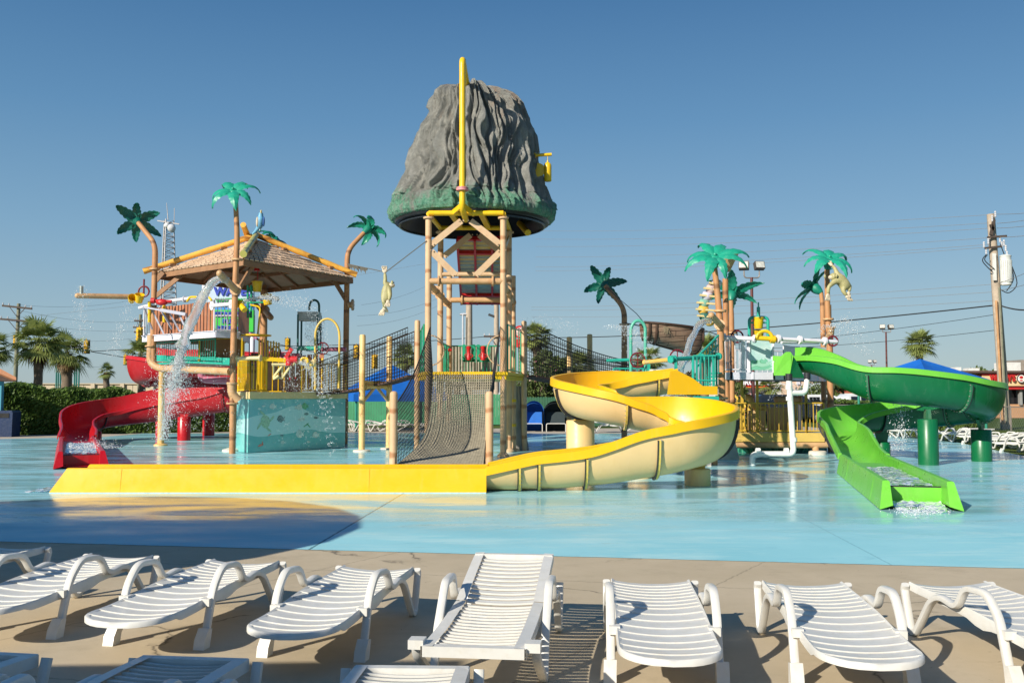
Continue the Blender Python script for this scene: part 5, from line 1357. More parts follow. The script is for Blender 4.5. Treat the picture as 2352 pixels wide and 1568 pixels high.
def mat_leafpanel():
    m, t, b = nt('leaf_painting'); tc = N(t, 'ShaderNodeTexCoord'); s = N(t, 'ShaderNodeSeparateXYZ'); t.links.new(tc.outputs['Object'], s.inputs[0])
    w = N(t, 'ShaderNodeTexWave', Scale=2.0, Distortion=9.0, Detail=2.0); w.wave_type = 'RINGS'; t.links.new(tc.outputs['Object'], w.inputs['Vector'])
    lf = ramp(t, w.outputs['Fac'], [(.35, (.20,.52,.36)), (.5, (.10,.36,.18)), (.7, (.34,.62,.48))])
    edge = math_(t, 'ADD', s.outputs[2], math_(t, 'MULTIPLY', noise_(t, 3.2, 3, .6), .7))
    k = math_(t, 'LESS_THAN', edge, 2.98)
    sk = ramp(t, noise_(t, 2.4, 4, .6), [(.4, (.42,.64,.62)), (.65, (.60,.72,.70))])
    t.links.new(mixc(t, k, sk, lf), b.inputs['Base Color']); b.inputs['Roughness'].default_value = .4
    return m
m_lp = mat_leafpanel()
def panel(a, b, z0, z1, mat, name='painted_panel', th=.03):
    mb = MB(); mb.beam(V(a.x,a.y,(z0+z1)/2), V(b.x,b.y,(z0+z1)/2), th, z1-z0); return mb.build(name, mat, rt, smooth=False)
panel(wk_[1].lerp(wk_[2], .42), wk_[1].lerp(wk_[2], .98), ZW+.05, zr, m_lp)
for t in (.42, .985):
    mb = MB(); p = wk_[1].lerp(wk_[2], t)+V(0,-.03,0); mb.box(p+V(0,0,.45), (.05,.05,.95)); mb.build('panel_post', m_whitep, rt, smooth=False)
panel(wk_[3], wk_[3].lerp(wk_[4], .5)+V(0,.4,0), ZW+.1, 3.1, m_white); 
panel(P(1826,1,29)+V(0,0,0), P(1888,1,29.6), 2.7, 3.15, M('pale_teal_panel', (.45,.62,.60), .5))
rail(rt, [V(X(1800,29,3),29,0), wk_[4]], ZW, 3.15, m_whitep, gap=.14)
rail(rt, [wk_[6], wk_[5]], ZW, 3.1, m_whitep, gap=.2)
# white pipe run with yellow spinner
a, b = P(1660,774,26.5), P(1735,778,26.0); mb = MB(); mb.tube([a,b], .055, 14)
for t in (.03,.98): mb.flange(a.lerp(b,t), b-a, .11, .06)
mb.build('white_pipe', m_whitep, rt)
a, b = P(1785,778,26.0), P(1921,785,26.4); mb = MB(); mb.tube([a, b], .055, 14); mb.ball(b, .055, 12)
for t in (.0,.36,.78): mb.flange(a.lerp(b,t)+V(.03,0,0), b-a, .115, .06)
mb.build('white_pipe', m_whitep, rt)
mb = MB(); mb.cyl(P(1795,786,26.9), P(1880,787,27.6), .04, 10); mb.build('white_pipe', m_whitep, rt)
mb = MB(); a, b = P(1737,776,26.0), P(1783,779,26.0); mb.tube([a,b], .065, 14); mb.flange(b-V(.1,0,0), b-a, .11, .12); mb.build('yellow_coupling', m_yelp, rt)
mb = MB(); mb.tube([P(1756-18*math.cos(i*math.pi/10), 776-16*math.sin(i*math.pi/10)*1.0, 25.95) for i in range(11)], .045, 10); mb.build('yellow_hoop', m_yelp, rt)
for px, py, s_ in ((1693,773,.17),(1913,783,.14)):
    mb = MB(); c = P(px,py,27.6); mb.tube([c+V(s_*math.cos(a*.449),0,s_*math.sin(a*.449)) for a in range(14)], .025, 6, closed=True); mb.cyl(c-V(s_,0,0), c+V(s_,0,0), .015, 6); mb.cyl(c-V(0,0,s_), c+V(0,0,s_), .015, 6); mb.build('valve_wheel', m_valve, rt)
# bucket stand
mb = MB(); f_ = arc_pts([P(1721,785,27.2), P(1721,729,27.2), P(1764,729,27.2), P(1764,785,27.2)], .12); mb.tube(f_, .045, 10); mb.cyl(P(1742,729,27.2), P(1742,705,27.2), .05, 8); mb.cyl(P(1742,705,27.2), P(1742,694,27.2), .02, 8)
mb.cyl(P(1721,741,27.2), P(1733,741,27.2), .025, 6); mb.cyl(P(1752,741,27.2), P(1764,741,27.2), .025, 6); mb.build('bucket_stand', m_tealp, rt)
bucket(rt, P(1742,742,27.2), .15, .32, m_yelp, 0); bucket(rt, P(1742,771,27.4), .15, .32, m_yelp, .2)
# spout pipe and funnel, stub
mb = MB(); mb.cyl(P(1653,745,26.2), P(1634,724,24.9), .085, 18); mb.ball(P(1634,724,24.9), .085, 14); mb.flange(P(1653,746,26.2), P(1634,724,24.9)-P(1653,745,26.2), .145, .05); mb.build('spout_pipe', m_tanpipe, rt)
mb = MB(); c = P(1668,624,27.3); mb.lathe([(.10,0),(.36,.52),(.38,.54),(.36,.56),(.34,.53),(.09,.02)], c, 28, cap=False); mb.build('funnel', m_tanpipe, rt)
mb = MB(); mb.tube(arc_pts([P(1902,776,29.4), P(1908,768,29.2), P(1909,752,29.2)], .1), .10, 12); mb.flange(P(1909,752,29.2), (0,-.2,1), .13); mb.build('pipe_stub', m_tanpipe, rt)
# chain of cups
cols = [(.62,.60,.66),(.60,.45,.42),(.60,.55,.66),(.22,.46,.36),(.75,.45,.08),(.03,.14,.12),(.75,.45,.08)]
for i, (px, py) in enumerate([(1645,652),(1633,664),(1624,680),(1617,697),(1615,712),(1618,727),(1630,738)]):
    mb = MB(); c = P(px,py,26.6); mb.lathe([(.05,-.13),(.12,-.08),(.15,.02),(.13,.10),(.09,.12)], c, 16, axis=(.2,-.4,1)); mb.build('tipping_cup', M('cup_%d' % i, cols[i], .4), rt)
    mb = MB(); mb.beam(c+V(-.22,-.1,.02), P(1650,py+2,26.5), .09, .05); mb.build('cup_arm', m_creamp, rt, smooth=False)
# lower deck
ZL = .62
a, b = V(X(1672,28.2,.6),28.2,0), V(X(1893,28.2,.6),28.2,0)
mb = MB(); mb.box(((a.x+b.x)/2, 28.2, .50), (b.x-a.x, .06, .26)); mb.build('fascia', m_yelp if 0 else M('yellow_fascia', (.66,.46,.12), .45, var=.08, dirt=(.5,.33,.08), dirt_amt=.4), rt, smooth=False)
mb = MB(); mb.box(((a.x+b.x)/2, 29.7, .59), (b.x-a.x, 2.9, .05)); mb.build('lower_deck', M('yellow_fascia',(1,1,1)), rt, smooth=False)
m_yr = M('yellow_rail', (.60, .38, .045), .4, var=.1)
rail(rt, [a, a+V(.55,0,0)], ZL, 1.48, m_yr, gap=.09, r=.013); rail(rt, [a+V(.55,0,0), b-V(.5,0,0)], ZL, 1.48, m_yr, gap=.125, r=.013); rail(rt, [b-V(.5,0,0), b], ZL, 1.48, m_yr, gap=.1, r=.013)
rail(rt, [V(a.x,31,0), V(b.x,31,0)], ZL, 1.45, m_yr, gap=.2)
for px in (1705, 1740, 1852):
    mb = MB(); x = X(px,28.3,1); mb.box((x,28.3,(.6+2.15)/2), (.07,.07,1.55)); mb.build('deck_post', m_yr, rt, smooth=False)
for (x0, x1, y0, y1, d_) in ((1718,1752,868,992,28.9) , (1762,1800,935,992,28.9), (1800,1822,935,992,29.4), (1718,1758,942,992,28.7)):
    if y0 == 868: continue
    p, q_ = P(x0,y0,d_), P(x1,y1,d_); mb = MB(); mb.box(((p.x+q_.x)/2, d_, (p.z+q_.z)/2), (q_.x-p.x, .05, p.z-q_.z)); mb.build('tan_panel', M('tan_board', (.55,.36,.17), .55, var=.12), rt, smooth=False)
mb = MB(); s0, s1 = P(1668,888,30.2), P(1735,955,29.6)
mb.beam(s0, s1, .05, .06); mb.beam(s0-V(0,0,.8), s1-V(0,0,.8), .05, .14)
for i in range(9): p = s0.lerp(s1, i/8); mb.cyl(p, p-V(0,0,.8), .014, 6)
for i in range(7): p = s0.lerp(s1, i/6); mb.box(p+V(0,.45,-.8), (.28,.9,.04))
mb.build('stair', m_yr, rt, smooth=False)
mb = MB(); mb.tube([P(1785,917,29.2), P(1840,917,29.2)], .10, 12); mb.ball(P(1785,917,29.2), .11, 12); mb.flange(P(1838,917,29.2), (1,0,0), .17); mb.build('tan_cross_pipe', m_tanpipe, rt)
mb = MB(); mb.tube(arc_pts([P(1712,912,28.8), P(1722,912,28.8), P(1730,935,28.8), P(1760,938,28.8)], .2), .09, 12); mb.build('orange_pipe', M('orange_pipe',(.62,.36,.10),.5,var=.1), rt)
mb = MB(); mb.tube([V(X(1672,28.3,.3),28.3,.30), V(X(1900,28.3,.3),28.3,.30)], .115, 14); mb.flange((X(1684,28.3,.3),28.3,.30),(1,0,0),.15,.03); x = X(1873,28.3,.2); mb.cyl((x,28.3,.0),(x,28.3,.3), .10, 14); mb.build('base_pipe', m_tanpipe, rt)
mb = MB(); mb.lathe([(.26,0),(.25,.10),(.20,.12)], (x,28.1,0), 20); mb.build('footing', M('footing_concrete',(1,1,1)), rt)
def mat_jungle():
    m, t, b = nt('jungle_mural'); v = N(t, 'ShaderNodeTexVoronoi', Scale=1.6); tc = N(t, 'ShaderNodeTexCoord')
    w = N(t, 'ShaderNodeTexWave', Scale=1.6, Distortion=12.0, Detail=2.0); t.links.new(tc.outputs['Object'], w.inputs['Vector'])
    t.links.new(tc.outputs['Object'], v.inputs['Vector'])
    c = ramp(t, w.outputs['Fac'], [(.2, (.01,.11,.07)), (.5, (.03,.28,.17)), (.62, (.16,.42,.26)), (.8, (.02,.20,.14))])
    c = mixc(t, ramp(t, noise_(t, .8, 3), [(.5, 0.), (.6, .7)]), c, (.03, .28, .42))
    t.links.new(c, b.inputs['Base Color']); b.inputs['Roughness'].default_value = .4
    return m
mb = MB(); mb.box(((a.x+b.x)/2+.1, 29.1, .18), (b.x-a.x+.5, .06, .34)); mb.build('base_mural', mat_jungle(), rt, smooth=False)
mb = MB(); mb.box(((a.x+b.x)/2+.1, 29.6, .17), (b.x-a.x+.3, .8, .30)); mb.build('plinth', M('dark_plinth', (.03,.05,.05), .6), rt, smooth=False)
# white drain pipe (bolted to the green slide)
dpz = thing('drain_pipe', 'white plastic drain pipe dropping from the green slide to the pool floor', 'pipe', (X(1815,23.4,0),23.4,0))
dd = 24.0
mb = MB(); pts = [P(1812,870,dd), P(1823,1033,dd), P(1728,1031,dd), V(X(1728,dd,0),dd,.0)]
pts[1].z = pts[2].z = .27
mb.tube(arc_pts(pts, .14, 6), .072, 18)
for p, ax in ((P(1812,890,dd),(0,0,1)), (P(1813,915,dd),(0,0,1)), (V(X(1823,dd,.6),dd,.62),(0,0,1)), (V(X(1741,dd,.3),dd,.34),(1,0,0)), (V(X(1806,dd,.3),dd,.34),(1,0,0))):
    A_ = Vector(ax)*.05; mb.cyl(p-A_, p+A_, .082, 18)
mb.tube(arc_pts([P(1814,902,dd), P(1850,902,dd+.1), P(1854,868,dd+.2)], .12), .066, 16)
mb.build('pipe_run', M('white_plastic', (.78,.78,.74), .3, var=.03, dirt=(.55,.5,.4), dirt_amt=.2), dpz)
mb = MB(); mb.cyl(P(1812,874,dd), P(1812,858,dd), .085, 16); mb.build('rubber_sleeve', m_gasket, dpz); mb = MB(); mb.cyl(P(1854,872,dd+.2), P(1854,856,dd+.2), .078, 16); mb.build('rubber_sleeve', m_gasket, dpz)
# green entry box
mb = MB(); e0, e1 = P(1778,862,25.6), P(1816,862,25.2)
poly = [V(7.02,25.55,2.30), V(7.72,25.25,2.28), V(7.86,25.15,2.98), V(7.55,25.3,2.98), V(7.02,25.55,2.62)]
poly = [P(1777,862,25.4), P(1814,862,25.2), P(1822,818,25.1), P(1816,808,25.1), P(1805,808,25.15), P(1777,832,25.4)]
mb.prism(poly, (.03,.08,0)); mb.build('entry_side', m_grn, gs, smooth=False)
mb = MB(); mb.prism([P(1818,812,25.1), P(1830,830,25.2), P(1848,868,25.3), P(1816,866,25.2)], (.03,.6,0)); mb.build('entry_underside', m_grn_d, gs, smooth=False)
# yellow slide entry
mb = MB(); mb.prism([P(x_, y_, 21.0+(x_-1530)/118*.25) for x_, y_ in ((1532,906),(1648,906),(1648,887),(1614,886),(1592,869),(1555,850),(1539,852))], (.02,.05,0)); mb.build('entry_side', m_yel, ys, smooth=False)

# ------------------------------------------------------------ teal tower between
tt = thing('teal_deck_tower', 'teal play platform with tall rails behind the top of the yellow slide', 'play tower', (4.6, 23.5, 0))
ZT_ = 1.72
mb = MB(); p, q_ = P(1592,904,22.6), P(1650,904,22.6); mb.box(((p.x+q_.x)/2+.0, 23.4, ZT_-.17), (q_.x-p.x, 1.7, .26)); mb.build('deck', m_tealp, tt, smooth=False)
mb = MB(); mb.box((X(1560,23,1), 23.3, ZT_-.17), (.95, 1.4, .20)); mb.build('deck', m_tealp, tt, smooth=False)
for px, d_ in ((1560,23.9),(1640,24),(1480,26)):
    mb = MB(); x = X(px,d_,1); mb.cyl((x,d_,0),(x,d_,ZT_-.2), .08, 12); mb.build('pole', m_post_o, tt)
rp = [V(X(1593,22.7,2),22.7,0), V(X(1646,22.7,2),22.7,0), V(X(1646,24.2,2),24.2,0)]
rail(tt, rp, ZT_, Z(817,22.7), m_tealp, gap=.085, r=.013); rail(tt, [V(X(1593,24,2),24.1,0), V(X(1646,24,2),24.3,0)], ZT_, Z(822,24), m_tealp, gap=.10, r=.013)
mb = MB(); mb.cyl(rp[0]+V(0,0,2.05), rp[1]+V(0,0,2.05), .02, 6); mb.build('mid_rail', m_tealp, tt)
mb = MB(); u0, u1 = P(1601,820,25), P(1650,770,26)
mb.cyl(u0, u1, .03, 8); mb.cyl(u0-V(0,0,.25), u1-V(0,0,.25), .025, 8)
for i in range(8): p = u0.lerp(u1, i/7); mb.cyl(p, p-V(0,0,1.0), .016, 6)
for i in range(7): p = u0.lerp(u1, i/6); mb.box(p+V(0,.5,-1.0), (.2,.9,.03))
mb.build('stair', m_tealp, tt)
a, b = P(1541,825,23.2), P(1653,818,24.6)
mb = MB(); mb.tube([a,b], .052, 14)
for t in (.0,.06,.63,.98): mb.flange(a.lerp(b,t), b-a, .09, .05)
mb.build('teal_pipe', m_tealp, tt)
mb = MB(); a, b = P(1481,832,24.6), P(1538,826,23.4); mb.tube([a,b], .055, 12); mb.ball(a, .07, 12); mb.build('yellow_pipe', M('apricot_pipe',(.78,.45,.10),.4,var=.08), tt)
mb = MB(); p, q_ = P(1492,848,25), P(1545,906,25); mb.box(((p.x+q_.x)/2, 25, (p.z+q_.z)/2), (q_.x-p.x, .05, p.z-q_.z)); mb.build('white_board', M('white_board',(.72,.70,.68),.5,var=.05,dirt=(.5,.5,.5),dirt_amt=.5), tt, smooth=False)
mb = MB(); p, q_ = P(1490,845,25.05), P(1553,905,25.05)
for x in (p.x, q_.x): mb.box((x, 25.05, 1.9), (.07,.07,1.4))
mb.build('board_post', m_tealp, tt, smooth=False)
rail(tt, [V(X(1410,29,2),29,0), V(X(1478,29,2),29,0)], 1.6, 2.5, m_tealp, gap=.16)
mb = MB(); mb.tube([P(1393,828,30), P(1450,826,30)], .05, 12); mb.build('teal_pipe', m_tealp, tt)
for px, py in ((1465,827),(1556,820)):
    mb = MB(); c = P(px,py,26.5); s_ = .2; mb.tube([c+V(s_*math.cos(a*.449),0,s_*math.sin(a*.449)) for a in range(14)], .022, 6, closed=True); mb.cyl(c-V(s_,0,0), c+V(s_,0,0), .015, 6); mb.cyl(c-V(0,0,s_), c+V(0,0,s_), .015, 6); mb.build('valve_wheel', m_valve, tt)
mb = MB(); mb.tube([P(1449,875,27), P(1449,765,27)] + [P(1466-17*math.cos(i*math.pi/12), 762-26*math.sin(i*math.pi/12), 27) for i in range(1,12)] + [P(1482,765,27), P(1483,870,27)], .045, 12); mb.build('teal_hoop', M('pale_teal_hoop', (.08,.42,.30), .4, var=.15, dirt=(.2,.5,.38), dirt_amt=.4), tt)
# teal mural block under the yellow slide
mb = MB(); p, q_ = G(1478,996), G(1560,996); mb.box(((p.x+q_.x)/2, q_.y-8, .42), ((q_.x-p.x)*.8, .9, .82)); tag(mb.build('mural_block', mat_jungle(), smooth=False, loc=((p.x+q_.x)/2, q_.y-8, 0)), 'low teal block painted with pale leaves under the yellow slide', 'painted block')

# ------------------------------------------------------------ hanging boat
bt = thing('hanging_boat', 'weathered brown plank boat hull slung between palm and tower by ropes', 'boat', P(1545,775,30))
def hull(u, v):
    # u along stern(left)-bow(right); v around from near gunwale under keel to far gunwale
    x0, x1 = P(1474,744,30), P(1616,757,30)
    c = x0.lerp(x1, u); beam_ = .62*math.sin(math.pi*min(1, .28+u*.72))**.75; dep = (.46+.38*u**.8)*max(0, 1-max(0,(u-.80)/.20)**2)**.5
    a = math.pi*v
    return c + V(0, -beam_*math.cos(a), -dep*math.sin(a)**.8 + .10*abs(math.cos(a))*0)
def mat_hull():
    m, t, b = nt('boat_planks'); tc = N(t, 'ShaderNodeTexCoord'); s = N(t, 'ShaderNodeSeparateXYZ'); t.links.new(tc.outputs['Object'], s.inputs[0])
    zz = math_(t, 'ADD', s.outputs[2], math_(t, 'MULTIPLY', s.outputs[0], -.08)); fr = math_(t, 'FRACT', math_(t, 'MULTIPLY', zz, 6.2))
    row = math_(t, 'FLOOR', math_(t, 'MULTIPLY', zz, 6.2)); fx = math_(t, 'FRACT', math_(t, 'ADD', math_(t, 'MULTIPLY', s.outputs[0], 1.3), math_(t, 'MULTIPLY', row, .37)))
    c = ramp(t, noise_(t, 5, 6, .7, stretch=(.4,1,3)), [(.3, (.14,.08,.05)), (.7, (.34,.22,.15))])
    k = math_(t, 'MAXIMUM', math_(t, 'LESS_THAN', fr, .10), math_(t, 'LESS_THAN', fx, .02))
    t.links.new(mixc(t, k, c, (.03,.015,.01)), b.inputs['Base Color']); b.inputs['Roughness'].default_value = .7
    bump_(t, b, math_(t, 'SUBTRACT', 1, k), .5, .02); return m
mb = MB(); mb.grid(hull, 36, 20); mb.grid(lambda u, v: hull(u, v)*1.0 + V(0,0,.04), 36, 20); mb.build('hull', mat_hull(), bt, angle=60)
m_dkw = M('dark_wood', (.06,.03,.018), .6, var=.3)
mb = MB(); mb.tube([hull(i/20, 0)+V(0,-.02,.02) for i in range(21)], .035, 8); mb.tube([hull(i/20, 1)+V(0,.02,.02) for i in range(21)], .035, 8); mb.tube([hull(i/20, .5)-V(0,0,.02) for i in range(21)], .03, 8); mb.build('gunwale', m_dkw, bt)
mb = MB(); mb.tube([hull(.98, j/10)+V(.02,0,0) for j in range(11)], .04, 8); mb.tube([hull(.1, j/10)-V(.01,0,.02) for j in range(11)], .05, 8); mb.tube([hull(.2, j/10)-V(0,0,.02) for j in range(11)], .045, 8); mb.build('rib', m_dkw, bt)
mb = MB(); mb.tube([P(1485,748,30), P(1462,720,33), P(1400,667,36)], .012, 5); mb.tube([P(1479,750,30), P(1438,742,35.9)], .02, 5); mb.tube([P(1600,752,30.3), P(1652,770,26.6)], .012, 5); mb.build('rope', m_black, bt)
mb = MB()
for i in range(40):
    p = hull(.33+rnd.uniform(-.03,.05), .02)+V(0,-.04,0); mb.tube([p, p+V(rnd.uniform(-.08,.08), -.02, -rnd.uniform(.05,.24))], .006, 4)
mb.build('frayed_rope', M('frayed', (.25,.2,.13), .9), bt)

# ------------------------------------------------------------ flood lights
def flood(label, px, base_d, ytop, heads, scale=1.0, group='flood light poles'):
    x = X(px, base_d, 3); zt = Z(ytop, base_d); root = thing('flood_light_pole', label, 'light pole', (x, base_d, 0), group)
    mb = MB(); mb.cyl((x,base_d,0), (x,base_d,zt), .13*scale, 12, r2=.09*scale); mb.build('pole', M('dark_red_pole', (.12,.03,.025), .5), root)
    a, b = [P(hx, hy, base_d) for hx, hy in heads]
    mb = MB(); bot = V(x,base_d,zt); mb.tube(arc_pts([a, V(a.x,base_d,zt-.02), V(b.x,base_d,zt-.02), b], .35*scale), .045*scale, 8); mb.build('lamp_arm', M('grey_steel', (.25,.22,.20), .5, metal=.3), root)
    for i, h in enumerate((a, b)):
        tl = (-.35, .15)[i]; rot = Matrix.Rotation(tl, 3, 'Z') @ Matrix.Rotation(-.35, 3, 'X')
        mb = MB(); mb.box(h+V(0,0,.32*scale), (.62*scale,.34*scale,.50*scale), rot=rot); hd = mb.build('lamp_head', M('lamp_housing', (.12,.09,.07), .4, metal=.4), root, smooth=False)
        mb = MB(); mb.box(h+V(0,0,.32*scale)+rot@V(0,-.175*scale,0), (.54*scale,.02,.40*scale), rot=rot); mb.build('lamp_glass', M('lamp_glass', (.55,.55,.50), .15, var=.3, scale=14), hd, smooth=False)
flood('tall dark red pole with two flood lights behind the white deck tower', 1729, 38, 637, [(1709,622),(1744,622)], .62)
flood('distant dark red pole with two flood lights left of the palm', 2037, 62, 762, [(2027,757),(2046,757)], .55)
flood('tiny flood light pole just above the long green flume', 2003, 95, 838, [(1998,834),(2009,834)], .55)
# ------------------------------------------------------------ vegetation
def mat_leaves(name, a, b_, tr=.25):
    m, t, b = nt(name)
    oi = N(t, 'ShaderNodeNewGeometry')
    c = ramp(t, noise_(t, .9, 3, .6), [(.3, a), (.7, b_)])
    c2 = mixc(t, ramp(t, noise_(t, 14, 2), [(.4, 0.), (.65, .6)]), c, tuple(q*1.7 for q in b_))
    t.links.new(c2, b.inputs['Base Color']); b.inputs['Roughness'].default_value = .5; b.inputs['Specular IOR Level'].default_value = .3
    tl = t.nodes.new('ShaderNodeBsdfTranslucent'); t.links.new(c2, tl.inputs[0])
    mx = t.nodes.new('ShaderNodeMixShader'); mx.inputs[0].default_value = tr
    out = [n for n in t.nodes if n.type == 'OUTPUT_MATERIAL'][0]
    t.links.new(b.outputs[0], mx.inputs[1]); t.links.new(tl.outputs[0], mx.inputs[2]); t.links.new(mx.outputs[0], out.inputs[0])
    return m
m_fan = mat_leaves('palm_fan', (.10, .155, .04), (.25, .28, .085))
m_dead = mat_leaves('dead_frond', (.14, .09, .04), (.22, .15, .07))
m_hedge = mat_leaves('hedge_leaf', (.035, .08, .015), (.10, .16, .03))
m_tree = mat_leaves('tree_leaf', (.05, .085, .025), (.12, .155, .045))
m_bark = M('palm_bark', (.16, .12, .085), .9, var=.3, scale=4, bump=.8, bscale=14)
m_bush = mat_leaves('bush_leaf', (.05, .09, .02), (.11, .16, .04))
def fan_palm(label, base, ht_, cr, seed=0, nl=46, dead=10, trunk_r=.2, group='cabbage palms around the park', fans=17, lean=0.0):
    r = random.Random(seed); b = Vector((base[0], base[1], 0)); top = b + V(lean, 0, ht_)
    root = thing('palm_tree', label, 'palm tree', b, group)
    mb = MB(); k = 10
    mb.tube([b.lerp(top, i/k)+V(.03*math.sin(i*1.3),0,0) for i in range(k+1)], [trunk_r*(1.15-.25*i/k + .06*(i % 2)) for i in range(k+1)], 12); mb.build('trunk', m_bark, root)
    def frond(mb, a, el, L, droop):
        d = V(math.cos(a)*math.cos(el), math.sin(a)*math.cos(el), math.sin(el)); side = V(-math.sin(a), math.cos(a), 0)
        p0 = top + V(0,0,r.uniform(-.1,.25)); hub = p0 + d*L*.46 - V(0,0,droop*L*.10)
        w = .016*cr
        mb.add([p0-side*w, p0+side*w, hub+side*w*.6, hub-side*w*.6], [(0,1,2,3)])
        up = side.cross(d).normalized()
        for i in range(fans):
            f = (i/(fans-1)-.5)*2; an = f*1.65
            bl_ = L*.60*(1-.25*abs(f))*r.uniform(.86,1.1)
            v = d*math.cos(an) + side*math.sin(an) + up*(.18*(1-abs(f)))
            tip = hub + v*bl_ - V(0,0,(droop+abs(f)*.25)*bl_*r.uniform(.35,.7))
            mid = hub + v*bl_*.55 - V(0,0,droop*bl_*.12)
            pv = v.cross(up).normalized()*w*1.6
            mb.add([hub-pv*.4, hub+pv*.4, mid+pv, mid-pv], [(0,1,2,3)]); mb.add([mid-pv, mid+pv, tip], [(0,1,2)])
    mb = MB()
    for i in range(nl):
        q = (i+.5)/nl; el = math.asin(1-1.45*q) if 1-1.45*q > -1 else -1.3
        frond(mb, i*2.39996+r.uniform(-.3,.3), el+r.uniform(-.12,.12), cr*r.uniform(.82,1.08), .25+.5*q)
    mb.build('crown', m_fan, root, smooth=False, recalc=False)
    if dead:
        mb = MB()
        for i in range(dead): frond(mb, r.uniform(0,6.28), r.uniform(-1.3,-.7), cr*r.uniform(.5,.75), .7)
        mb.build('dead_fronds', m_dead, root, smooth=False, recalc=False)
    return root
def clump(mb, c, rad, n, size, r, flat_=.8):
    for _ in range(n):
        v = Vector((r.gauss(0,1), r.gauss(0,1), r.gauss(0,1))).normalized(); rr = r.random()**.45
        p = Vector(c) + Vector((v.x*rad[0], v.y*rad[1], v.z*rad[2]))*rr
        s = size*r.uniform(.6,1.3); a = Vector((r.gauss(0,1), r.gauss(0,1), r.gauss(0,.7))).normalized(); b = a.orthogonal().normalized()
        b = (Matrix.Rotation(r.uniform(0,6.28), 3, a) @ b); c2 = a.cross(b)
        mb.add([p-b*s, p+c2*s*.45, p+b*s, p-c2*s*.45], [(0,1,2,3)])
def leafy_tree(label, base, ht_, w, seed, mat=None, n=2600, size=.16, group=None, name='tree', nc=14, trunk=.16, bottom=.3, flowers=None, cat='tree'):
    r = random.Random(seed); b = Vector((base[0], base[1], 0)); root = thing(name, label, cat, b, group)
    mb = MB(); mb.tube([b, b+V(.1,0,ht_*.3), b+V(0,.1,ht_*.55)], [trunk, trunk*.8, trunk*.4], 8); cs = []
    for i in range(nc):
        a = r.uniform(0,6.28); q = r.uniform(bottom, .86); rr = w*.5*math.sin(math.pi*min(.95,q*.75+.18))*r.uniform(.2,.8)
        c = b + V(math.cos(a)*rr, math.sin(a)*rr*.8, ht_*q); cs.append(c)
        mb.tube([b+V(0,0,ht_*.25), (b+V(0,0,ht_*.3)).lerp(c,.6)+V(0,0,.1), c], [trunk*.5, trunk*.25, trunk*.1], 5)
    mb.build('trunk', m_bark, root); mb = MB()
    for c in cs: k = r.uniform(.7,1.25); clump(mb, c, (w*.22*k, w*.2*k, ht_*.13*k), n//nc, size, r)
    mb.build('crown', mat or m_tree, root, smooth=False, recalc=False)
    if flowers:
        mb = MB(); 
        for c in cs: clump(mb, c, (w*.24, w*.22, ht_*.15), 16, size*.5, r)
        mb.build('blossoms', flowers, root, smooth=False, recalc=False)
    return root
def at_(px, d): return (X(px, d, 2), d)
fan_palm('full cabbage palm left, rising over the hedge', at_(86,48), Z(790,48), 1.55, 1, 48, 12)
fan_palm('shaggy cabbage palm over the hedge, right of the tallest left palm', at_(152,52), Z(812,52), 1.4, 2, 46, 22, trunk_r=.26)
fan_palm('cabbage palm crown cut off by the left photo edge', at_(-22,46), Z(808,46), 1.2, 3, 40, 6)
fan_palm('small distant palm in front of the beige wall', at_(244,80), Z(855,80), .85, 4, 30, 6, trunk_r=.25)
fan_palm('cabbage palm half hidden behind the left side of the hut tower', at_(325,56), Z(818,56), 1.25, 5, 44, 8)
fan_palm('cabbage palm crown above the blue canopy, seen through the bridge net', at_(930,66), Z(822,66), 1.2, 6, 40, 6)
fan_palm('cabbage palm crown behind the volcano tower platform', at_(1050,68), Z(830,68), 1.3, 7, 40, 5)
fan_palm('tall cabbage palm beside the flowering trees, right of the volcano tower', at_(1232,62), Z(778,62), 1.3, 8, 44, 14)
fan_palm('low cabbage palm among the flowering trees', at_(1330,60), Z(845,60), 1.4, 9, 44, 8)
fan_palm('low cabbage palm crown behind the yellow pipe jets', at_(1488,60), Z(832,60), 1.3, 10, 40, 5)
fan_palm('cabbage palm crown left of the tall orange pole', at_(1620,52), Z(805,52), 1.1, 11, 46, 5)
fan_palm('round cabbage palm crown rising above the right blue canopy', at_(2115,58), Z(792,58), 1.15, 12, 50, 3)
fan_palm('palm seen under the white deck in front of the beige shop', at_(1770,80), Z(890,80), 1.4, 13, 30, 24)
m_pink = M('pink_blossom', (.65,.22,.30), .7)
GT = 'flowering trees right of the volcano tower'
leafy_tree('dense flowering tree just right of the volcano tower', at_(1240,58), 4.9, 3.2, 21, n=5200, size=.11, flowers=m_pink, group=GT)
leafy_tree('broad flowering tree behind the middle of the right bridge net', at_(1292,60), 4.1, 3.8, 22, n=5200, size=.11, flowers=m_pink, group=GT)
leafy_tree('low flowering tree at the right end of the bridge net', at_(1370,61), 2.9, 3.2, 23, n=3600, size=.11, flowers=m_pink, group=GT)
leafy_tree('dusky bush with pink blossom between yellow slide and teal rails', at_(1577,60), 3.5, 2.2, 24, mat=mat_leaves('dusky_leaf', (.07,.07,.03), (.14,.11,.05)), n=3000, size=.1, flowers=m_pink, bottom=.15)
leafy_tree('dark bush behind the teal hoop', at_(1440,63), 2.9, 2.6, 25, n=2600, size=.12, bottom=.1)
leafy_tree('bushy green tree by the pale wall, beyond the long green flume', at_(1935,74), 3.3, 7, 26, n=4200, size=.2, bottom=.1)
leafy_tree('small green tree in front of the red tiled roof', at_(1875,72), 2.6, 2.6, 27, n=1800, size=.16, bottom=.15)
leafy_tree('distant tree crown left of the restaurant roof', at_(2240,120), 5.6, 4.5, 28, n=1800, size=.3, bottom=.3)
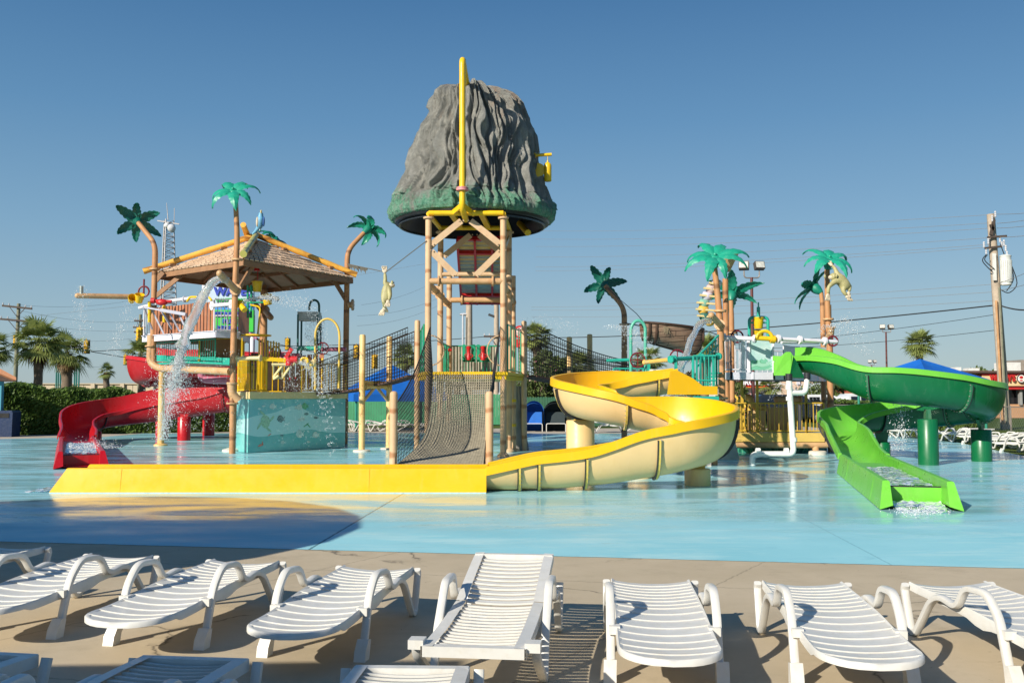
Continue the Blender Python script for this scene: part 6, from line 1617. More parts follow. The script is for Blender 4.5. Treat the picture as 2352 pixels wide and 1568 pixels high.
leafy_tree('distant tree crown above the restaurant roof', at_(2310,125), 6.2, 4, 29, n=1500, size=.3, bottom=.3)
leafy_tree('bush with small flowers behind the white railing', at_(1690,58), 3.2, 2.6, 31, n=2400, size=.11, flowers=m_pink, bottom=.2)
# hedges
def hedge(label, x0, x1, d0, d1, z0, z1, th, n, seed, mat=None, size=.07, name='hedge', cat='hedge', wav=.25):
    r = random.Random(seed); p, q = Vector((*at_(x0,d0),0)), Vector((*at_(x1,d1),0)); mb = MB()
    c = MB(); L = (q-p).length; d = (q-p).normalized(); s = V(-d.y,d.x,0)
    for i in range(n):
        t = r.random(); w = r.uniform(-1,1); zz = r.random()
        zt = z0+(z1-z0)*t + wav*noise.noise(Vector((t*L*.8, seed, 0))) + wav*.4*noise.noise(Vector((t*L*3, seed, 4)))
        face = r.random()
        if face < .55: pos = p.lerp(q,t) - s*th*(.5+.06*r.uniform(-1,1)+.1*noise.noise(Vector((t*L*1.5, zz*3, 2)))) + V(0,0,zz*zt)
        else: pos = p.lerp(q,t) + s*th*w*.5 + V(0,0,zt*(1-.12*w*w)+r.uniform(-.08,.08))
        sz = size*r.uniform(.6,1.5); a = Vector((r.gauss(0,1), r.gauss(0,1), r.gauss(0,.7))).normalized(); b = a.orthogonal().normalized(); c2 = a.cross(b)
        mb.add([pos-b*sz, pos+c2*sz*.5, pos+b*sz, pos-c2*sz*.5], [(0,1,2,3)])
    o = mb.build(name, mat or m_hedge, smooth=False, recalc=False, loc=(p.x,p.y,0)); tag(o, label, cat)
    core = MB(); k = 24
    core.grid(lambda u, v: p.lerp(q,u) + s*th*.40*(-1 if v < .5 else 1)*(1 if True else 0) + V(0,0,(z0+(z1-z0)*u-.22)*(1 if .2 < v < .8 else 0)), k, 4)
    cm = core.build('twigs', M('hedge_core', (.018,.03,.01), 1.), o, smooth=False)
    return o
hedge('long dark green clipped hedge behind the red slide', -140, 560, 41.5, 47, 2.25, 1.55, 1.6, 42000, 41, size=.085)
hedge('low sunlit hedge beyond the chain fence at right', 1925, 2075, 60, 66, 1.35, .9, 2.5, 9000, 42, mat=m_bush, size=.09)
hedge('low bushes by the far loungers behind the green slide', 2075, 2230, 43, 40, .75, .6, 1.0, 5000, 43, mat=m_bush, size=.07)

# ------------------------------------------------------------ fences and walls
gf = thing('green_fence', 'green painted plank fence running behind the pool', 'fence', (X(1000,56,0),56,0))
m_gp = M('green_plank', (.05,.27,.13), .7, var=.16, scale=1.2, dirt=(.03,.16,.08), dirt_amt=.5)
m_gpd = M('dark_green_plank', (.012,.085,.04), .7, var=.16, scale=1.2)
def picket(root, x0, x1, d0, d1, h, mat, name):
    p, q = Vector((*at_(x0,d0),0)), Vector((*at_(x1,d1),0)); L = (q-p).length; n = int(L/.145); d = (q-p).normalized(); mb = MB(); rz = math.atan2(d.y,d.x)
    for i in range(n):
        c = p.lerp(q,(i+.5)/n); hh = h + rnd.uniform(-.015,.015); w = .068
        u = d*w; t = V(-d.y,d.x,0)*.02
        c0 = c - t/2
        mb.prism([c0-u+V(0,0,.04), c0+u+V(0,0,.04), c0+u+V(0,0,hh-.05), c0+u*.6+V(0,0,hh), c0-u*.6+V(0,0,hh), c0-u+V(0,0,hh-.05)], t)
    o = mb.build(name, mat, root, smooth=False)
    mb = MB(); 
    for z in (.4, h-.3): mb.beam(p+V(d.y*-.05,.05,z), q+V(d.y*-.05,.05,z), .05, .09)
    mb.build('fence_rail', mat, o, smooth=False)
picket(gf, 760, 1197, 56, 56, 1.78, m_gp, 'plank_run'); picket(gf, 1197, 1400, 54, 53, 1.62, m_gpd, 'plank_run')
cf = thing('chain_fence', 'low wire mesh fence along the grass at right', 'fence', (X(2000,57,0),57,0))
mb = MB(); p, q = Vector((*at_(1910,58),0)), Vector((*at_(2500,44),0))
for z in (1.15,): mb.cyl(p+V(0,0,z), q+V(0,0,z), .025, 6)
for i in range(9): c = p.lerp(q,i/8); mb.cyl(c, c+V(0,0,1.2), .035, 6)
mb.build('fence_frame', M('grey_steel', (.25,.22,.20), .5), cf)
mb = MB(); n = 170
for i in range(n):
    a = p.lerp(q, i/n); 
    for s_ in (-1,1):
        b = a + (q-p)/n*s_*5; mb.tube([a, b+V(0,0,1.15)], .005, 3, cap=False)
mb.build('wire_mesh', m_galv, cf, smooth=False)
pw = thing('boundary_wall', 'long beige panel wall beyond the street at left', 'wall', (X(200,100,0),100,0))
m_bw = M('beige_render', (.52,.43,.31), .85, var=.06)
for i in range(14):
    x0 = X(80+i*22.5, 100, 1); x1 = X(80+(i+1)*22.5, 100, 1); z = 2.85 + (0 if i < 12 else -.1)
    mb = MB(); mb.box(((x0+x1)/2, 100, z/2), (x1-x0-.05, .2, z)); mb.box(((x0+x1)/2, 99.93, z+.05), (x1-x0, .4, .1)); mb.build('wall_panel', m_bw, pw, smooth=False)
    if i % 3 == 0: mb = MB(); mb.box((x0, 99.9, z/2), (.4, .5, z+.15)); mb.build('wall_pier', m_bw, pw, smooth=False)
rw = MB(); a_, b_ = at_(1840,90), at_(2060,84); rw.beam(V(*a_,.95), V(*b_,.95), .2, 1.9); tag(rw.build('low_wall', M('pale_grey_wall', (.50,.46,.40), .85), smooth=False, loc=(a_[0],a_[1],0)), 'low pale wall behind the parked pickup at right', 'wall')

# ------------------------------------------------------------ buildings
def bbox(root, x0, x1, y0, y1, d, dep, mat, name='wall', zb=None):
    a, b = P(x0,y0,d), P(x1,y1,d); z0 = min(a.z,b.z) if zb is None else zb; z1 = max(a.z,b.z)
    mb = MB(); mb.box(((a.x+b.x)/2, d+dep/2, (z0+z1)/2), (abs(b.x-a.x), dep, z1-z0)); return mb.build(name, mat, root, smooth=False)
wb = thing('restaurant', 'low burger restaurant with tan sign band and red letters at far right', 'building', (X(2300,75,0),75,0))
m_rb = M('red_brick', (.34,.17,.10), .8, var=.15); m_signtan = M('sign_tan', (.72,.50,.27), .6, var=.12, scale=1.2); m_dkb = M('dark_glass', (.015,.015,.018), .15); m_redt = M('red_trim', (.42,.02,.02), .5)
bbox(wb, 2170, 2640, 858, 975, 75.2, 14, M('tan_wall',(.52,.38,.25),.8), zb=0); bbox(wb, 2216, 2256, 859, 975, 74.6, .6, m_rb, 'brick_pier', zb=0)
bbox(wb, 2256, 2640, 862, 886, 74.2, 1, m_signtan, 'sign_band'); bbox(wb, 2180, 2640, 851, 856, 73.9, 1.4, M('dark_cornice',(.10,.06,.05),.6), 'cornice'); bbox(wb, 2256, 2640, 857, 861, 74.1, 1.1, m_redt, 'red_trim'); bbox(wb, 2256, 2640, 889, 894, 74.0, 1.2, m_redt, 'red_trim')
bbox(wb, 2256, 2640, 894, 928, 74.9, .3, m_dkb, 'window_band'); bbox(wb, 2256, 2640, 928, 946, 74.5, .6, M('orange_brick',(.50,.27,.14),.8,var=.12), 'brick_base', zb=0)
for px in (2256, 2310, 2345, 2400): bbox(wb, px-3, px+4, 892, 930, 74.3, .3, M('grey_mullion',(.28,.28,.27),.6), 'mullion')
bbox(wb, 2345, 2420, 826, 852, 79, 3, M('roof_grey',(.24,.21,.18),.7), 'rooftop_unit'); bbox(wb, 2311, 2345, 832, 852, 79, 2, M('roof_white',(.6,.6,.58),.7), 'rooftop_unit')
bbox(wb, 2196, 2208, 843, 852, 79, 1, M('roof_white',(1,1,1)), 'rooftop_unit'); bbox(wb, 2225, 2250, 845, 852, 79, 1, M('roof_white',(1,1,1)), 'rooftop_unit')
m_tr = M('letter_red', (.50,.02,.02), .4)
text('WENDY\u2019S', P(2303,869,74.0), .66, m_tr, wb, bold=.03, sx=.66, ext=.05)
mb = MB(); c = P(2345,869,74.05); mb.cyl(c+V(0,.1,0), c-V(0,.05,0), .31, 28); bd_ = mb.build('badge', M('badge_white',(.78,.75,.70),.5), wb)
mb = MB(); mb.tube([c+V(.31*math.cos(a*.2244),-.06,.31*math.sin(a*.2244)) for a in range(28)], .03, 6, closed=True); mb.build('badge_ring', M('badge_black',(.02,.02,.02),.5), bd_)
mb = MB(); mb.ball(c+V(0,-.06,.09), .15, 14, (1,.15,.75)); mb.ball(c+V(0,-.04,-.15), .16, 14, (1,.12,.45)); mb.build('badge_red', m_tr, bd_)
cs_ = thing('fuel_shop', 'white and tan fuel shop with a red sign, seen under the white deck', 'building', (X(1745,92,0),92,0))
bbox(cs_, 1640, 1795, 866, 935, 92, 10, M('shop_white',(.66,.62,.56),.7), zb=0); bbox(cs_, 1640, 1795, 883, 889, 91.8, .3, M('shop_brown',(.25,.15,.10),.7), 'brown_band')
bbox(cs_, 1697, 1762, 868, 888, 91.2, .8, M('sign_red',(.60,.01,.015),.4), 'sign_box'); bbox(cs_, 1695, 1765, 888, 890, 91.2, .9, M('sign_orange',(.70,.22,.02),.4), 'orange_strip'); bbox(cs_, 1706, 1716, 900, 925, 91.8, .3, m_dkb, 'window'); bbox(cs_, 1740, 1752, 902, 930, 91.8, .3, m_dkb, 'window')
text('CIRCLE K', P(1729,878,91.0), .70, m_sw, cs_, bold=.03)
ps = thing('beige_shop', 'peach coloured shop with red tiled roof behind the white drain pipe', 'building', (X(1850,100,0),100,0))
bbox(ps, 1795, 1950, 868, 925, 100, 10, M('peach_wall',(.62,.45,.32),.8), zb=0); bbox(ps, 1830, 1838, 873, 883, 99.8, .3, M('window_white',(.6,.6,.65),.4), 'window')
mb = MB(); mb.prism([P(1850,908,96), P(1900,882,96), P(1960,880,96), P(1960,908,96)], (0,3,0)); mb.build('roof', M('red_tile',(.34,.08,.045),.7,var=.15), ps, smooth=False)
lb = thing('orange_roof_hut', 'small building corner with orange fascia at the left photo edge', 'building', (X(-40,40,0),40,0))
mb = MB(); mb.prism([P(-60,836,40), P(0,846,40), P(37,866,40), P(37,873,40), P(0,858,40), P(-60,850,40)], (-.6,.3,0)); mb.build('roof_fascia', M('orange_wood',(.40,.16,.07),.6), lb, smooth=False)
mb = MB(); mb.prism([P(-60,850,40.1), P(0,858,40.1), P(36,874,40.1), P(36,876,40.1), P(-60,872,40.1)], (-.6,.25,0)); mb.build('eave', M('eave_dark',(.06,.03,.02),.8), lb, smooth=False)
bbox(lb, -60, 3, 852, 900, 40.4, .2, M('teal_wall',(.05,.25,.32),.7), zb=0)
gb = thing('green_roof_shop', 'distant white shop with green roof band beyond the bridge net', 'building', (X(1420,120,0),120,0))
bbox(gb, 1370, 1490, 860, 905, 120, 8, M('shop_white',(1,1,1)), zb=0); bbox(gb, 1366, 1494, 868, 878, 119.6, .5, M('shop_green',(.05,.35,.12),.6), 'green_band')
# blue shade canopies
def shade(label, px, d, ytop, yeave, half, **k):
    c = at_(px, d); z1, z0 = Z(ytop, d), Z(yeave, d)
    return canopy('shade_canopy', c, half, z0, z1-z0, m_blue_cloth, label, 'canopy', group='blue pyramid shade canopies', **k)
shade('blue pyramid shade canopy behind the green slide', 2115, 47, 824, 872, 2.15, rz=.5)
shade('blue pyramid shade canopy behind the left rope bridge', 897, 49, 836, 905, 2.3, rz=.35, drop=.35)
canopy('shade_canopy', (-10.05, 8.0), 3.9, 3.2, 1.1, m_blue_cloth, 'blue shade canopy left of the frame that shades the pool edge', 'canopy', group='blue pyramid shade canopies', sides=20)
canopy('shade_canopy', (-7.0, -1.0), 2.75, 3.1, .9, m_blue_cloth, 'blue shade canopy behind the viewer that shades the nearest loungers', 'canopy', group='blue pyramid shade canopies', rz=.05)
# cabana hoods by the fence
def hood(label, px, py, mcol, wpx):
    g = G(px, py); root = thing('hooded_lounger', label, 'hooded lounger', g, 'hooded loungers by the green fence'); w = wpx/F*g.y/2
    mb = MB()
    mb.grid(lambda u, v: g + V(-w*math.cos(math.pi*u)*(1 if 1 else 0), .9*v*1.0 - .2, .35+ (1.45-.35)*math.sin(math.pi*u)**.55*(1-.1*v) if 0 < u < 1 else .0), 20, 6)
    mb.grid(lambda u, v: g + V(-w*math.cos(math.pi*u)*v, .72, (.35+1.05*math.sin(math.pi*u)**.55)*v if 0 < u < 1 else 0), 20, 4); mb.build('hood', mcol, root, angle=80)
    mb = MB(); mb.box(g+V(0,.2,.62), (w*1.5,.04,.62), rot=Matrix.Rotation(-.4,3,'X')); mb.box(g+V(0,-.25,.36), (w*1.5,.7,.03)); mb.build('seat', mcol, root, smooth=False)
    mb = MB(); mb.tube(arc_pts([g+V(-w*.75,-.6,0), g+V(-w*.75,-.6,.38), g+V(w*.75,-.6,.38), g+V(w*.75,-.6,0)], .08), .02, 6); mb.build('leg_frame', m_resin, root)
hood('blue hooded lounger by the fence, right of the volcano tower', 1226, 990, M('blue_canvas', (.01,.13,.50), .7), 50)
hood('black hooded lounger by the fence, left of the cream slide column', 1276, 990, M('black_canvas', (.02,.035,.04), .7), 58)

# ------------------------------------------------------------ cars
def car(label, px, d, rz, col, kind='suv', group='vehicles parked beyond the fence'):
    x, y = at_(px, d); root = thing('parked_car', label, 'car', (0,0,0), group); Lh = 2.35; W = .92
    prof = {'suv': [(-2.3,.35),(-2.35,.8),(-2.25,1.05),(-2.15,1.6),(-1.9,1.76),(.5,1.76),(.9,1.62),(1.35,1.12),(2.2,.98),(2.35,.75),(2.32,.35)],
            'pickup': [(-2.6,.45),(-2.65,1.05),(-.75,1.08),(-.7,1.62),(-.45,1.8),(.55,1.8),(.85,1.65),(1.3,1.15),(2.45,1.05),(2.6,.8),(2.58,.45)],
            'van': [(-2.4,.35),(-2.45,1.2),(-2.3,1.9),(-2.0,2.05),(1.1,2.05),(1.5,1.85),(1.95,1.2),(2.4,1.05),(2.5,.7),(2.45,.35)]}[kind]
    mb = MB(); vs = []
    for s_, ins in ((-1,0),(-.9,0),(.9,0),(1,0)):
        for (a, z) in prof:
            nar = max(0, (z-1.0))*.22
            vs.append(V(a*(.985 if abs(s_) == 1 else 1), s_*(W-nar), z))
    n = len(prof); fs = [tuple(range(n))[::-1], tuple(range(3*n, 4*n))]
    for k in range(3):
        for i in range(n): j = (i+1) % n; fs.append((k*n+i, k*n+j, (k+1)*n+j, (k+1)*n+i))
    mb.add(vs, fs); mb.build('body', col, root, angle=30)
    gl = M('car_glass', (.012,.015,.018), .06, spec=.8)
    top = max(z for _, z in prof)
    spans = {'suv': [(-1.95,-1.2),(-1.1,-.25),(-.15,.75)], 'pickup': [(-.6,.05),(.13,.85)], 'van': [(-2.0,-1.0),(-.9,.1),(.25,1.4)]}[kind]
    for s_ in (-1, 1):
        mb = MB()
        for i, (a, b) in enumerate(spans):
            z0, z1 = 1.13, top-.16; sh = .22 if i == len(spans)-1 else 0
            y0, y1 = s_*(W-(z0-1)*.22+.006), s_*(W-(z1-1)*.22+.006)
            mb.prism([V(a,y0,z0), V(b+sh,y0,z0), V(b-.08,y1,z1), V(a+.05,y1,z1)], (0,s_*.008,0))
        mb.build('window', gl, root, smooth=False)
    for a in (prof[0][0]+.85, prof[-1][0]-.80):
        for s_ in (-1, 1):
            mb = MB(); mb.lathe([(.001,-.11),(.30,-.11),(.34,-.08),(.34,.08),(.30,.11),(.001,.11)], (a, s_*(W-.08), .34), 20, axis=(0,1,0), cap=False); wh = mb.build('wheel', M('tyre',(.02,.02,.02),.8), root)
            mb = MB(); mb.lathe([(.001,-.125),(.19,-.125),(.21,-.10),(.21,.10),(.19,.125),(.001,.125)], (a, s_*(W-.08), .34), 16, axis=(0,1,0), cap=False); mb.build('rim', M('wheel_rim',(.45,.45,.45),.3,metal=.7), wh)
    for s_ in (-.6, .6):
        mb = MB(); mb.box((prof[-1][0]-.02, s_, .78), (.08,.34,.14)); mb.build('headlight', M('head_lamp',(.8,.8,.8),.1), root, smooth=False)
        mb = MB(); mb.box((prof[1][0]+.03, s_, .9), (.08,.16,.3)); mb.build('tail_light', M('tail_lamp',(.4,.01,.01),.2), root, smooth=False)
    root.location = (x, y, 0); root.rotation_euler = (0,0,rz); return root
cw = M('car_white', (.72,.73,.74), .2, var=.02, coat=.6); cb_ = M('car_black', (.012,.013,.018), .15, var=.02, coat=.6); cr_ = M('car_darkred', (.10,.01,.012), .2, coat=.6); cg_ = M('car_silver', (.35,.37,.39), .25, metal=.5); cblue = M('car_navy', (.02,.04,.09), .2, coat=.6)
car('white van behind the left hedge, only its roof showing', 196, 66, .1, cw, 'van'); car('dark SUV behind the left hedge with just its roof line showing', 332, 68, 0, cblue); car('dark car between the van and the SUV behind the hedge', 258, 70, .05, cb_)
car('black SUV parked under the white deck', 1812, 62, 0, cb_); car('white SUV parked right of the black SUV', 1882, 66, .1, cw); car('white pickup at right, beyond the low hedge', 1957, 66, .2, cw, 'pickup')
car('dark red sedan parked behind the drain pipe', 1858, 72, .05, cr_, 'suv'); car('silver car seen through the yellow lower deck rails', 1735, 68, 0, cg_)
car('white van behind the flowering trees, seen right of the volcano tower', 1225, 66, .1, cw, 'van'); car('silver car beside the white van beyond the fence', 1275, 67, .1, cg_)

# ------------------------------------------------------------ poles, wires, signals, mast
m_wood = M('pole_wood', (.42,.34,.26), .85, var=.2, scale=3, bump=.5, bscale=20); m_woodg = M('pole_wood_green', (.20,.20,.14), .85, var=.2, scale=3)
m_xarm = M('crossarm', (.07,.05,.04), .8); m_ins = M('insulator', (.55,.55,.58), .2)
def upole(label, base, topz, r, arms=(), mat=m_wood, lean=0, group='utility poles'):
    b = Vector((base[0], base[1], 0)); t = b+V(lean,0,topz); root = thing('utility_pole', label, 'utility pole', b, group)
    mb = MB(); mb.cyl(b, t, r, 12, r2=r*.75); mb.build('pole', mat, root)
    for (z, hw, tilt) in arms:
        c = b.lerp(t, z/topz)+V(0,-r,0); mb = MB(); mb.beam(c+V(-hw,-.05,-tilt), c+V(hw,-.05,tilt), .12, .14)
        for s_ in (-1,1): mb.beam(c+V(s_*hw*.5,-.05,s_*tilt*.5-.05), c+V(0,-.02,-.75), .04, .04)
        a = mb.build('crossarm', m_xarm, root, smooth=False)
        for k in (-.95,-.55,.55,.95):
            mb = MB(); mb.lathe([(.03,0),(.06,.04),(.04,.09),(.06,.13),(.02,.18)], c+V(k*hw,-.05,k*tilt+.07), 8); mb.build('insulator', m_ins, a)
    return root, t
p1, t1 = upole('wooden utility pole with two crossarms over the left palms', at_(33,75), Z(697,75), .17, [(Z(706,75),1.15,-.12),(Z(736,75),1.25,-.1)], m_woodg, lean=.15)
rp_d = 50
p2, t2 = upole('tall leaning utility pole with transformer at far right', (X(2311,rp_d,0),rp_d), Z(492,rp_d), .26, [], lean=X(2278,rp_d,9)-X(2311,rp_d,0))
def rp(px, py, off=0): return P(px, py, rp_d-.3+off)
mb = MB(); c0 = rp(2315,590); c1 = rp(2318,655)
mb.lathe([(.001,-.78),(.26,-.78),(.27,-.74),(.27,.66),(.29,.68),(.29,.72),(.20,.78),(.001,.80)], rp(2310,620), 22, cap=False)
tf = mb.build('transformer', M('transformer_grey',(.62,.63,.60),.4), p2); mb = MB()
for i in range(9): a = math.pi+.35+i*.3; c = rp(2310,622); mb.box(c+V(.29*math.cos(a),.29*math.sin(a),-.02), (.03,.07,1.1), rz=a)
mb.build('cooling_fin', M('transformer_grey',(1,1,1)), tf, smooth=False)
mb = MB(); 
for a, b in (((2283,505),(2276,540)),((2276,515),(2281,530))): mb.beam(rp(*a), rp(*b), .16, .12)
mb.build('crossarm', m_xarm, p2, smooth=False)
mb = MB()
for a, b in (((2262,570),(2300,566)),((2268,545),(2312,542))): mb.beam(rp(*a), rp(*b), .1, .1)
mb.build('crossarm', m_xarm, p2, smooth=False)
for (px, py) in ((2260,560),(2265,575),(2270,552),(2306,556),(2310,568),(2301,560),(2279,500),(2286,490),(2297,548),(2313,582)):
    mb = MB(); mb.lathe([(.03,-.2),(.06,-.15),(.035,-.1),(.06,-.05),(.035,0),(.06,.05),(.03,.12)], rp(px,py), 8); mb.build('insulator', m_ins, p2)
mb = MB(); mb.box(rp(2284,613)+V(0,0,0), (.16,.1,.001+abs(rp(0,655).z-rp(0,555).z)*.62)); mb.build('conduit', M('white_conduit',(.7,.68,.64),.5), p2, smooth=False)
mb = MB(); mb.cyl(rp(2288,690), rp(2303,975), .06, 8); mb.build('conduit', M('rust_conduit',(.48,.26,.12),.6,var=.2), p2)
mb = MB(); mb.cyl(rp(2295,660,-.1), rp(2312,975,-.1), .05, 8); mb.build('conduit', m_woodg, p2)
mb = MB()
for pts in (((2265,585),(2257,600),(2280,625)),((2268,585),(2262,598),(2284,618)),((2298,560),(2303,575),(2310,592)),((2322,605),(2336,650),(2318,672),(2298,665)),((2320,600),(2328,640),(2312,668))): mb.tube([rp(*q,-.1) for q in catmull(pts, 5)], .025, 5)
mb.build('jumper_cable', m_black, p2)
p3, t3 = upole('bare wooden pole rising behind the volcano tower platform', at_(1077,72), Z(655,72), .30, []); p4, t4 = upole('thin wooden pole with street lamp behind the volcano tower', at_(1140,78), Z(640,78), .24, [(Z(773,78),1.0,0)]); p5, t5 = upole('weathered pole with insulators behind the left end of the hut tower', at_(319,95), Z(722,95), .18, [(Z(737,95),.5,0),(Z(752,95),.6,0),(Z(763,95),.5,0)], m_woodg)
p6, t6 = upole('pale trunk like pole by the flowering trees', at_(1219,62), Z(862,62)+0, .26, [])
for lab, px, d, y0 in (('lamp head on arm', 1,1,1),): pass
mb = MB(); c = P(1122,722,78); mb.beam(c, P(1138,728,78), .25, .18); mb.build('street_lamp', M('dark_steel2',(.05,.05,.05),.4), p4, smooth=False)
mb = MB(); c = P(1066,722,72); mb.cyl(P(1063,722,71.5), V(P(1063,722,71.5).x,71.5,0), .06, 8); mb.ball(c, .35, 12, (1,.6,.3)); mb.build('street_lamp', m_ins, p3)
GW = 'overhead cables'
def wire(label, a, b, sag, r=.012, n=24, mat=None):
    a, b = Vector(a), Vector(b); mb = MB(); mb.tube([a.lerp(b,i/n)-V(0,0,sag*4*(i/n)*(1-i/n)) for i in range(n+1)], r, 4)
    o = mb.build('power_line', mat or m_wire, loc=a); return tag(o, label, 'cable', GW)
m_wire = M('aluminium_wire', (.32,.30,.28), .5, metal=.2); m_wired = M('dark_cable', (.03,.03,.03), .6); m_wireg = M('grey_cable', (.26,.27,.28), .6)
# long spans from the right pole leftwards past the volcano
W = [((2279,493),(1230,530),'topmost pale power line running right from behind the volcano'), ((2276,512),(1230,549),'second pale power line from the top, right of the volcano'), ((2275,524),(1230,566),'third pale power line from the top, right of the volcano'),
     ((2290,545),(1230,590),'fourth pale power line, passing behind the right moulded palms'), ((2290,560),(1230,613),'fifth pale power line, just above the bent palm crown'), ((2290,566),(1230,622),'sixth pale power line, close under the fifth'),
     ((2290,652),(1220,705),'pale cable crossing just behind the bent palm trunk bend'), ((2290,690),(1220,727),'pale cable at the level of the twin flood lights'), ((2290,670),(1220,712),'thin pale cable just under the bent palm crown')]
for i, ((x0,y0),(x1,y1),lab) in enumerate(W):
    wire(lab, P(x0+(-1176+x0)*.0,y0,rp_d), P(x1,y1,95), .3, .010)
    a = P(x0,y0,rp_d); 
wire('dark thick cable sloping down from the right pole behind the right tower', P(2294,700,rp_d), P(1200,775,95), .5, .035, mat=m_wired)
wire('thin dark cable below the thick one, right of the orange pole', P(2294,721,rp_d), P(1600,795,80), .3, .014, mat=m_wired)
wire('lowest thin cable crossing behind the flood light at right', P(2296,757,rp_d), P(1650,800,80), .3, .014, mat=m_wired)
for i, (y0, y1, lab) in enumerate(((484,492,'topmost wire right of the leaning pole'),(497,513,'second wire right of the leaning pole'),(512,524,'third wire right of the leaning pole'),(535,545,'fourth wire right of the leaning pole'),(606,652,'middle wire right of the leaning pole'),(640,668,'lower wire right of the leaning pole'))):
    wire(lab, P(2400,y0,44), P(2290,y1,rp_d), .05, .012)
wire('dark drooping cable leaving the right photo edge from the leaning pole', P(2420,700,44), P(2294,700,rp_d), .25, .035, mat=m_wired)
L_ = [((-20,735),(1010,600),'uppermost wire from the left edge to the volcano tower'),((-20,728),(330,760),'wire dipping from the left edge to the weathered pole'),((40,700),(320,686),'wire from the left pole top toward the radio mast'),((42,712),(320,738),'wire from the left crossarm to the weathered pole'),
      ((40,770),(320,775),'low wire between left pole and weathered pole'),((-20,805),(240,842),'low dark wire over the hedge at far left'),((830,700),(1010,640),'wire between hut roof and volcano tower, upper'),((820,725),(1010,683),'wire between hut roof and volcano tower, middle'),((820,748),(1010,700),'wire between hut roof and volcano tower, lower')]
for i, ((x0,y0),(x1,y1),lab) in enumerate(L_): wire(lab, P(x0,y0,76), P(x1,y1,90), .4, .009, mat=m_wireg)
wire('dark span cable carrying the left traffic signals', P(208,807,84), P(330,800,84), .0, .03, mat=m_wired); wire('dark span cable dropping to the small traffic signal', P(208,807,84), P(288,821,86), .0, .03, mat=m_wired)
wire('dark span cable behind the tank stand carrying traffic signals', P(595,778,80), P(760,815,84), .1, .03, mat=m_wired); wire('level dark cable running behind the rope bridge to the volcano tower', P(600,795,88), P(1200,765,92), .3, .03, mat=m_wired)
def signal(label, px, py, d, face=1):
    c = P(px,py,d); root = thing('traffic_signal', label, 'traffic light', c, 'yellow traffic signals over the street'); h = .42*1.5
    mb = MB(); mb.box(c, (.36,.28,1.15)); mb.cyl(c+V(0,0,.55), c+V(0,0,.8), .04, 6); mb.build('housing', M('signal_yellow',(.72,.42,.01),.5,var=.08), root, smooth=False)
    for i in (-1,0,1):
        mb = MB(); q = c+V(face*.0,-.14,i*.36); mb.lathe([(.14,0),(.15,.20)], q+V(0,0,0), 12, axis=(.5*face,-1,0)); vz = mb.build('visor', M('signal_yellow',(1,1,1)), root)
        mb = MB(); mb.lathe([(.001,0),(.125,.0),(.125,.02),(.001,.03)], q+V(.03*face,-.08,0), 12, axis=(.5*face,-1,0)); mb.build('lens', M('lens_dark',(.03,.03,.03),.3), vz)
    mb = MB(); mb.box(c+V(0,.16,0), (.62,.02,1.35)); mb.build('backplate', M('plate_dark',(.04,.04,.03),.7) if face > 0 else M('signal_yellow',(1,1,1)), root, smooth=False)
for lab, px, py, d, f_ in (('traffic signal right of the left palms, high on the span cable',198,796,95,1),('large traffic signal left of the hut tower planks',320,769,86,-1),('small traffic signal under the span cable, left of the red slide',288,826,125,1),('traffic signal hidden in the left palm crown',36,783,95,1),
        ('traffic signal behind the hut tower stairs',660,790,105,1),('traffic signal at the mural tower hoop, high in the net',818,808,92,1),('traffic signal low in the bridge net beside the yellow pole',832,832,100,1),('traffic signal low in the bridge net right of the yellow pole',860,830,95,-1)): signal(lab, px, py, d, f_)
# radio mast
ms = thing('radio_mast', 'lattice radio mast with dishes rising behind the hut roof', 'radio mast', (X(378,110,0),110,0))
md = 110; mt, mb_ = P(386,505,md), V(X(378,md,0),md,0); mb = MB(); wt_, wb_ = .62, 1.6
legs = [(math.cos(a), math.sin(a)) for a in (.5, 2.6, 4.7)]; nseg = 34
def mp_(i, k):
    t = i/nseg; c = mb_.lerp(V(mt.x,md,mt.z), t); w_ = wb_+(wt_-wb_)*t; return c+V(legs[k][0]*w_, legs[k][1]*w_, 0)
for k in range(3):
    mb.tube([mp_(i,k) for i in range(nseg+1)], .07, 5)
    for i in range(nseg):
        mb.tube([mp_(i,k), mp_(i+1,(k+1)%3)], .035, 4, cap=False); mb.tube([mp_(i,k), mp_(i,(k+1)%3)], .03, 4, cap=False)
mb.cyl(V(mt.x,md,mt.z), V(mt.x-.2,md,Z(466,md)), .06, 6, r2=.03); mb.cyl(V(mt.x+.7,md,mt.z-.2), V(mt.x+.7,md,Z(478,md)), .04, 6); mb.beam(V(mt.x-1.2,md,mt.z-.1), V(mt.x+1.3,md,mt.z-.5), .12,.12); mb.build('lattice', M('mast_steel',(.38,.36,.36),.5,metal=.4), ms)
for px, py, r_ in ((384,518,.34),(394,524,.46),(391,660,.36)):
    mb = MB(); mb.lathe([(r_,0),(r_*.95,.06),(r_*.6,.16),(.05,.22)], P(px,py,md-1), 20, axis=(.5,-.8,0)); mb.build('dish', M('dish_white',(.68,.68,.68),.5), ms)
# green steel columns beyond the left palms
GC = 'dark green sign columns beyond the left palms'
for i, (px, y) in enumerate(((218,855),(226,852),(236,850),(270,845),(296,848),(305,846),(316,845),(220,850))):
    if i == 7: continue
    px = [219,227,234,272,297,305.5,316][i]
    px = px*.0 + [128.5,133,138,160,170.5,175,180.5][i]*1.0 + 0
    x = X(px*1.0,85,2); mb = MB(); mb.cyl((x,85,0),(x,85,Z(838,85)), .07, 8)
    o = mb.build('sign_column', M('dark_green_column',(.02,.16,.13),.5), loc=(x,85,0)); tag(o, 'slim dark green column beyond the shaggy palm, in a close row', 'column', GC)
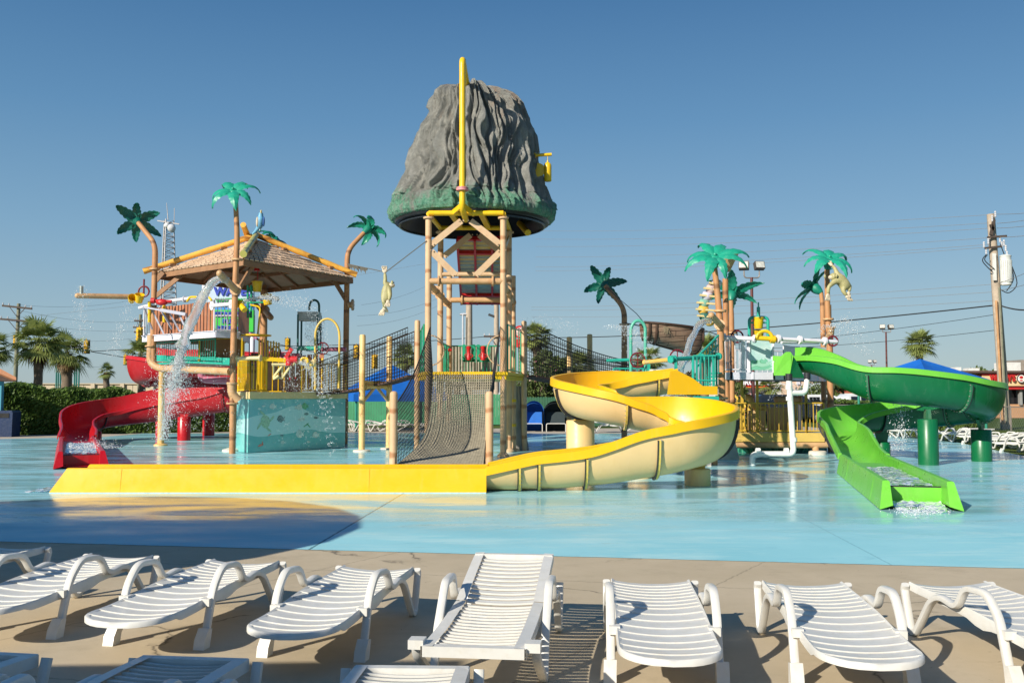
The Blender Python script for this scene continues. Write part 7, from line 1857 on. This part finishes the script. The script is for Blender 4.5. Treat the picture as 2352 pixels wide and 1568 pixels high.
# round red sign on a pole right of the volcano tower
rsn = thing('pole_sign', 'round red sign on a pole peeking out right of the volcano tower', 'sign', (X(1194,70,0),70,0))
mb = MB(); c = P(1194,762,70); mb.cyl(c, c+V(0,.25,0), .46, 28); o_ = mb.build('sign_disc', M('sign_red2',(.55,.03,.03),.4), rsn); mb = MB(); mb.lathe([(.001,0),(.33,0),(.33,.02),(.001,.02)], c+V(0,-.02,.0), 20, axis=(0,-1,0)); mb.build('sign_face', M('sign_pinkwhite',(.75,.45,.42),.5,var=.5,scale=5), o_)
mb = MB(); mb.box(P(1193,788,70), (.7,.2,.6)); mb.build('sign_panel', M('sign_red2',(1,1,1)), rsn, smooth=False); mb = MB(); mb.cyl(V(c.x,70.1,0), V(c.x,70.1,c.z), .1, 8); mb.build('post', m_woodg, rsn)
# waste bin at left edge
tb = thing('waste_bin', 'blue waste bin with hooded opening at the left photo edge', 'bin', G(14,1003))
g = G(5,1003); mb = MB(); mb.prism([g+V(-.42,0,.0), g+V(.38,0,0), g+V(.40,0,1.0), g+V(.36,0,1.08), g+V(-.40,0,1.08), g+V(-.44,0,1.0)], (0,.7,0)); mb.build('body', M('bin_blue',(.006,.022,.075),.4,var=.1), tb, smooth=False)
mb = MB(); mb.box(g+V(0,-.01,.88), (.52,.03,.18)); mb.build('opening', m_black, tb, smooth=False)
# small upright sign by the fence of the left walkway? none in the photo

# ------------------------------------------------------------ statues
def skin_mesh(name, nodes, edges, mat, parent=None, loc=None, sub=2):
    org = ORG[parent.name] if parent else Vector(loc)
    keys = list(nodes); me = bpy.data.meshes.new(name); me.from_pydata([Vector(nodes[k][0])-org for k in keys], [(keys.index(a), keys.index(b)) for a, b in edges], [])
    o = bpy.data.objects.new('tmp', me); COL.objects.link(o)
    md_ = o.modifiers.new('s', 'SKIN'); md_.use_smooth_shade = True; s2 = o.modifiers.new('u', 'SUBSURF'); s2.levels = sub; s2.render_levels = sub
    for i, k in enumerate(keys):
        r_ = nodes[k][1]; me.skin_vertices[0].data[i].radius = (r_, r_) if not isinstance(r_, tuple) else r_
        me.skin_vertices[0].data[i].use_root = (i == 0)
    dg = bpy.context.evaluated_depsgraph_get(); dg.update(); ev = o.evaluated_get(dg); nm = bpy.data.meshes.new_from_object(ev)
    bpy.data.objects.remove(o); nm.materials.clear(); nm.materials.append(mat)
    for p in nm.polygons: p.use_smooth = True
    r = bpy.data.objects.new(name, nm); COL.objects.link(r); ORG[r.name] = org
    if parent: r.parent = parent
    else: r.location = org
    return r
m_monk = M('monkey_paint', (.40,.36,.17), .55, var=.2, scale=6, dirt=(.20,.22,.08), dirt_amt=.6, bump=.2); m_paw = M('paw_paint', (.66,.55,.40), .55, var=.1)
def hand(nodes, edges, root_key, c, d, tag_, r=.022, L=.10, side=None):
    d = Vector(d).normalized(); s = (Vector(side) if side else d.orthogonal()).normalized()
    nodes[tag_] = (Vector(c), .05); edges.append((root_key, tag_))
    for i in range(4):
        b = Vector(c) + s*(i-1.5)*.034 + d*.04; k = f'{tag_}{i}'
        nodes[k+'a'] = (b, r); nodes[k+'b'] = (b + d*L*.5 + s*(i-1.5)*.010, r*.9); nodes[k+'c'] = (b + d*L*.85 + s.cross(d)*.03, r*.75)
        edges += [(tag_, k+'a'), (k+'a', k+'b'), (k+'b', k+'c')]
    nodes[tag_+'t'] = (Vector(c) - s*.075, r); edges.append((tag_, tag_+'t'))
def monkey(label, J, d, grip_up=True, face=None):
    root = thing('monkey_statue', label, 'monkey statue', P(*J['hip'][:2], d)); nodes = {}; edges = []
    rad = {'hip':.15,'belly':.16,'chest':.15,'neck':.09,'head':.155,'shL':.08,'elL':.055,'wrL':.045,'shR':.08,'elR':.06,'wrR':.045,'knL':.07,'anL':.05,'knR':.07,'anR':.05}
    for k, v in J.items():
        nodes[k] = (P(v[0], v[1], d+(v[2] if len(v) > 2 else 0)), rad[k])
    edges = [('hip','belly'),('belly','chest'),('chest','neck'),('neck','head'),('chest','shL'),('shL','elL'),('elL','wrL'),('chest','shR'),('shR','elR'),('elR','wrR'),('hip','knL'),('knL','anL'),('hip','knR'),('knR','anR')]
    def dirn(a, b): return (nodes[b][0]-nodes[a][0]).normalized()
    skin_mesh('body', nodes, edges, m_monk, root)
    for wr, el in (('wrL','elL'),('wrR','elR'),('anL','knL'),('anR','knR')):
        dd_ = dirn(el, wr); n2, e2 = {wr: (nodes[wr][0]-dd_*.02, .045)}, []
        hand(n2, e2, wr, nodes[wr][0]+dd_*.06, dd_, 'h', side=(1,.2,0) if abs(dd_.x) < .8 else (0,0,1), r=.024, L=.12)
        skin_mesh('paw' , n2, e2, m_paw, root, sub=1)
    hd = nodes['head'][0]; f_ = Vector(face) if face else V(0,-1,0)
    mb = MB(); sd2 = f_.cross(V(0,0,1)).normalized()
    for s_ in (-1,1): mb = MB(); mb.ball(hd+sd2*s_*.17, .06, 10, (.6,.6,1)); mb.build('ear', m_monk, root)
    mb = MB(); mb.ball(hd+f_*.10-V(0,0,.04), .10, 12, (1,1,.75)); mb.build('muzzle', m_paw, root)
    mb = MB(); 
    for s_ in (-1,1): mb.ball(hd+f_*.15+sd2*s_*.05+V(0,0,.05), .018, 8)
    mb.build('eye', m_black, root)
    return root
mk1 = monkey('pale green monkey statue hanging by one arm from the cable left of the volcano', {'hip':(888,686),'belly':(887,676),'chest':(888,662),'neck':(890,655),'head':(893,650,-.05),'shL':(884,655),'elL':(885,640),'wrL':(884,627),'shR':(894,664,-.1),'elR':(896,680,-.2),'wrR':(893,690,-.25),'knL':(882,694,-.15),'anL':(884,706,0),'knR':(886,697,.1),'anR':(881,710,.05)}, 27.6, face=(.7,.6,-.2))
mk2 = monkey('green monkey statue seen from behind, hanging from the right palm', {'hip':(1941,655),'belly':(1936,647),'chest':(1926,638),'neck':(1918,636),'head':(1908,634,-.1),'shL':(1923,629,-.05),'elL':(1918,617,0),'wrL':(1912,610,.1),'shR':(1914,649,-.1),'elR':(1903,659,-.15),'wrR':(1902,675,-.15),'knL':(1936,668,-.1),'anL':(1945,679,-.1),'knR':(1952,659,0),'anR':(1950,670,-.05)}, 28.8, face=(.5,.8,.1))
mb = MB(); mb.tube([P(980,553,27.0), P(886,625,27.6), P(798,606,34.1)], .014, 5)
for i in range(14):
    t = i/13; c = P(886,625,27.6).lerp(P(798,606,34.1), .45+.5*t); z = .10+.12*math.sin(i*1.9)**2; mb.add([c+V(-.05,0,0), c+V(.05,0,0), c+V(.02,0,-z)], [(0,1,2)])
o = mb.build('hanging_line', M('weathered_rope',(.12,.11,.09),.9), loc=P(980,553,27.0), recalc=False); tag(o, 'tattered dark line from the bent palm past the monkey to the volcano tower', 'rope')
# parrot
pr = thing('parrot_statue', 'blue parrot statue perched on the hut roof peak', 'parrot statue', apex+V(.05,-.1,.25)); c = P(599,512,32.0)
n_ = {'b':(c, .135),'u':(c+V(-.01,0,.16), .115),'n':(c+V(.0,0,.27), .075),'h':(c+V(.01,-.02,.36), .085),'l':(c+V(-.06,0,-.14), .085),'t':(c+V(-.17,.02,-.28), .055),'t2':(c+V(-.30,.04,-.38), .03)}
skin_mesh('body', n_, [('b','u'),('u','n'),('n','h'),('b','l'),('l','t'),('t','t2')], M('parrot_blue',(.13,.36,.55),.5,var=.12,dirt=(.3,.5,.65),dirt_amt=.4), pr)
mb = MB(); mb.ball(c+V(-.09,-.09,.02), .10, 12, (.5,.5,1.7)); mb.build('wing', M('wing_paint',(.50,.44,.34),.6,var=.25,scale=14), pr)
mb = MB(); mb.ball(c+V(.10,-.02,.04), .10, 12, (.4,.6,1.7)); mb.build('wing', M('parrot_deep_blue',(.05,.14,.40),.5), pr)
mb = MB(); mb.ball(c+V(.04,-.13,.35), .045, 10, (.7,1,1.4)); mb.build('beak', M('beak_paint',(.62,.50,.20),.5), pr)
mb = MB(); mb.cyl(c+V(-.02,0,-.12), V(c.x-.02,c.y,apex.z+.1), .035, 10); mb.build('perch_rod', m_galv, pr)
# ------------------------------------------------------------ spouting water and droplets
def stream(label, path, r0, r1, seed, n=60, frag=.55, loc=None, sy=.6):
    pts = catmull([tuple(p) for p in path], n//(len(path)-1)); k = len(pts); mb = MB(); r = random.Random(seed)
    m = 14; vs = []
    for i, p in enumerate(pts):
        t = i/(k-1); p = Vector(p); rr = r0+(r1-r0)*t
        a_, b_ = Vector(pts[max(i-1,0)]), Vector(pts[min(i+1,k-1)]); T = (b_-a_).normalized(); s = T.cross(V(0,1,0)).normalized(); u = T.cross(s)
        for j in range(m):
            a = 2*math.pi*j/m; q = 1 + (.25+.9*t*frag)*noise.noise(Vector((math.cos(a)*1.6+seed, math.sin(a)*1.6, i*.16)))+ .3*t*noise.noise(Vector((a*2, i*.5, seed)))
            vs.append(p + (s*math.cos(a) + u*math.sin(a)*sy)*rr*max(.15,q))
    mb.add(vs, [(i*m+j, i*m+(j+1)%m, (i+1)*m+(j+1)%m, (i+1)*m+j) for i in range(k-1) for j in range(m)] + [tuple(range(m))[::-1], tuple((k-1)*m+j for j in range(m))])
    o = mb.build('water_jet', m_jet, angle=180, loc=Vector(pts[0])); tag(o, label, 'water jet'); return [Vector(p) for p in pts]
def drops(label, gen, n, size, seed, name='water_drops'):
    r = random.Random(seed); mb = MB(); first = None
    for i in range(int(n*1.7)):
        p = gen(r)
        if p is None: continue
        first = first or p
        s = size*.46*(r.random()**2*1.5+.35); L = s*r.uniform(1,3.0)
        a = Vector((r.gauss(0,.3), r.gauss(0,.3), 1)).normalized(); b = a.orthogonal().normalized(); c = a.cross(b)
        mb.add([p+a*L, p-a*L, p+b*s, p-b*s, p+c*s, p-c*s], [(0,2,4),(0,4,3),(0,3,5),(0,5,2),(1,4,2),(1,3,4),(1,5,3),(1,2,5)])
    o = mb.build(name, m_drop, angle=180, loc=first, recalc=False); tag(o, label, 'water drops', kind='stuff')
def near(path, lo, hi, spread0, spread1, fall=0):
    def g(r):
        t = r.uniform(lo, hi); p = path[min(len(path)-1, int(t*(len(path)-1)))]; s = spread0+(spread1-spread0)*(t-lo)/max(1e-6, hi-lo)
        return p + V(r.gauss(0,s), r.gauss(0,s), r.gauss(0,s*.8) - abs(r.gauss(0,fall)))
    return g
def box_px(x0, x1, y0, y1, d0, d1, dens=None):
    def g(r):
        x, y = r.uniform(x0,x1), r.uniform(y0,y1)
        if dens and r.random() > dens((x-x0)/(x1-x0), (y-y0)/(y1-y0)): return None
        return P(x, y, r.uniform(d0,d1))
    return g
def arcfall(path, spread, fall=.0):
    def g(r):
        i = int(r.random()*(len(path)-1)); t = i/len(path)
        return path[i] + V(r.gauss(0,spread*(.2+t)), r.gauss(0,spread*(.2+t)), r.gauss(0,spread*(.2+t)) - (r.random()**3)*fall)
    return g
j1 = stream('clear water jet pouring from the spout on the hut palm pole', [P(525,645,27.3), P(505,641,27.2), P(487,652,27.2), P(470,675,27.2), P(455,702,27.3), P(440,735,27.4), P(428,768,27.5), P(417,800,27.6)], .10, .15, 3)
j1b = stream('broken tail of the hut water jet falling past the red slide', [P(420,795,27.6), P(410,830,27.8), P(402,862,28), P(393,895,28.3)], .13, .05, 5, frag=1.2)
drops('white drops shredding off the hut water jet', near(j1+j1b, .55, 1, .06, .30, .2), 2600, .016, 11)
drops('spray falling round the down pipe in front of the red slide', lambda r: P(372+r.gauss(0,9)+ (1-(y_:=r.random()))*28, 860+150*y_, 30+r.gauss(0,.8)), 1700, .016, 12)
drops('scattered droplets across the red slide', box_px(330,560,800,990,26.5,30, lambda u,v: .4+.6*math.exp(-((u-.35)/.4)**2)), 1500, .012, 13)
j2 = stream('clear water jet pouring from the spout on the tall orange pole', [P(1632,737,25.2), P(1618,738,25.0), P(1606,746,24.8), P(1594,765,24.6), P(1583,790,24.4), P(1573,820,24.2), P(1562,850,24.0), P(1553,875,23.7)], .07, .10, 7)
j2b = stream('broken foot of the right water jet by the yellow slide entry', [P(1555,868,23.8), P(1549,890,23.3), P(1540,908,23.0)], .10, .05, 8, frag=1.2)
drops('white drops shredding off the right water jet', near(j2+j2b, .6, 1, .05, .22, .1), 2200, .013, 14)
a1 = [P(562+i*7, 690-10*math.sin(i/16*2.4)+ (i/16)**2*12, 28.5-i*.06) for i in range(17)]
stream('thin horizontal jet from the yellow nozzle on the hut', [a1[0], a1[4], a1[8], a1[11]], .04, .06, 9, frag=1.4)
a1x = a1 + [P(680+i*8, 692+i*i*1.2, 27.5) for i in range(10)]
drops('drops arcing right from the hut nozzle', arcfall(a1x, .14), 1100, .013, 15)
drops('drops over the pipe and hoop below the hut', box_px(650,770,790,900,27.5,29, lambda u,v: .5+.5*v), 1300, .012, 16)
drops('drops dripping from the small grey tank', box_px(700,745,728,800,33.3,34), 700, .015, 17)
drops('fine spray falling in front of the sea mural', box_px(560,800,880,1035,27.5,28.6, lambda u,v: .3+.7*u), 700, .010, 18)
um = [P(187+16*math.sin(a), 668-12*math.cos(a), 30.6) for a in [i*.2-3.14+1.2 for i in range(20)]]
drops('glittering drops falling from the mushroom nozzle at left', lambda r: P(187+r.gauss(0,8)*(1+(v_:=r.random())), 655+v_*150, 30.6+r.gauss(0,.2)), 420, .014, 19)
drops('glittering drops falling from the tilted yellow buckets', lambda r: P(300-(v_:=r.random()**.7)*45+r.gauss(0,9), 690+v_*130, 30.4), 330, .014, 20)
drops('fine spray hanging above the right rope bridge', box_px(1195,1330,718,768,26,29, lambda u,v: math.exp(-((v-.35-.5*abs(u-.3))/.3)**2)), 420, .012, 21)
drops('spray beside the teal hoop in front of the boat', box_px(1425,1500,755,830,26,27.5, lambda u,v: math.exp(-((u-.35)/.3)**2-((v-.25)/.35)**2)), 420, .016, 22)
a2 = [P(1909+i*5, 752-18*math.sin(min(3.1,i*.22))+max(0,i-8)**2*.75, 28.9) for i in range(18)]
drops('drops arcing right from the pipe stub on the monkey palm pole', arcfall(a2, .16, .6), 420, .015, 23)
a3 = [P(1905-i*3, 750-10*math.sin(i*.2)+i*i*.5, 28.9) for i in range(9)]
drops('small arc of drops left of the monkey palm pole', arcfall(a3, .06), 130, .011, 24)
drops('drops splashing on the dark green column', lambda r: P(2068+r.gauss(0,12), 925+r.random()*110, 24.9+r.gauss(0,.2)), 360, .017, 25)
for i in range(8):
    z0 = P(1482+i*6, 832-i*.5, 24.3); z1 = z0 + V(-1.0,.2,.9); pth = [z0.lerp(z1, t/10)+V(0,0,.25*math.sin(t/10*math.pi)) for t in range(11)]
    if i == 0: jets = []
    jets.append(pth)
drops('thin jets fanning up from the yellow pipe by the teal hoop', lambda r: (lambda p: p[int(r.random()*10.9)]+V(r.gauss(0,.02),r.gauss(0,.02),r.gauss(0,.02)))(jets[int(r.random()*8)]), 700, .010, 26)
for k in range(4):
    pass
jt = [[P(690+t*3.6, 832+ (k*3+2)*(t/10)+ (t/10)**2*(22+10*k), 28.2) for t in range(22)] for k in range(4)]
drops('fan of thin water jets leaving the yellow pipe over the plank wall', lambda r: (lambda p: p[int(r.random()*21.9)]+V(r.gauss(0,.025),r.gauss(0,.02),r.gauss(0,.025)))(jt[int(r.random()*4)]), 1100, .012, 27)
dm = thing('umbrella_fountain', 'dark post fountain throwing an umbrella of water behind the lower deck', 'water feature', (X(1838,36,0),36,0))
mb = MB(); x = X(1838,36,1); mb.cyl((x,36,0),(x,36,Z(905,36)), .09, 10); mb.build('post', M('dark_post',(.03,.03,.035),.5), dm)
um_ = lambda r: (lambda a, t: V(x+math.cos(a)*1.15*t, 36+math.sin(a)*1.15*t, Z(908,36)+.45*math.sin(min(1,t*1.0)*math.pi*.75)-1.0*max(0,t-.6)**1.5*2.0))(int(r.random()*26)/26*6.283, r.random())
drops('umbrella of thin jets behind the lower yellow deck', um_, 1500, .012, 28)
drops('foam and drops round the open end of the red slide', lambda r: P(225+r.gauss(0,30), 1030-abs(r.gauss(0,9)), 26+r.gauss(0,1)), 500, .014, 29)
drops('splash at the foot of the green slide end', lambda r: G(2110+r.gauss(0,26), 1172+r.gauss(0,5), abs(r.gauss(0,.04))), 500, .010, 30)
